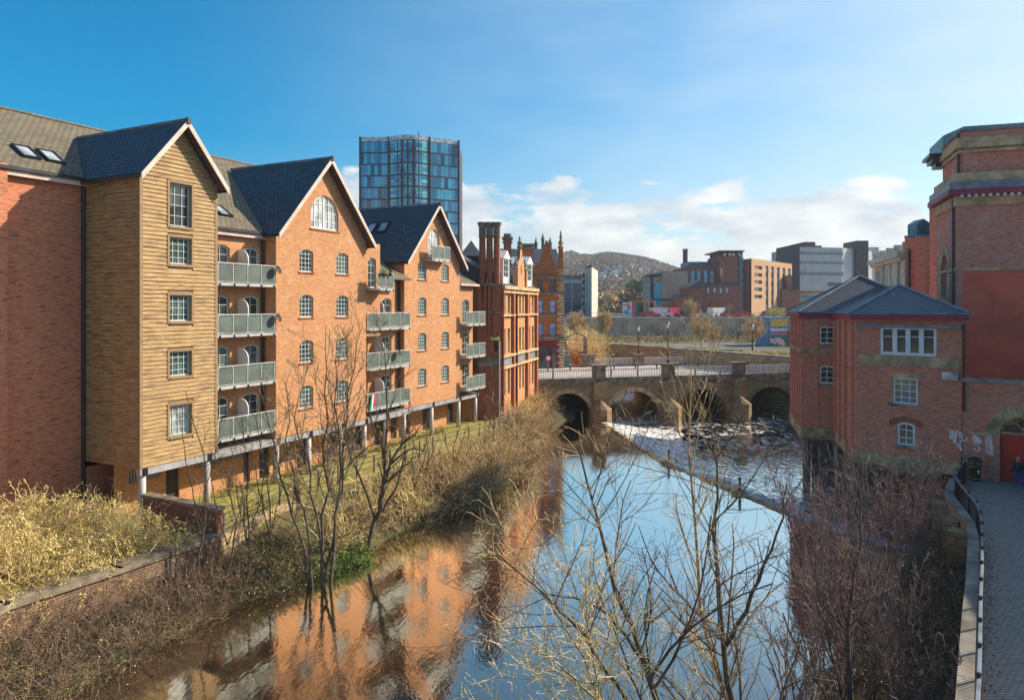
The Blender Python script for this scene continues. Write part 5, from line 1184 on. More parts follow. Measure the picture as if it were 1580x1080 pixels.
# quay wall beyond the bridge
q0, q1, q2 = px(905, 529, 128), px(1059, 539, 106), px(1165, 548, 95.5)
qz = 5.9
def gp(u, v, z): p = gz(u, v, z); return p
QW = thing('quay_wall', 'sunlit stone quay wall running back behind the bridge railings', 'wall', (25, 110, 0))
qa, qb = gz(915, 529, 6.1), gz(1160, 547.5, 6.1)
FQW = Fr(qa.x, qa.y, qb.x - qa.x, qb.y - qa.y); lq = math.hypot(qb.x - qa.x, qb.y - qa.y)
m = MB(); m.box(FQW, 0, lq + 6, -.6, 0, -2, 6.0); m.build('stonework', 'stone_quay', QW); m = MB(); m.box(FQW, 0, lq + 6, -.75, .15, 6.003, 6.25); m.build('coping', 'stone_cap', QW)
# left: grey glass office with concrete stair tower
O1 = far('office_building', 'grey glazed office block with a tall pale concrete stair tower below the wooded hill', 'building', 895, 175)
m = MB(); a, b = blk(m, 868, 905, 424, 175, 14, 4); m.build('wall', 'concrete_far', O1)
m = MB()
for u0, u1 in ((871, 881), (883.5, 897)):
    p, q = px(u0, 484, 174.9), px(u1, 437, 174.9); m.box(W0, p.x, q.x, -174.95, -174.8, p.z, q.z)
    p, q = px(u0, 431, 174.9), px(u1, 424.5, 174.9); m.box(W0, p.x, q.x, -174.95, -174.8, p.z, q.z)
m.build('window', 'tower_glass_0', O1)
m = MB(); p, q, r_ = px(904, 412, 176), px(913, 412, 169), px(922.5, 412, 182); m.prism([(p.x, p.y, 4), (q.x, q.y, 4), (r_.x, r_.y, 4), (r_.x - 3, r_.y + 4, 4)], (0, 0, q.z - 4)); m.build('stair_tower', 'concrete_pale', O1); m = MB(); blk(m, 868, 905, 418, 173, .2, CAMZ + 8.9); m.build('roof_rail', 'concrete_far', O1)

m = MB(); z_ = px(913, 412, 169).z + .003; m.prism([(p.x, p.y, z_), (q.x, q.y - .4, z_), (r_.x + .4, r_.y, z_), (r_.x - 3, r_.y + 4, z_)], (0, 0, .5)); m.build('roof_slab', 'dark_cladding', O1)
m = MB()
for i in range(6): p, q = px(899, 421 + i * 11, 174.9), px(902, 428 + i * 11, 174.9); m.box(W0, p.x, q.x, -174.95, -174.8, q.z, p.z)
m.build('window', 'dark_frame', O1)
m = MB(); 
for i in range(6): p = px(870 + i * 6, 491, 165); q = px(876 + i * 6, 484, 165); m.prism([(p.x, 165, p.z), (q.x, 165, p.z), (p.x + .2, 165, q.z)], (0, 5, 0))
m.build('sawtooth_roof', 'copper_blue', O1)
# kiosks with painted panels
K = far('painted_hoarding', 'pale painted hoarding at the left end of the works yard', 'hoarding', 968, 158)
m = MB(); blk(m, 961, 975, 466.5, 158, .4, ZC - .1); m.build('board', 'white_far', K)
m = MB(); p = px(961, 490, 157.9)
for i, (u0, v0, u1, v1, mt) in enumerate(((962, 469, 966, 473, 0), (968, 471, 973, 478, 1), (963, 479, 970, 484, 2), (966.5, 468, 970, 471, 1))): q, r_ = px(u0, v1, 157.9), px(u1, v0, 157.9); m.box(W0, q.x, r_.x, -157.97, -157.9, q.z, r_.z, mt)
m.build('painted_shapes', ['yellow_panel', 'pink_panel', 'blue_panel'], K)
K = far('market_kiosk', 'teal and orange kiosk with open front in the works yard', 'kiosk', 985, 160)
m = MB(); blk(m, 975.5, 982, 467, 160, 3, ZC - .1, 0); blk(m, 982.5, 993, 467, 160, 3, ZC - .1, 1); m.build('body', ['pink_panel', 'teal_panel'], K)
m = MB(); blk(m, 994, 995.5, 465, 159, .3, ZC - .1); blk(m, 1000, 1001.5, 467, 159, .3, ZC - .1); blk(m, 1009, 1011, 467, 159, .3, ZC - .1); p, q = px(975, 464.5, 159), px(1012, 466, 159); m.box(W0, p.x, q.x, -163, -158.7, q.z, p.z); m.build('frame', 'orange_far', K)
m = MB(); blk(m, 986, 992, 471, 159.9, .08, ZC); m.build('opening', 'dark_frame', K)  # dark panel painted as the shaded inside of the open front
# vehicles on the upper yard
def car(p, col, label, rot=0, s=1.0, van=False):
    t = thing('parked_van' if van else 'parked_car', label, 'van' if van else 'car', p, 'vehicles parked above the grey wall'); f = Fr(p[0], p[1], math.cos(rot), math.sin(rot)); z = p[2]
    h = 1.9 if van else 1.0
    m = MB(); m.prism([f(x, -.85, z + y) for x, y in ((-2.2, .3), (2.2, .3), (2.25, .75), (1.4 if not van else 2.0, .95), (1.0 if not van else 1.6, .98), (-2.1, 1.0))] if not van else [f(x, -.9, z + y) for x, y in ((-2.4, .3), (2.4, .3), (2.4, 1.1), (1.6, 1.4), (1.2, 2.2), (-2.4, 2.2))], f.n3 * 1.75); b_ = m.build('body', col, t)
    if not van:
        m = MB(); m.prism([f(x, -.72, z + y) for x, y in ((-1.9, .98), (1.1, .98), (.5, 1.45), (-1.4, 1.45))], f.n3 * 1.5); m.build('cabin', 'glass_dark', t); m = MB(); m.box(f, -1.3, .45, -.7, .7, z + 1.452, z + 1.5); m.build('roof_panel', col, t)
    else:
        m = MB(); m.box(f, 1.25, 1.6, -.92, .95, z + 1.25, z + 1.9); m.build('windscreen', 'glass_dark', t)
    for x in (-1.35, 1.35):
        for y in (-.86, .8):
            m = MB(); c = f(x, y, z + .33); m.prism([(c.x + .33 * math.cos(a) * f.d[0], c.y + .33 * math.cos(a) * f.d[1], c.z + .33 * math.sin(a)) for a in np.linspace(0, 2 * math.pi, 12, endpoint=False)], f.n3 * .2); m.build('wheel', 'pipe_black', t)
vs_ = [(1003, 'red_far', 'red car leftmost above the grey wall, beside the kiosk', 0), (1020, 'white_far', 'white van second above the grey wall', 1), (1038, 'red_far', 'red van above the grey wall left of the tall bare tree', 1), (1056, 'red_far', 'red car above the grey wall close left of the tall bare tree', 0), (1072, 'white_far', 'white car above the grey wall just behind the tall bare tree', 0), (1108, 'white_far', 'white van above the grey wall, first right of the tall bare tree', 1), (1128, 'red_far', 'red car above the grey wall, second right of the tall bare tree', 0), (1146, 'red_far', 'red car above the grey wall in front of the tall brick office', 0), (1188, 'pink_panel', 'pink car above the blue kiosk', 0), (1201, 'yellow_panel', 'yellow van above the blue kiosk', 1)]
for i, (u, c_, lb, vn) in enumerate(vs_): p = px(u, 490, 154 + (i % 3) * 2.5); car((p.x, p.y, ZC), c_, lb, (i % 3) * .25, van=bool(vn))
# tan hall with glass corner
O2 = far('hall_building', 'plain tan hall with a flat canopy and glazed corner left of the dark chimney', 'building', 1040, 200)
m = MB(); blk(m, 1022, 1061, 418.5, 200, 30, 5); blk(m, 1022, 1048, 470, 190, 9, 5); m.build('wall', 'cladding_tan', O2)
m = MB(); blk(m, 1010, 1021.5, 436, 200, 12, 5); m.build('glazed_corner', 'tower_glass_2', O2); m = MB(); p, q = px(1004, 423, 196), px(1022, 423, 196); m.box(W0, p.x, q.x, -206, -196, p.z - .4, p.z); m.box(W0, p.x + 1.2, p.x + 1.8, -203, -202, 6, p.z - .4); p, q = px(1008, 461, 188), px(1043, 461, 188); m.box(W0, p.x, q.x, -192, -188, p.z - .5, p.z); m.build('canopy', 'dark_cladding', O2)
CH = far('chimney_stack', 'tall dark square chimney rising behind the tan hall', 'chimney', 1058, 240); m = MB(); blk(m, 1055, 1061, 386, 240, 1.4, 5); m.build('shaft', 'dark_cladding', CH); m = MB(); p, q = px(1054.6, 386, 240), px(1061.4, 384, 240); m.box(W0, p.x, q.x, -241.5, -239.9, p.z + .002, q.z); m.build('cap', 'concrete', CH)
# big brick office
O3 = far('office_building', 'large modern brick office with a flat capped tower and a sunlit tan side', 'building', 1140, 210)
YO = 205
m = MB(); blk(m, 1060, 1112, 411.5, YO + 6, 20, 5); blk(m, 1106, 1113, 402, YO + 4, 16, 5)
blk(m, 1112, 1139, 395, YO + 2, 14, 5)
m.build('brick_wall', 'brick_far', O3)
c0 = px(1146, 474, YO + 4); c1 = px(1159.5, 474, YO); c2 = px(1222, 474, YO + 26)
zt0 = CAMZ + (474 - 399) / FPX * YO
m = MB(); f = Fr(c0.x, c0.y, c1.x - c0.x, c1.y - c0.y); l = math.hypot(c1.x - c0.x, c1.y - c0.y); m.wall(f, 0, [(0, 5), (l, 5), (l, zt0), (0, zt0)]); m.build('brick_wall', 'brick_far', O3)
f = Fr(c1.x, c1.y, c2.x - c1.x, c2.y - c1.y); l = math.hypot(c2.x - c1.x, c2.y - c1.y); m = MB(); ops = []; st = []
for i in range(5): a_ = f.at(1164, 474, 0)[0]; b_ = f.at(1176, 474, 0)[0]; z = zt0 - 1.9 - i * 2.12; ops.append((a_, b_, z - 1.0, z))
for u in (1183.5, 1192, 1201, 1209.5, 1218): a_ = f.at(u - 2, 474, 0)[0]; b_ = f.at(u + 2, 474, 0)[0]; st.append((a_, b_, 10.2 - 2, zt0 - 1.6))
m.wall(f, 0, [(0, 5), (l, 5), (l, zt0), (0, zt0)], [arch(*o, 0) for o in ops + st], .5); m.build('sunlit_wall', 'brick_far_sunlit', O3)
m = MB(); m.poly([f(0, -.5, 5), f(l, -.5, 5), f(l, -.5, zt0), f(0, -.5, zt0)], 0, f.n3)
m.build('dark_glazing', 'glass_dark', O3); m = MB()
for s_ in st:
    for k in range(6): z = s_[2] + (s_[3] - s_[2]) * (k + .35) / 6; m.box(f, s_[0], s_[1], -.45, -.3, z, z + 1.15)
m.build('window', 'tower_glass_3', O3)
m = MB(); m.prism([tuple(f(0, -.6, 5)), tuple(f(l, -.6, 5)), (c2.x, c2.y + 8, 5), (c0.x, c0.y + 14, 5), (c0.x + .5, c0.y + .5, 5)], (0, 0, zt0 - 5 - .3)); m.build('core', 'brick_far', O3)
m = MB(); p, q = px(1139.5, 392, YO + 3), px(1146, 474, YO + 3); m.box(W0, p.x, q.x, -YO - 12, -YO - 2.5, 5, CAMZ + (474 - 395) / FPX * YO); m.build('stair_glazing', 'copper_blue', O3)
m = MB(); p, q = px(1113, 395, YO + 1), px(1146, 388.5, YO + 1); m.box(W0, p.x, q.x, -YO - 13, -YO - 1, p.z, q.z); m.build('lantern', 'dark_cladding', O3)
m = MB(); p, q = px(1109, 388.5, YO), px(1149, 386.5, YO); m.box(W0, p.x, q.x, -YO - 15, -YO, p.z + .01, q.z); m.build('roof_slab', 'pipe_black', O3)
m = MB()
for u in (1116, 1124, 1130, 1139): p, q = px(u, 395, YO + .9), px(u + 4, 391, YO + .9); m.box(W0, p.x, q.x, -YO - 1.0, -YO - .88, p.z, q.z)
m.build('window', 'glass_curtain', O3)
m = MB()
for u in (1066, 1075.5, 1086, 1096): p, q = px(u, 430, YO + 5.9), px(u + 5, 418.5, YO + 5.9); m.box(W0, p.x, q.x, -YO - 5.99, -YO - 5.8, p.z, q.z); p, q = px(u, 437, YO + 5.9), px(u + 5, 431, YO + 5.9); m.box(W0, p.x, q.x, -YO - 5.99, -YO - 5.8, p.z, q.z)
m.build('window', 'tower_glass_2', O3)
m = MB(); blk(m, 1062, 1106, 404, YO + 12, 10, 20); m.build('roof_plant', 'copper_blue', O3)
# old low brick works
O4 = far('old_brick_works', 'old low brick works with a small slate gable in front of the large office', 'building', 1100, 185)
m = MB(); blk(m, 1083, 1145, 440, 184, 12, 5); blk(m, 1063, 1085, 444, 182, 10, 5); blk(m, 1049, 1062, 458, 180, 8, 5); m.build('brick_wall', 'brick_far', O4)
m = MB()
for (u0, u1, vb, vt, Y) in ((1060, 1087, 444, 433, 181.5), (1047, 1064, 458, 453, 179.5)):
    p, q, r_ = px(u0, vb, Y), px(u1, vb, Y), px(u1 - 6, vt, Y); m.prism([p, q, r_], (0, 11, 0))
blk_ = px(1083, 440, 183.5); q = px(1138, 436, 183.5); m.box(W0, blk_.x, q.x, -197, -183.5, blk_.z, q.z); m.build('roof', 'slate', O4)
for u, v in ((1096, 424), (1112, 414), (1105, 428), (1117, 428)): m = MB(); blk(m, u, u + 3.5, v, 188, .8, 20); m.build('chimney', 'stone_pale' if v == 414 else 'brick_far', O4)
m = MB()
for u in (1091, 1101, 1110.5, 1120): p, q = px(u, 452, 183.8), px(u + 3.2, 444.5, 183.8); m.box(W0, p.x, q.x, -183.99, -183.8, p.z, q.z)
m.build('window', 'glass_curtain', O4)
m = MB(); p, q = px(1094, 478, 183.8), px(1116, 478, 183.8); m.prism([(x, 183.9, z) for x, z in arch(p.x, q.x, 9, px(0, 463, 184).z, 1.6, 8)], (0, -.12, 0)); m.build('blind_arch', 'brick_sill', O4)
# grey concrete block with brick towers
O5 = far('office_block', 'long grey concrete office block with strip windows between two dark brick towers', 'building', 1280, 240)
Y5 = 235
m = MB(); p, q, r_ = px(1233, 474, Y5 + 0), px(1300, 474, Y5 + 4), px(1326, 474, Y5 + 16); ztg = CAMZ + (474 - 381) / FPX * Y5
m.prism([(p.x, p.y, ztg - 14.5), (q.x, q.y, ztg - 14.5), (r_.x + 6, r_.y + 3, ztg - 14.5), (r_.x, r_.y + 25, ztg - 14.5), (p.x, p.y + 25, ztg - 14.5)], (0, 0, 14.5)); m.build('concrete_wall', 'concrete_far', O5)
f1 = Fr(p.x, p.y, q.x - p.x, q.y - p.y); l1 = math.hypot(q.x - p.x, q.y - p.y); m = MB(); mm = MB()
for z in (ztg - 2.4, ztg - 5.5, ztg - 9.3):
    n = 17
    for i in range(n): m.box(f1, .4 + l1 * i / n, .4 + l1 * (i + .72) / n, .003, .06, z, z + (.8 if z > ztg - 9 else 1.1))
f2 = Fr(q.x, q.y, r_.x - q.x, r_.y - q.y); l2_ = math.hypot(r_.x - q.x, r_.y - q.y)
for z in (ztg - 2.4, ztg - 5.5, ztg - 9.3):
    for i in range(6): m.box(f2, .4 + l2_ * i / 6, .4 + l2_ * (i + .7) / 6, .003, .06, z, z + .8)
m.build('window', 'tower_glass_0', O5)
m = MB(); blk(m, 1222, 1234, 378, Y5 - 1, 14, 5); blk(m, 1234, 1268, 379, Y5 + 6, 12, 20); blk(m, 1241, 1258, 373.5, Y5 + 5, 12, 20); blk(m, 1322, 1340, 371.5, Y5 + 8, 10, 5); m.build('brick_tower', 'dark_cladding', O5)
m = MB(); blk(m, 1341, 1356, 381.5, Y5 + 25, 12, 5); m.build('rear_block', 'concrete_far', O5)
m = MB(); blk(m, 1234, 1330, 436, Y5 + 3, 12, 5); m.build('podium', 'concrete_pale', O5)
m = MB(); bands = ((436, 441, 'tower_glass_0'), (448, 452.5, 'orange_far'), (456, 459, 'blue_panel'), (462, 466, 'yellow_panel'))
for v0, v1, mt in bands:
    mb = MB(); p, q = px(1234, v1, Y5 + 2.7), px(1330, v0, Y5 + 2.7); mb.box(W0, p.x, q.x, -Y5 - 2.99, -Y5 - 2.6, p.z, q.z); mb.build('podium_band', mt, O5)
O6 = far('low_brick_block', 'low dark brick building between the tall brick office and the grey block', 'building', 1215, 225); m = MB(); blk(m, 1206, 1234, 447, 222, 10, 5); blk(m, 1214, 1222, 425, 223, 5, 5); m.build('wall', 'brick_far', O6); m = MB(); p, q = px(1205.5, 447, 221.8), px(1234.5, 446, 221.8); m.box(W0, p.x, q.x, -232, -221.7, p.z + .01, q.z); m.build('parapet', 'dark_cladding', O6)
# blue mural kiosk
K = far('mural_kiosk', 'blue painted kiosk with yellow panels and pink graffiti by the far bridge railing', 'kiosk', 1200, 118)
YK = 118
m = MB(); blk(m, 1187.5, 1216, 489.5, YK, 6, 4); m.build('body', 'blue_panel', K)
m = MB(); p, q = px(1179, 497, YK), px(1187, 497, YK); m.hexa([(p.x, YK + 4, 4), (q.x, YK, 4), (q.x, YK + .2, 4), (p.x, YK + 4.2, 4), (p.x, YK + 4, p.z), (q.x, YK, q.z), (q.x, YK + .2, q.z), (p.x, YK + 4.2, p.z)]); m.build('side_wall', 'blue_panel', K)
for u0, u1, v0, v1, mt in ((1189, 1214.5, 492, 504, 'yellow_panel'), (1188.5, 1215, 507, 510.5, 'white_far'), (1188.5, 1215, 512, 516.5, 'pink_panel'), (1188.5, 1215, 518, 536, 'teal_panel')):
    m = MB(); p, q = px(u0, v1, YK), px(u1, v0, YK); m.box(W0, p.x, q.x, -YK, -YK + .06, p.z, q.z); m.build('painted_panel', mt, K)
m = MB(); p, q = px(1200, 541, YK), px(1210, 534, YK); m.box(W0, p.x, q.x, -YK, -YK + .1, p.z, q.z); m.build('door', 'maroon_shop', K)
def tagK(lines, b, mt, w_=.12):
    m = MB(); f = Fr(0, YK, 1, 0)
    for l in lines: stroke(m, f, b, [f.at(1170 + x / 13.5, 480 + y / 13.5, b) for x, y in l], w_)
    m.build('graffiti', mt, K)
lns = [[(250, 580), (320, 600), (255, 640), (320, 660)], [(330, 600), (380, 570), (400, 600), (340, 660), (350, 690)], [(400, 575), (440, 570), (430, 620), (390, 650), (440, 690)], [(470, 570), (450, 640), (460, 690), (500, 600), (520, 640), (480, 690)], [(520, 640), (545, 690), (500, 715)]]
tagK(lns, .08, 'graffiti_red', .26); tagK(lns, .10, 'graffiti_white', .13)
RW = far('low_wall', 'dark red brick wall with faint graffiti right of the blue kiosk', 'wall', 1225, 116); m = MB(); blk(m, 1216.5, 1236, 511, 116, .5, 4); m.build('brickwork', 'brick_far', RW); m = MB(); p, q = px(1216, 511, 115.9), px(1236, 510, 115.9); m.box(W0, p.x, q.x, -116.6, -115.9, p.z + .01, q.z); m.build('coping', 'stone_dark', RW)
# houses on the hill
random.seed(31)
hs_ = [(926, 432), (934, 428), (944, 429), (951, 426), (957, 425), (963, 428), (939, 421), (948, 418), (955, 417), (961, 420), (984, 417), (990, 420), (997, 421), (1003, 419), (932, 419), (972, 414), (965, 412), (1012, 424), (1018, 426), (978, 431)]
def hill_z(x, y): return 0
# =============================================================== ground, banks, water
def sheet(name, pts, z, mat, label=None, kind='structure'):
    v = [Vector((p[0], p[1], 0)) for p in pts]; m = MB()
    for t in tessellate_polygon([v]): m.poly([(v[i].x, v[i].y, z) for i in t], 0, (0, 0, 1))
    return tag(m.build(name, mat), label, None, kind=kind)
def skirt(name, pts, z0, z1, mat):
    m = MB()
    for i in range(len(pts) - 1): p, q = pts[i], pts[i + 1]; m.poly([(p[0], p[1], z0), (q[0], q[1], z0), (q[0], q[1], z1), (p[0], p[1], z1)])
    return tag(m.build(name, mat), None, None, kind='structure')
R = 2600
sheet('ground', [(-R, -R), (R, -R), (R, R), (-R, R)], -2.6, 'river_bed')
lawn_edge = [tuple(rowpt(s, -26.9).xy) for s in (29, 34, 40, 46, 50)]
west = [(-18, -60), (-18, 15), (-17, 23.7), (-15.05, 27), (-12.9, 31), (-11.9, 35.0)] + lawn_edge + [(-.3, 64), (3.2, 78.2)]
sheet('garden_ground', west + [(-300, 79.5), (-300, -60)], GZ, 'lawn')
skirt('bank_face', west, -2.6, GZ, 'bank_earth')
nw = [(1.5, 79.2), (4.4, 97), (10.6, 100), (12.0, 118), (12.2, 152)]
sheet('street_ground', nw + [(-600, 152), (-600, 79.2)], ZD - .05, 'road_pale'); skirt('embankment', nw, -2.6, ZD - .05, 'stone_quay')
ne = [(34.2, 86.5), (33.9, 91.5), tuple(qb.xy), tuple(qa.xy), (15.0, 152)]
sheet('terrace_ground', ne + [(900, 152), (900, 79), (60, 79)], 5.85, 'far_ground')
sheet('city_ground', [(-2500, 150.5), (2500, 150.5), (2500, 2500), (-2500, 2500)], ZC - .05, 'far_ground')
cop_px = [(1470, 1400), (1480, 1180), (1489, 1080), (1496, 950), (1500, 900), (1503, 830), (1497, 806), (1478, 780), (1464, 762), (1468, 746), (1482, 727)]
cop = [gz(u, v, 3.25) for u, v in cop_px]; cop = [Vector((8.0, 8, 3.25)), Vector((7.4, -30, 3.25))][::-1] + cop
east = [tuple(p.xy) for p in cop] + [(27.0, 41.5), (29, 46), (31, 52), (34.2, 86.5)]
sheet('promenade', east + [(60, 86.5), (300, 86.5), (300, -30)], 2.7, 'paving'); skirt('bank_face', east, -2.6, 2.7, 'brick_garden')
# banks as lofted strips
def lerp_line(l, n): return resample([(p[0], p[1], p[2] if len(p) > 2 else 0) for p in l], n)
def loft(name, top, bot, n, mat, zt=None, steps=6, amp=.18, seed=0, bulge=.0):
    rng = np.random.default_rng(seed); T = lerp_line(top, n); B = lerp_line(bot, n); m = MB(); k = 0
    rows = []
    for j in range(steps + 1):
        f = j / steps; r = T * (1 - f) + B * f; r[:, 2] = T[:, 2] * (1 - f) + B[:, 2] * f + bulge * math.sin(math.pi * f)
        if 0 < j < steps: r = r + rng.normal(size=r.shape) * amp * np.array([1, 1, .7])
        rows.append(r)
    m.v = [Vector(p) for r in rows for p in r]
    for j in range(steps):
        for i in range(n - 1): a = j * n + i; m.f.append((a, a + n, a + n + 1, a + 1)); m.m.append(0)
    return tag(m.build(name, mat, None, True), None, None, kind='structure')
wedge_px = [(123, 1070), (200, 1017), (273, 977), (327, 950), (397, 927), (480, 900), (560, 870), (600, 834), (676, 804), (748, 769), (785, 748), (822, 716), (829, 664)]
wedge = [(-16, -40, 0), (-14.6, 14, 0)] + [tuple(gz(u, v, 0)) for u, v in wedge_px]
topw = [(-17.7, -40, 1.2), (-17.7, 15, 1.2), (-16.8, 23.7, 1.2), (-14.8, 27, 1.0), (-12.8, 31, 1.3), (-11.8, 35.0, GZ)] + [(x, y, GZ + .02) for x, y in lawn_edge] + [(-.2, 64, 2.1), (2.9, 78.3, 2.0)]
wedge2 = [(p[0] + .45, p[1] - .2, -.6) for p in wedge]
loft('river_bank', topw, wedge2, 120, 'bank_earth', amp=.2, seed=2, bulge=.15)
eedge = [(1.2, -30, 0), (1.0, 5, 0), (1.6, 14, 0), (5.5, 19, 0), (8.9, 22.3, 0), (11.9, 25.7, 0), (14.8, 28.8, 0), (17.9, 31.8, 0), (20.4, 34.6, 0), (21.5, 37.5, 0)]
tope = [(p.x - .1, p.y, 1.6) for p in cop]
loft('river_bank', tope, [(p[0] - .5, p[1] + .4, -.6) for p in eedge], 90, 'bank_mud', amp=.2, seed=3, bulge=.3)
# mud under the left arch
loft('mud_bank', [(1.8, 74, 1.2), (3.6, 79, 1.8), (7.5, 97, 1.6)], [(4.4, 74.5, -.3), (7.2, 79.5, -.3), (11, 97, -.3)], 20, 'bank_mud', amp=.25, seed=4, bulge=.3)
crest = [(9.8, 79.5), (9.67, 76), (10.65, 68.5), (11, 63.9), (11.9, 55.9), (13.7, 51.06), (14.7, 47.4), (15.6, 45.3), (16.5, 41.6), (18.4, 37.5), (20.8, 35.2), (22.3, 34.6)]
sheet('river_water', [(-24, -60), (-24, 26), (-14, 40), (-6, 62), (0, 80), (3, 99), (9.5, 99)] + crest + [(26, 33), (26, -60)], 0, 'river_water')
sheet('river_water', [(6, 30), (36, 30), (40, 92), (34, 96), (14.5, 126), (15, 152), (12, 152), (12, 118), (9.9, 100), (9.7, 79.5)], ZL, 'rough_water')
sheet('arch_sky_glare', [(9.9, 79.2), (17.5, 81.2), (19, 98), (23, 107), (15.2, 124.5), (12.6, 124), (11.8, 105), (10.4, 97)], ZL + .03, 'foam_water')  # added white sheet standing in for sky glare on the water through the arch
# weir: stone sill, and the sheet of white water running off it
c3 = lerp_line([(x, y, 0) for x, y in crest[1:]], 60); tn = np.gradient(c3, axis=0); tn /= np.linalg.norm(tn, axis=1, keepdims=True); nr = np.stack([-tn[:, 1], tn[:, 0], np.zeros(60)], 1)
nr = -nr if nr[30, 0] < 0 else nr
rng = np.random.default_rng(5); wid = 3.1 + rng.normal(size=60) * .25 + np.r_[np.linspace(3.2, 0, 28), np.zeros(32)]
WE = thing('weir', 'diagonal weir with a stone sill and white water spilling over it across the river', 'weir', (14, 52, 0))
m = MB(); rows = []
for f, z in ((-.02, .035), (.08, .02), (.3, -.2), (.6, -.55), (1.0, -.86), (1.3, -.885)): r = c3 + nr * (wid * f)[:, None]; r[:, 2] = z + rng.normal(size=60) * .03 * (0 if f < .1 else 1); rows.append(r)
m.v = [Vector(p) for r in rows for p in r]
for j in range(5):
    for i in range(59): a = j * 60 + i; m.f.append((a, a + 60, a + 61, a + 1)); m.m.append(0)
m.build('white_water', 'foam_water', WE, True)
m = MB()
for i in range(59):
    if rng.random() < .72:
        p, q = c3[i], c3[i] + (c3[i + 1] - c3[i]) * .93; j = nr[i] * .28; o_ = -nr[i] * .12; z1 = .06 + rng.random() * .07
        m.hexa([p + o_ + (0, 0, -.8), q + o_ + (0, 0, -.8), q + j + (0, 0, -.8), p + j + (0, 0, -.8), p + o_ + (0, 0, z1), q + o_ + (0, 0, z1), q + j + (0, 0, z1 - .03), p + j + (0, 0, z1 - .03)])
m.build('sill_stones', 'stone_mossy', WE)
for (u, v, lb) in ((1030, 716, 'timber stump on the weir sill, left one of two'), (1139, 762, 'timber stump on the weir sill, right one of two')):
    p = gz(u, v, 0); t = thing('stump', lb, 'post', p, 'stumps on the weir'); m = MB(); m.box(Fr(p.x, p.y, 1, .3), -.35, .35, -.3, .3, -.3, .22); m.build('foot', 'stone_mossy', t); m = MB(); m.tube([(p.x + .1, p.y, 0), (p.x + .1, p.y, 1.1)], .09, 6); m.build('post', 'bark_dark', t)
# river wall, brick enclosure wall, stone wall (left bank)
RWL = thing('river_wall', 'long patched brick river wall with a dark coping below the yellow brambles', 'wall', (-15.5, 25, 0)); lw = [(-17.6, -20), (-17.6, 14), (-17.0, 23.7), (-15.05, 27), (-12.9, 31)]
m = MB(); mc = MB()
for i in range(4):
    p, q = lw[i], lw[i + 1]; f = Fr(p[0], p[1], q[0] - p[0], q[1] - p[1]); l = math.hypot(q[0] - p[0], q[1] - p[1]); m.box(f, 0, l + .1, -.45, .3, -1, 2.3); mc.box(f, -.05, l + .12, -.55, .42, 2.303, 2.5)
m.build('brickwork', 'brick_riverwall', RWL); mc.build('coping', 'stone_dark', RWL)
f = Fr(lw[3][0], lw[3][1], lw[4][0] - lw[3][0], lw[4][1] - lw[3][1]); m = MB(); m.box(f, 1.6, 2.05, .301, .32, .9, 1.45); m.build('drain_shade_plate', 'pipe_black', RWL)  # black plate standing in for the shaded mouth of the drain
EW = thing('brick_wall', 'tall dark red brick wall end standing between the yellow brambles and the lawn', 'wall', (-15, 32, 2)); f = Fr(-17.2, 33.2, 4.4, -2.3); l = math.hypot(4.4, 2.3)
m = MB(); m.box(f, 0, l, -.35, 0, 0, 3.45); m.build('brickwork', 'brick_garden', EW); m = MB(); m.box(f, -.02, l + .06, -.42, .07, 3.453, 3.6); m.build('coping', 'stone_dark', EW)
SW = thing('stone_wall', 'low mossy stone wall under the lawn rail on the left bank', 'wall', (-12, 33, 1)); pts = [(-12.9, 31.0), (-11.75, 35.3), (-10.9, 37.4)]; m = MB(); mc = MB()
for i in range(2): p, q = pts[i], pts[i + 1]; f = Fr(p[0], p[1], q[0] - p[0], q[1] - p[1]); l = math.hypot(q[0] - p[0], q[1] - p[1]); m.box(f, 0, l + .05, -.4, .12, -.6, GZ - .02); mc.box(f, 0, l + .05, -.45, .2, GZ - .015, GZ + .12)
m.build('stonework', 'stone_quay', SW); mc.build('coping', 'stone_mossy', SW)
# rail along the lawn
RL = thing('rail_fence', 'dark wooden post and rail fence along the lawn above the river', 'fence', rowpt(40, -27.25, GZ)); fp_ = [(-12.7, 31.4)] + [tuple(rowpt(s, -27.2).xy) for s in (28.5, 36, 44, 52, 57)]
ln = lerp_line([(x, y, 0) for x, y in fp_], 22); m = MB(); r_ = MB()
for i in range(22):
    p = ln[i]; m = MB(); m.tube([(p[0], p[1], GZ - .1), (p[0], p[1], GZ + 1.15)], .06, 5); m.build('post', 'weathered_rail', RL)
    if i < 21:
        q = ln[i + 1]
        for z in (.45, .8, 1.08): r_ = MB(); r_.tube([(p[0], p[1], GZ + z), (q[0], q[1], GZ + z)], .035, 5); r_.build('rail', 'weathered_rail', RL)
# parapet and black railing along the promenade
PW = thing('parapet_wall', 'broad grey stone topped parapet wall between the promenade and the river bank', 'wall', (20, 30, 2.7))
def ribbon(pts, w0, w1, z0, z1, mb, mi=0):
    n = len(pts); T = []
    for i in range(n):
        t = (pts[min(i + 1, n - 1)] - pts[max(i - 1, 0)]).xy.to_3d().normalized(); T.append(Vector((t.y, -t.x, 0)))
    for i in range(n - 1):
        a, b, c_, d = pts[i] + T[i] * w0, pts[i + 1] + T[i + 1] * w0, pts[i + 1] + T[i + 1] * w1, pts[i] + T[i] * w1
        mb.hexa([Vector((p.x, p.y, z0)) for p in (a, b, c_, d)] + [Vector((p.x, p.y, z1)) for p in (a, b, c_, d)], mi)
m = MB(); ribbon(cop, -.15, .13, -.5, 3.14, m); m.build('stonework', 'stone_block', PW); m = MB(); ribbon(cop, -.19, .17, 3.143, 3.27, m); m.build('coping', 'stone_cap', PW)
m = MB()
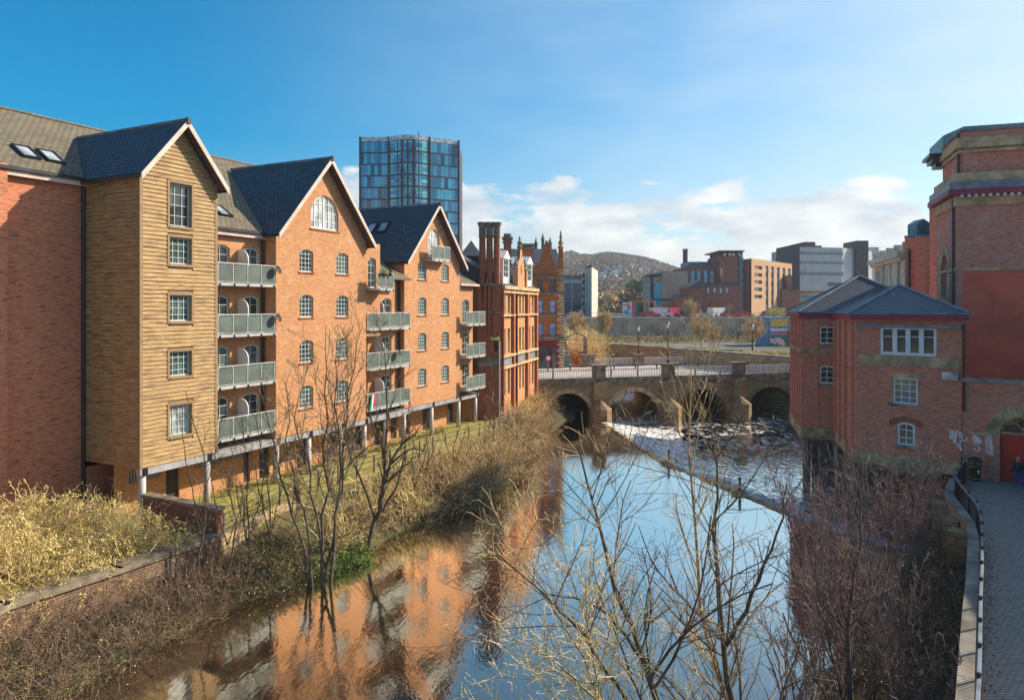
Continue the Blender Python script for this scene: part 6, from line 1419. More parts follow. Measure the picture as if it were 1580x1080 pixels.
for (a, b_) in (((1484, 818), .9), ((1457, 775), .8), ((1470, 800), .6)):
    p = gz(a[0], a[1], 2.9); m.box(Fr(p.x, p.y, .7, .7), -.45, .45, -b_ / 2, b_ / 2, -.4, 2.9)
m.build('buttress', 'stone_block', PW)
rl_px = [(1500, 1400), (1503, 1180), (1507, 1080), (1511, 950), (1514, 870), (1516, 800), (1497, 770), (1479, 742), (1478, 733), (1487, 712), (1496, 692)]
# fence follows the inner side of the coping
fn_ = []
for i, p in enumerate(cop):
    t = (cop[min(i + 1, len(cop) - 1)] - cop[max(i - 1, 0)]).xy.to_3d().normalized(); fn_.append(p + Vector((t.y, -t.x, 0)) * .27)
fn_.append(FN(YW + .05, .35, 3.25))
F_ = thing('metal_railing', 'black metal railing with mesh panels along the inside of the promenade parapet', 'railing', (20, 30, 2.7))
fl = lerp_line([tuple(p) for p in fn_], 46); fl = fl[fl[:, 1] > 4]; m = MB(); r_ = MB(); rb_ = MB(); pn = MB()
for i in range(len(fl)):
    p = fl[i]; m = MB(); m.tube([(p[0], p[1], 2.65), (p[0], p[1], 4.1), (p[0], p[1], 4.11), (p[0], p[1], 4.17)], [.045, .045, .06, .05], 6); m.build('post', 'iron_black', F_)
    if i < len(fl) - 1:
        q = fl[i + 1]; r_.tube([(p[0], p[1], 4.02), (q[0], q[1], 4.02)], .055, 6); rb_.tube([(p[0], p[1], 2.85), (q[0], q[1], 2.85)], .03, 5)
        d = math.hypot(q[0] - p[0], q[1] - p[1]); n = int(d / .13)
        for k in range(1, n): x = p[0] + (q[0] - p[0]) * k / n; y = p[1] + (q[1] - p[1]) * k / n; pn.tube([(x, y, 2.86), (x, y, 4.0)], .012, 3, cap=False)
r_.build('top_rail', 'lead', F_); rb_.build('bottom_rail', 'iron_black', F_); pn.build('bars', 'iron_black', F_)
# litter drifts by the railing
rng = np.random.default_rng(8); pp = []
for i in range(len(fl) - 1):
    for k in range(42): f = rng.random(); p = fl[i] * (1 - f) + fl[i + 1] * f; t = fl[i + 1] - fl[i]; t = t / (np.linalg.norm(t) + 1e-6); s = abs(rng.normal()) * .2 + .05; pp.append((p[0] + t[1] * s, p[1] - t[0] * s, 2.715 + rng.random() * .03))
pp = np.array(pp); tag(np_mesh('leaf_litter', [(*leaves_np(pp, .035, rng), 0)], 'leaf_litter'), 'dry brown leaves drifted along the promenade railing', None, kind='stuff')
# bin
p = gz(1504, 741, 2.7); BN = thing('litter_bin', 'black rounded litter bin with a white emblem against the graffiti wall', 'litter bin', p)
m = MB(); m.lathe(p, ((.30, 0), (.31, .06), (.30, .08), (.30, .82), (.33, .84)), 14); m.build('body', 'iron_black', BN, True)
m = MB(); m.lathe((p.x, p.y, p.z + 1.05), ((.33, 0), (.35, .05), (.30, .16), (.16, .24), (0, .26)), 14)
for a in np.linspace(0, 2 * math.pi, 4, endpoint=False): m.tube([(p.x + .29 * math.cos(a + .8), p.y + .29 * math.sin(a + .8), p.z + .83), (p.x + .29 * math.cos(a + .8), p.y + .29 * math.sin(a + .8), p.z + 1.07)], .03, 5)
m.build('hood', 'iron_black', BN, True)
m = MB(); fb_ = Fr(p.x - .0, p.y - .305, 1, 0)
m.prism([fb_(x, 0, p.z + z) for x, z in ((-.1, .62), (-.04, .5), (0, .38), (.05, .5), (.12, .6), (.04, .58), (.0, .66), (-.05, .6))], (0, -.012, 0)); m.build('emblem', 'graffiti_white', BN)
m = MB(); m.lathe((p.x, p.y, p.z + .14), ((.306, 0), (.306, .03)), 14); m.lathe((p.x, p.y, p.z + .78), ((.306, 0), (.306, .03)), 14); m.build('gold_band', 'yellow_panel', BN)
# =============================================================== wooded hill and houses
sky_u = [-2500, -200, 700, 860, 883, 897, 912, 939, 955, 972, 994, 1020, 1051, 1100, 1200, 1500, 4000]
sky_v = [440, 425, 408, 398, 396, 401, 401, 395, 396, 400, 404, 411, 419, 424, 430, 432, 440]
def hz(x, y):
    u = HX + x / np.maximum(y, 1) * FPX; v = np.interp(u, sky_u, sky_v); top = CAMZ + (HY - v - 2.5) / FPX * 1000
    f = np.clip((y - 330) / 670, 0, 1); f = f * f * (3 - 2 * f); f2 = .35 * np.clip((y - 260) / 200, 0, 1) * .6
    n = 2.2 * np.sin(x * .021 + y * .013) + 1.6 * np.sin(x * .05 - y * .03)
    return 9.5 + (top - 9.5) * np.maximum(f, 0) + n * np.clip((y - 330) / 150, 0, 1)
xs = np.linspace(-900, 1500, 160); ys = np.linspace(255, 1150, 60); X, Y = np.meshgrid(xs, ys); Z = hz(X, Y)
m = MB(); m.v = [Vector(p) for p in np.stack([X, Y, Z], -1).reshape(-1, 3)]
for j in range(59):
    for i in range(159): a = j * 160 + i; m.f.append((a, a + 1, a + 161, a + 160)); m.m.append(0)
tag(m.build('hill', 'hill_wood', None, True), None, None, kind='structure')
rng = np.random.default_rng(17); n = 90000; xx = rng.uniform(-.12, .42, n); yy = rng.uniform(270, 1120, n); xx = xx * yy; zz = hz(xx, yy)
cl = rng.uniform(0, 1, n); hgt = rng.uniform(1, 5, n) * np.where(yy > 900, .8, .7); pts = np.stack([xx, yy, zz + hgt], 1)
q = rng.random(n); P1_ = pts[q < .55]; P2_ = pts[(q >= .55) & (q < .85)]; P3_ = pts[q >= .85]
tag(np_mesh('far_wood', [(*leaves_np(P1_, 1.3, rng), 0), (*leaves_np(P2_, 1.3, rng), 1), (*leaves_np(P3_, 1.3, rng), 2)], ['twig_brown', 'bark_purple', 'leaf_olive']), 'bare winter woodland covering the far hillside', None, kind='stuff')
random.seed(31)
for i, (u, v) in enumerate(hs_):
    y = 300.
    while y < 1100 and (CAMZ - (v - HY) / FPX * y) > hz((u - HX) / FPX * y, y): y += 4
    p = Vector(((u - HX) / FPX * y, y, hz((u - HX) / FPX * y, y) - .5)); s = y / 900 * (1.4 if i < 6 else 1)
    wh = random.random() < .55; where = ('in the lower row' if i < 7 else 'on the upper slope'); 
    t = thing('hillside_house', 'tiny pale gabled house among the trees of the far hill', 'house', p, 'houses on the far hillside'); ang = random.uniform(-.5, .5); f = Fr(p.x, p.y, math.cos(ang), math.sin(ang))
    m = MB(); m.box(f, -3.4 * s, 3.4 * s, -8 * s, 0, p.z - 4, p.z + 4.4 * s); m.prism([f(-3.4 * s, 0, p.z + 4.4 * s), f(3.4 * s, 0, p.z + 4.4 * s), f(0, 0, p.z + 7.2 * s)], f.n3 * -8 * s); w_ = m.build('wall', 'white_far' if wh else 'cladding_tan', t)
    m = MB()
    for k in (-1, 1): m.hexa([f(0, .3 * s, p.z + 7.25 * s), f(0, -8.3 * s, p.z + 7.25 * s), f(k * 3.8 * s, -8.3 * s, p.z + 4.1 * s), f(k * 3.8 * s, .3 * s, p.z + 4.1 * s), f(0, .3 * s, p.z + 7.55 * s), f(0, -8.3 * s, p.z + 7.55 * s), f(k * 3.8 * s, -8.3 * s, p.z + 4.4 * s), f(k * 3.8 * s, .3 * s, p.z + 4.4 * s)])
    m.build('roof', 'dark_cladding', t); m = MB()
    for a in (-1.6, 1.2): m.box(f, a * s, (a + 1.1) * s, .01, .05, p.z + 1.4 * s, p.z + 2.8 * s)
    m.build('window', 'dark_frame', t)
# =============================================================== bare trees, shrubs, brambles
def curve_pts(pts, k=10):
    p = resample(pts, 40); return resample(p, k)
def bare_tree(name, label, cat, trunks, mats, seed, group=None, levels=3, rate=(1.4, 1.8, 2.4), ratio=(.5, .5, .5), ang=(42, 45, 45), up=(.35, .3, .2), wob=.09, r0=None, t0=.2, minr=.006, fine='same', maxlen=(9, 3, 1.2)):
    """trunks: list of (points, base radius, tip radius). trunk mesh + crown mesh of branches and twigs"""
    rng = np.random.default_rng(seed); base = Vector(trunks[0][0][0]); t = thing(name, label, cat, base, group); tp = []; tr = []
    parts = []
    for pts, ra, rb in trunks:
        q = curve_pts(pts, 12); q[1:-1] += rng.normal(size=q[1:-1].shape) * np.linalg.norm(q[-1] - q[0]) * .006
        tp.append(q); tr.append(np.linspace(ra, rb, 12))
    pl = np.array(tp); rd = np.array(tr); v, q = tubes_np(pl, rd, 6); np_mesh('trunk', [(v, q, 0)], [mats[0]], t, True)
    out = []
    for i in range(levels):
        pl, rd = spawn(pl, rd, rate[i], rng, t0=t0 if i == 0 else .12, ratio=ratio[i], ang=ang[i], up=up[i], k=6 if i < 2 else 5, wob=wob, rr=.5 if i == 0 else .6, maxlen=maxlen[i] if i < len(maxlen) else 1)
        rd = np.maximum(rd, minr); v, q = tubes_np(pl, rd, 4 if i == 0 else 3)
        mi = 0 if len(mats) == 1 else (min(i, len(mats) - 1))
        out.append((v, q, mi))
    np_mesh('crown', out, mats, t); return t
def G(Y, pts): return [px(u, v, Y + (p3[0] if p3 else 0)) for u, v, *p3 in pts]
# foreground trees on the near right bank
def trunkY(Y, pts, ra, rb): return (G(Y, pts), ra, rb)
bare_tree('bare_tree', 'leaning bare tree with a dark curved trunk in the foreground middle of the river view', 'tree',
    [trunkY(15.5, [(1075, 1300), (1040, 1170), (1015, 1075), (985, 1010), (957, 935), (935, 870), (921, 800), (905, 735), (893, 690)], .10, .018),
     trunkY(15.2, [(985, 1010), (955, 965, -.3), (930, 940, -.5), (880, 918, -.9), (830, 915, -1.2)], .045, .01),
     trunkY(14.8, [(1000, 1120), (950, 1060, -.6), (905, 990, -1), (860, 930, -1.3), (800, 880, -1.6), (745, 835, -1.8)], .05, .01),
     trunkY(15.8, [(1040, 1170), (1000, 1100, .6), (960, 1000, 1.0), (930, 930, 1.2), (915, 880, 1.4)], .05, .012)],
    ['bark_dark', 'twig_brown', 'twig_tan'], 41, rate=(2.4, 3.0, 2.4), up=(.2, .15, .1), ratio=(.55, .6, .55), ang=(52, 44, 40), maxlen=(4.2, 2.0, .9), minr=.0052, t0=.12)
bare_tree('bare_tree', 'bare sapling with pale golden shoots leaning left over the water, lowest in the foreground', 'tree',
    [trunkY(13.5, [(1010, 1330), (960, 1180), (930, 1080), (885, 985), (845, 925), (815, 890), (790, 855)], .05, .01),
     trunkY(13.2, [(930, 1090), (880, 1040, -.3), (830, 1000, -.5), (790, 985, -.7)], .03, .008),
     trunkY(13.8, [(960, 1180), (925, 1060, .3), (905, 960, .5), (880, 880, .7), (862, 830, .8)], .03, .008)],
    ['bark_sunlit', 'twig_straw', 'twig_straw'], 42, rate=(3.6, 3.4, 2.6), up=(.2, .15, .1), ratio=(.55, .6, .55), maxlen=(3.0, 1.5, .7), minr=.006)
bare_tree('bare_tree', 'tall straight bare tree with a forked dark trunk, in front of the weir', 'tree',
    [trunkY(16.5, [(1165, 1330), (1150, 1200), (1128, 1080), (1115, 990), (1108, 900), (1108, 820), (1107, 750), (1106, 705)], .11, .022),
     trunkY(16.5, [(1106, 705), (1090, 680), (1062, 655, .2)], .02, .006), trunkY(16.5, [(1106, 705), (1125, 680), (1148, 640, -.2), (1160, 615, -.2)], .02, .006), trunkY(16.5, [(1107, 720), (1098, 670), (1095, 620), (1092, 580)], .018, .005),
     trunkY(16.3, [(1116, 1000), (1140, 960, -.3), (1170, 900, -.6), (1195, 840, -.8), (1207, 790, -.9), (1215, 745, -1)], .06, .012),
     trunkY(16.8, [(1110, 985), (1080, 950, .4), (1040, 910, .8), (1000, 860, 1.1), (985, 810, 1.3)], .045, .01)],
    ['bark_dark', 'twig_brown', 'twig_tan'], 43, rate=(2.2, 2.9, 2.4), up=(.2, .15, .1), ratio=(.52, .6, .55), ang=(52, 44, 40), maxlen=(4.2, 2.0, .9), minr=.0052, t0=.12)
bare_tree('bare_tree', 'slim bare tree with a golden lit trunk reaching up in front of the bridge arches', 'tree',
    [trunkY(18.5, [(1150, 1250), (1130, 1120), (1100, 1010), (1083, 940), (1074, 860), (1071, 780), (1070, 700), (1069, 640), (1067, 560)], .075, .012),
     trunkY(18.5, [(1070, 700), (1085, 650), (1100, 610, -.3), (1112, 580, -.3)], .02, .005), trunkY(18.5, [(1071, 720), (1050, 670), (1030, 620, .3), (1018, 590, .3)], .02, .005)],
    ['bark_sunlit', 'twig_straw', 'twig_tan'], 44, rate=(2.4, 3.0, 2.6), ratio=(.34, .55, .5), ang=(38, 38, 40), up=(.5, .4, .2), maxlen=(2.6, 1.3, .6), minr=.0052, t0=.15)
bare_tree('bare_tree', 'bare tree with a straight brown trunk standing in the purple thicket on the right bank', 'tree',
    [trunkY(20, [(1315, 1260), (1310, 1100), (1311, 1000), (1316, 900), (1325, 820), (1330, 740)], .12, .02),
     trunkY(20, [(1318, 1200), (1345, 1080), (1352, 960, .4), (1360, 850, .6)], .07, .015), trunkY(20, [(1312, 1150), (1290, 1040, -.3), (1268, 940, -.6), (1258, 860, -.8)], .05, .012)],
    ['bark_dark', 'bark_purple', 'bark_purple'], 45, rate=(3.2, 3.6, 3.4), ratio=(.42, .5, .5), ang=(55, 45, 42), maxlen=(3.2, 1.5, .7), minr=.006, t0=.1)
# purple thicket
for i, (u, v, Y, h, n, lb) in enumerate(((1265, 905, 27, 6.6, 14, 'purple brown twigged shrub nearest the weir, at the left of the right bank thicket'), (1330, 900, 29, 6.4, 15, 'purple brown twigged shrub below the corner of the mill'), (1395, 880, 30.5, 5.4, 12, 'purple twigged shrub under the dark water opening beneath the mill'),
        (1290, 1010, 24, 5.4, 12, 'purple twigged shrub in the middle of the right bank thicket'), (1385, 1000, 23, 4.0, 11, 'low brown twigged shrub on the muddy right bank'), (1230, 1100, 20.5, 4.2, 11, 'fine twigged shrub at the bottom edge beside the water'), (1420, 1080, 18.5, 2.8, 9, 'low tangled shrub close to the parapet at the bottom edge'))):
    b = px(u, v, Y); b.z = .5; rng = np.random.default_rng(60 + i); tr = []
    for k in range(n):
        a = rng.uniform(0, 2 * math.pi); l = rng.uniform(.15, .5) * h * .75; hh = h * rng.uniform(.6, 1.05)
        o_ = Vector((rng.normal() * .4, rng.normal() * .4, 0)); e = Vector((math.cos(a) * l, math.sin(a) * l, 0)); tr.append(([b + o_, b + o_ + e * .35 + Vector((0, 0, hh * .45)), b + o_ + e * .75 + Vector((0, 0, hh * .8)), b + o_ + e * 1.1 + Vector((0, 0, hh))], .035, .008))
    bare_tree('bare_shrub', lb, 'shrub', tr, ['bark_purple', 'bark_purple', 'bark_purple' if i != 4 else 'twig_brown'], 70 + i, group='shrubs of the right bank thicket', rate=(2.5, 2.6, 2.3), ratio=(.34, .5, .5), ang=(38, 42, 42), maxlen=(2.2, 1.1, .6), minr=.0075, wob=.1)
# trees on the left bank
bare_tree('bare_tree', 'many stemmed bare tree rising from the left water edge in front of the middle gable', 'tree',
    [(G(31.5, [(478, 905), (466, 830), (440, 760), (425, 700), (415, 650), (400, 600)]), .075, .014), (G(31.5, [(482, 905), (478, 830), (455, 740), (440, 690), (447, 640), (440, 590)]), .07, .014), (G(31.5, [(498, 905), (500, 830), (500, 740), (503, 660), (504, 600), (503, 500)]), .085, .012),
     (G(31.5, [(510, 905), (515, 840), (524, 760), (530, 690), (540, 610), (548, 540), (560, 500)]), .085, .012), (G(31.5, [(500, 900), (520, 800), (527, 730), (525, 650), (515, 580), (520, 520)]), .08, .012), (G(31.5, [(505, 880), (490, 800, .5), (470, 700, .8), (455, 640, 1), (475, 560, 1.2)]), .07, .012)],
    ['bark_dark', 'twig_brown', 'twig_tan'], 51, rate=(2.0, 2.6, 3), ratio=(.3, .5, .5), ang=(38, 40, 42), maxlen=(2.8, 1.4, .7), minr=.009, t0=.3)
bare_tree('bare_tree', 'dark sprawling bare tree on the left bank with a thick bent limb reaching right', 'tree',
    [(G(35, [(568, 855), (575, 810), (585, 790), (590, 760), (595, 710), (575, 650), (560, 600)]), .13, .022), (G(35, [(583, 800), (590, 745), (605, 710), (640, 690), (665, 700)]), .10, .02), (G(35, [(588, 770), (600, 720), (615, 690), (640, 670), (655, 650)]), .10, .02), (G(35, [(578, 800), (560, 745), (540, 700), (530, 650), (545, 590)]), .08, .015),
     (G(35, [(592, 760), (594, 690), (597, 620), (592, 560), (585, 500)]), .08, .012), (G(35, [(590, 790), (612, 750), (625, 700), (628, 650), (632, 610)]), .06, .012)],
    ['bark_dark', 'twig_brown', 'twig_brown'], 52, rate=(2.0, 2.8, 3), ratio=(.34, .5, .5), ang=(42, 42, 42), maxlen=(2.8, 1.3, .7), minr=.009, t0=.3)
for i, (u, v, Y, vt, lb) in enumerate(((382, 925, 30.2, 640, 'thin bare tree at the end of the tall brick wall'), (306, 880, 29, 600, 'thin bare tree in front of the tall brick wall, left of its end'), (350, 905, 29.6, 690, 'slim bare sapling close to the end of the tall brick wall'), (640, 800, 41, 640, 'slim bare tree among the golden shrubs behind the sprawling tree'), (655, 760, 44, 650, 'bare sapling right of the sprawling tree on the left bank'), (700, 745, 46, 640, 'bare sapling half way along the golden bank'), (760, 700, 53, 570, 'bare sapling at the foot of the ornate building'), (415, 905, 31, 640, 'bare leaning sapling left of the many stemmed tree'))):
    b = px(u, v, Y); h = (v - vt) / FPX * Y; rng = np.random.default_rng(200 + i)
    tr = [([b, b + Vector((rng.normal() * .2, 0, h * .5)), b + Vector((rng.normal() * .4, rng.normal() * .3, h))], .05, .012)] + [([b + Vector((0, 0, h * .3)), b + Vector((k * .5, .2, h * .55)), b + Vector((k * .9, .3, h * .85))], .03, .01) for k in (-1, 1)]
    bare_tree('bare_tree', lb, 'tree', tr, ['bark_dark', 'twig_brown'], 210 + i, group='saplings of the left bank', rate=(2.2, 2.0, 2), ratio=(.28, .5, .5), ang=(38, 40, 40), maxlen=(1.6, .8, .4), minr=.007, levels=3)
# trees beyond the bridge
for i, (u, v, Y, vt, wd, lb) in enumerate(((932, 530, 135, 478, 20, 'pale bare tree against the left end of the grey retaining wall'), (1083, 536, 112, 484, 42, 'rounded bare tree in the middle of the grey retaining wall'), (1162, 540, 108, 489, 38, 'rounded bare tree beside the blue kiosk'), (890, 535, 130, 482, 34, 'bare tree close behind the banded brick building'), (1102, 536, 114, 500, 20, 'small bare tree just right of the rounded one at the grey wall'), (1066, 510, 152, 462, 14, 'bare tree on the yard above the grey wall'))):
    b = px(u, v, Y); h = (v - vt) / FPX * Y; w_ = wd / FPX * Y / 2; rng = np.random.default_rng(300 + i); tr = [([b, b + Vector((0, 0, h * .3)), b + Vector((.1, 0, h * .95))], .16, .04)]
    for k in range(13):
        a = k * 2 * math.pi / 13 + rng.normal() * .2; l = w_ * rng.uniform(.6, 1); tr.append(([b + Vector((0, 0, h * rng.uniform(.15, .3))), b + Vector((math.cos(a) * l * .7, math.sin(a) * l * .7, h * .5)), b + Vector((math.cos(a) * l, math.sin(a) * l, h * rng.uniform(.7, .95)))], .09, .03))
    bare_tree('bare_tree', lb, 'tree', tr, ['twig_tan', 'twig_tan'], 310 + i, group='bare trees beyond the bridge', rate=(3.4, 3.2, 2.8), ratio=(.5, .55, .5), ang=(38, 42, 40), maxlen=(3.2, 1.8, .9), minr=.03, levels=3)
# evergreen clump and trees under the hill
for i, (u, v, Y, vt, w_, mt, lb) in enumerate(((985, 458, 330, 432, 9, 'leaf_green', 'dark evergreen tree at the foot of the far hill, left of two'), (1003, 460, 340, 428, 8, 'leaf_green', 'dark evergreen tree at the foot of the far hill, right of two'), (930, 476, 280, 452, 10, 'twig_tan', 'pale bushy tree below the hillside houses'), (950, 474, 290, 446, 9, 'twig_tan', 'tan bushy tree below the hillside houses, second from the concrete stair tower'), (972, 474, 285, 450, 9, 'twig_brown', 'brown bushy tree below the hillside houses, nearest the painted hoarding'), (998, 474, 300, 452, 9, 'twig_tan', 'tan bushy tree beside the tan hall'))):
    b = px(u, v, Y); h = (v - vt) / FPX * Y; t = thing('bushy_tree', lb, 'tree', b, 'trees at the foot of the hill'); rng = np.random.default_rng(400 + i); m = MB(); m.tube([b, b + Vector((0, 0, h * .5))], [.3, .15], 5); m.build('trunk', 'bark_dark', t)
    n = 900; d = rng.normal(size=(n, 3)); d /= np.linalg.norm(d, axis=1, keepdims=True); r_ = rng.random(n) ** .4; lob = 1 + .25 * np.sin(d[:, 0] * 5 + i) * np.cos(d[:, 2] * 4); pp = np.array(b) + np.array([0, 0, h * .55]) + d * (r_ * lob)[:, None] * np.array([w_ * .62, w_ * .5, h * .5]); np_mesh('crown', [(*leaves_np(pp, .75, rng), 0)], mt, t)
# ---------------------------------------------------- thickets
def thicket(name, label, P, up, n_seg, mats, seed, stem=.9, leaf=.05, nl=2, minr=.008, curl=.22, rate=2.4, lsize=None, leaf_mat=None):
    """P: (n,3) roots. stems grow from them, with side twigs and small leaves"""
    rng = np.random.default_rng(seed); n = len(P); d = rng.normal(size=(n, 3)) * .55 + np.array(up); d /= np.linalg.norm(d, axis=1, keepdims=True); L_ = stem * rng.uniform(.45, 1.25, n); k = 6; pl = np.empty((n, k, 3)); pl[:, 0] = P
    for j in range(1, k):
        d = d + rng.normal(size=d.shape) * curl; d[:, 2] -= .12 * j / k; d /= np.linalg.norm(d, axis=1, keepdims=True); pl[:, j] = pl[:, j - 1] + d * (L_ / (k - 1))[:, None]
    rd = np.repeat(np.linspace(minr * 1.6, minr * .8, k)[None], n, 0); out = [(*tubes_np(pl, rd, 3), 0)]
    p2, r2 = spawn(pl, rd, rate, rng, ratio=.5, ang=48, up=.1, k=4, wob=.2, maxlen=stem * .6); r2 = np.maximum(r2, minr * .7); out.append((*tubes_np(p2, r2, 3), min(1, len(mats) - 1)))
    if leaf:
        a = p2.reshape(-1, 3); idx = rng.integers(0, len(a), int(len(p2) * nl)); lp = a[idx] + rng.normal(size=(len(idx), 3)) * .05
        h = rng.random(len(lp)); 
        for q, mi in ((lp[h < .5], 2), (lp[(h >= .5) & (h < .8)], 3), (lp[h >= .8], 4)):
            if len(q): out.append((*leaves_np(q, leaf, rng), min(mi, len(mats) - 1)))
    return tag(np_mesh(name, out, mats), label, None, kind='stuff')
def strip_pts(top, bot, n, rng, f0=0, f1=1, pow_=1.0, lump=0.0):
    T = lerp_line(top, 200); B = lerp_line(bot, 200); i = rng.integers(0, 200, n); f = f0 + (f1 - f0) * rng.random(n) ** pow_; p = T[i] * (1 - f[:, None]) + B[i] * f[:, None]; return p + rng.normal(size=p.shape) * np.array([.2, .2, .05])
rng = np.random.default_rng(81)
# brambles on the terrace above the river wall (left): a mound between the wall and the plain brick wing
n = 9000; a = rng.uniform(16, 32.5, n); f = rng.random(n); 
wallx = np.interp(a, [14, 23.7, 27, 31, 33], [-17.6, -17.0, -15.05, -12.9, -12]); bx = (-34.2 + .4472 * a) / .8944
bx = np.maximum(bx, -30); X_ = wallx * (1 - f) + bx * f
hgt = 2.1 + 2.7 * np.sin(np.clip(f * 1.25, 0, 1) * math.pi) ** .7 * np.clip((31.5 - a) / 4, .25, 1) * (0.75 + .25 * np.sin(a * 1.3 + f * 5)) + rng.normal(size=n) * .3 + .45 * np.sin(X_ * 1.9 + a * 2.3) * f
msk = (a < 31.0 - f * 0 ) | (f > .25)
P = np.stack([X_, a + f * 1.0, hgt * 1.0], 1)[msk]; keep = (P[:, 0] * .4472 * 0 + (P @ np.array([n_[0], n_[1], 0]))) > -34.3; P = P[keep]
P = P[(P[:, 1] - 33.2) * 4.4 + (P[:, 0] + 17.2) * 2.3 < -.6]
P[:, 2] -= rng.random(len(P)) * .5
thicket('bramble', 'sunlit yellow green brambles mounded above the river wall', P, (.5, -.3, .5), 5, ['twig_straw', 'twig_tan', 'leaf_yellow', 'leaf_yellow', 'leaf_olive'], 82, stem=.95, leaf=.045, nl=4, minr=.008, curl=.35, rate=3.5)
# scrub at the foot of the river wall
top = [(-17.6, 14, 1.0), (-16.6, 23.7, 1.1), (-14.6, 27, 1.0), (-12.6, 31, 1.2)]; bot = [(-14.6, 14, .1), (-13.4, 22.7, .1), (-12.9, 26, .1), (-11.6, 30, .1)]
P = strip_pts(top, bot, 2600, rng); thicket('scrub', 'brown leafless scrub at the foot of the river wall on the left', P, (.5, -.3, .6), 5, ['twig_brown', 'twig_brown', 'leaf_olive', 'twig_tan', 'leaf_green'], 83, stem=1.5, leaf=.035, nl=.5, minr=.008, curl=.3)
P = strip_pts([(-12.4, 31, 1.2), (-11.2, 35.2, 1.6)], [(-10.9, 29.6, .1), (-8.6, 32.6, .1)], 900, rng); thicket('scrub', 'dark scrub and ivy below the low stone wall beside the many stemmed tree', P, (.4, -.3, .7), 5, ['twig_brown', 'bark_dark', 'leaf_olive', 'leaf_green', 'leaf_green'], 84, stem=.9, leaf=.045, nl=2, minr=.007)
# golden bank: from the many stemmed tree to the bridge
top = [(-11.2, 36.5, 1.9), (-7.4, 43.5, 2.1), (-3.6, 51.5, 2.2), (-.8, 58, 2.2), (.0, 64, 2.2), (2.6, 77.5, 2.2)]
bot = [(-8.0, 33.5, .1), (-5.8, 38.0, .1), (-3.4, 42, .1), (-.6, 47.5, .1), (.7, 53.5, .1), (1.7, 66, .1), (2.7, 74, .1)]
P = strip_pts(top, bot, 10500, rng, f0=.14); P = P[rng.random(len(P)) < np.clip((P[:, 1] - 36) / 9, .25, 1)];  P[:, 2] += .5 * np.clip(np.sin(P[:, 1] * .9) * np.cos(P[:, 0] * 1.7), 0, 1)
thicket('bank_shrubs', 'brown winter shrubs covering the left river bank up to the bridge', P[rng.random(len(P)) < .5], (.45, -.25, .75), 5, ['twig_brown', 'twig_tan', 'leaf_yellow', 'twig_straw', 'leaf_olive'], 85, stem=1.1, leaf=.06, nl=1.8, minr=.011, curl=.3, rate=2.6)
P = strip_pts([(-.6, 62, 1.8), (2.2, 77.5, 2.0)], [(1.0, 58, .3), (2.9, 75, .2)], 1500, rng); thicket('bank_shrubs', 'russet shrubs against the foot of the ornate building and the left arch', P, (.3, -.3, .9), 5, ['twig_tan', 'twig_straw', 'leaf_yellow', 'leaf_olive', 'twig_tan'], 86, stem=1.25, leaf=.09, nl=3, minr=.014, curl=.25)
def clumps(nc, per, f0, f1, s):
    C_ = strip_pts(top, bot, nc, rng, f0=f0, f1=f1); out = []
    for c in C_: out.append(c + rng.normal(size=(rng.poisson(per) + 3, 3)) * np.array([s, s, .04]) * rng.uniform(.6, 1.5))
    P_ = np.concatenate(out); return P_[rng.random(len(P_)) < np.clip((P_[:, 1] - 34) / 9, .3, 1)]
thicket('dead_grass', 'pale straw coloured dead grass in clumps on the left river bank', clumps(130, 34, .05, .85, .35), (.35, -.2, .9), 5, ['twig_straw', 'twig_straw'], 185, stem=1.3, leaf=0, minr=.014, curl=.2, rate=.9)
thicket('bank_scrub', 'arching russet brown scrub in clumps on the left river bank', clumps(60, 26, .2, .95, .45), (.6, -.3, .8), 5, ['twig_brown', 'twig_tan', 'leaf_yellow', 'twig_straw', 'leaf_litter'], 186, stem=2.3, leaf=.05, nl=.8, minr=.013, curl=.28, rate=2.2)
# bright tufts along the water's edge
P = strip_pts([(-9.6, 32.9, .3), (-7.4, 35.5, .4)], [(-8.6, 31.9, .1), (-6.9, 34.6, .1)], 700, rng); thicket('grass_tufts', 'bright green grass tufts at the foot of the many stemmed tree', P, (0, 0, 1), 5, ['leaf_green', 'leaf_olive'], 87, stem=.55, leaf=0, minr=.012, curl=.15, rate=.6)
# right bank: grass, dead stems
eb = [(5.5, 17.0, .6), (9.5, 21.5, .5), (12.5, 25.4, .5), (15.5, 28.5, .5), (18.5, 31.6, .4), (20.6, 34.6, .4)]; et = [(9.6, 16.0, 1.7), (12.5, 20, 1.7), (15.5, 24.6, 1.7), (17.6, 28.4, 1.7), (19.0, 31, 1.7), (20.5, 34.2, 1.7)]
P = strip_pts(et, eb, 3000, rng); thicket('bank_grass', 'rough grass and dead stems on the muddy right bank', P, (-.2, .2, .7), 5, ['twig_brown', 'twig_brown', 'leaf_olive', 'leaf_litter', 'leaf_green'], 88, stem=.6, leaf=.05, nl=1.6, minr=.006, curl=.35)
P = strip_pts([(18.2, 30.5, 1.0), (20.4, 34, 1.0)], [(17.6, 31.2, .3), (20, 34.6, .3)], 600, rng); thicket('grass_tufts', 'bright green tufts at the end of the weir by the parapet', P, (0, 0, 1), 5, ['leaf_green', 'leaf_green'], 89, stem=.5, leaf=0, minr=.011, curl=.15, rate=.6)
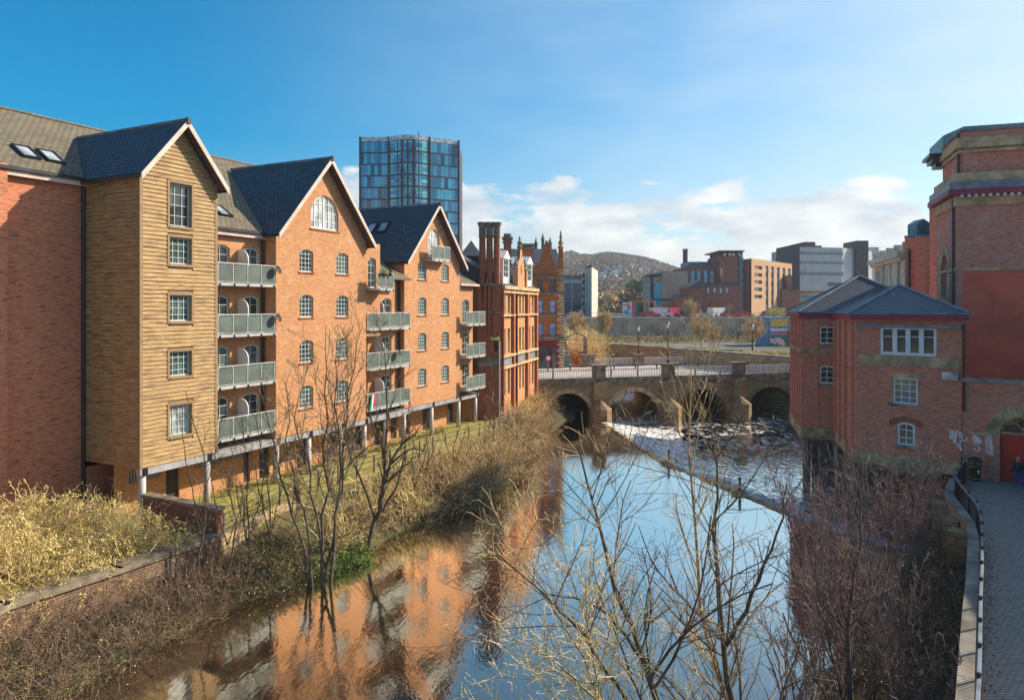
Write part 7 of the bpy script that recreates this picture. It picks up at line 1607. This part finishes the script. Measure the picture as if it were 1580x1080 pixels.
# behind the bridge, left bushes and slope
P = strip_pts([(9.5, 104, 4.2), (11, 135, 6)], [(13.5, 108, 3.5), (17, 138, 5)], 1500, rng); thicket('bank_shrubs', 'sunlit tan bushes on the far bank beside the side street', P, (0, 0, 1), 5, ['twig_tan', 'twig_straw', 'twig_straw', 'leaf_yellow'], 90, stem=3.2, leaf=.16, nl=2.5, minr=.03, curl=.22, rate=1.0)
nn = 1600; fx = rng.random(nn); P = np.stack([14 + fx * 36, 128 + rng.random(nn) * 20, np.full(nn, 5.9)], 1); thicket('bank_shrubs', 'low green and rust shrubs below the grey retaining wall', P, (0, 0, 1), 5, ['twig_tan', 'twig_brown', 'leaf_olive', 'leaf_green', 'leaf_litter'], 91, stem=1.1, leaf=.18, nl=2.5, minr=.025, rate=1.0)
P = np.stack([14 + rng.random(700) * 24, 0 * np.ones(700), np.full(700, 5.9)], 1); P[:, 1] = np.interp(P[:, 0], [14, 31], [125.5, 95.5]) + rng.random(700) * 2.5; thicket('bank_shrubs', 'yellow tufts along the top of the quay wall', P, (0, 0, 1), 5, ['leaf_yellow', 'leaf_yellow', 'leaf_yellow', 'leaf_olive'], 92, stem=.5, leaf=.12, nl=3, minr=.02, rate=1.0)
# bark litter and planting strip against the undercroft wall
P = np.stack([rng.uniform(27, 50, 420), rng.uniform(-31.6, -30.9, 420)], 1); P = np.array([tuple(rowpt(a, b, GZ)) for a, b in P]); thicket('planting_strip', 'low reddish planting along the foot of the apartment undercroft', P, (0, 0, 1), 5, ['twig_brown', 'leaf_litter', 'leaf_litter', 'leaf_olive'], 93, stem=.35, leaf=.06, nl=2, minr=.01, rate=1.5)
# =============================================================== people
def skin_mesh(name, joints, edges, radii, mat, parent, sub=2):
    me = bpy.data.meshes.new(name); o0 = wloc(parent) if parent else Vector((0, 0, 0)); me.from_pydata([tuple(Vector(j) - o0) for j in joints], edges, []); me.materials.append(MATS[mat])
    o = bpy.data.objects.new(name, me); link(o, parent); s = o.modifiers.new('skin', 'SKIN'); 
    for i, r in enumerate(radii): me.skin_vertices[0].data[i].radius = r if isinstance(r, tuple) else (r, r)
    me.skin_vertices[0].data[0].use_root = True; s.use_smooth_shade = True; u = o.modifiers.new('sub', 'SUBSURF'); u.levels = u.render_levels = sub; return o
def person(p, label, face, coat, legs, hair, h=1.72, stride=.18):
    """standing or walking figure; face = heading angle"""
    c, s = math.cos(face), math.sin(face); k = h / 1.75
    def J(f, l, z): return (p[0] + (f * c - l * s) * k, p[1] + (f * s + l * c) * k, p[2] + z * k)
    t = thing('person', label, 'person', p)
    joints = [J(0, 0, .93), J(0, 0, 1.15), J(0, 0, 1.38), J(.01, 0, 1.5), J(.03, 0, 1.60), J(.04, 0, 1.70),
              J(0, .17, 1.40), J(-.08, .22, 1.14), J(.10, .23, .92), J(0, -.17, 1.40), J(.05, -.22, 1.14), J(.2, -.2, .95),
              J(.02, .10, .88), J(.06 + stride * .3, .10, .48), J(stride * .5, .10, .09), J(stride * .5 + .16, .11, .04), J(0, -.10, .88), J(.02, -.10, .48), J(-stride, -.10, .1), J(-stride + .15, -.11, .04)]
    ed = [(0, 1), (1, 2), (2, 3), (3, 4), (4, 5), (2, 6), (6, 7), (7, 8), (2, 9), (9, 10), (10, 11), (0, 12), (12, 13), (13, 14), (14, 15), (0, 16), (16, 17), (17, 18), (18, 19)]
    ra = [(.15, .11), (.13, .10), (.16, .10), .055, .085, .075, .055, .042, .03, .055, .042, .03, .085, .055, .04, .035, .085, .055, .04, .035]
    skin_mesh('body', joints, ed, [tuple(q * k for q in r) if isinstance(r, tuple) else r * k for r in ra], 'skin', t)
    cj = [0, 1, 2, 6, 7, 8, 9, 10, 11]; ce = [(0, 1), (1, 2), (2, 3), (3, 4), (4, 5), (2, 6), (6, 7), (7, 8)]; cr_ = [(.19, .15), (.17, .14), (.19, .14), .085, .07, .055, .085, .07, .055]
    jj = [joints[i] for i in cj]; jj[0] = J(0, 0, .86); skin_mesh('coat', jj, ce, [tuple(q * k for q in r) if isinstance(r, tuple) else r * k for r in cr_], coat, t)
    lj = [J(0, 0, .95)] + [joints[i] for i in (12, 13, 14, 16, 17, 18)]; skin_mesh('trousers', lj, [(0, 1), (1, 2), (2, 3), (0, 4), (4, 5), (5, 6)], [q * k for q in (.13, .10, .07, .06, .10, .07, .06)], legs, t)
    for i in ((14, 15), (18, 19)): skin_mesh('shoe', [joints[i[0]], joints[i[1]]], [(0, 1)], [.06 * k, .05 * k], 'iron_black', t, 1)
    skin_mesh('hair', [J(.0, 0, 1.64), J(-.01, 0, 1.73)], [(0, 1)], [.10 * k, .085 * k], hair, t, 1); return t
p = px(1571, 743, 37.6); person((p.x, p.y, 2.7), 'person with pale hair in a dark teal coat and blue jeans by the red door', math.radians(75), 'coat_dark', 'jeans', 'hair_pale', 1.74)
p = FB(FB.at(1175, 474, -16.8)[0], -16.8, ZD + .13); person(tuple(p), 'person in a bright blue jacket walking on the far pavement of the bridge', math.radians(190), 'coat_blue', 'coat_dark', 'hair_dark', 1.75)
p = px(1139, 530, 135); person((p.x, p.y, 5.85), 'person in dark clothes on the path below the grey retaining wall', math.radians(0), 'coat_dark', 'coat_dark', 'hair_dark', 2.3)
# =============================================================== winter haze over the valley
hm = bpy.data.materials.new('haze'); hm.use_nodes = True; ht = hm.node_tree; ht.nodes.clear(); ho = ht.nodes.new('ShaderNodeOutputMaterial'); hv = ht.nodes.new('ShaderNodeVolumePrincipled')
hv.inputs['Color'].default_value = (.80, .88, 1.0, 1); hv.inputs['Density'].default_value = .00025; hv.inputs['Anisotropy'].default_value = .3
ht.links.new(hv.outputs[0], ho.inputs['Volume']); MATS['haze'] = hm
m = MB(); m.box(W0, -2700, 2700, -2700, 2700, -3.6, 105); hz_ = m.build('haze', 'haze'); tag(hz_, 'pale winter haze filling the valley', None, kind='stuff')
sc.cycles.volume_bounces = 0
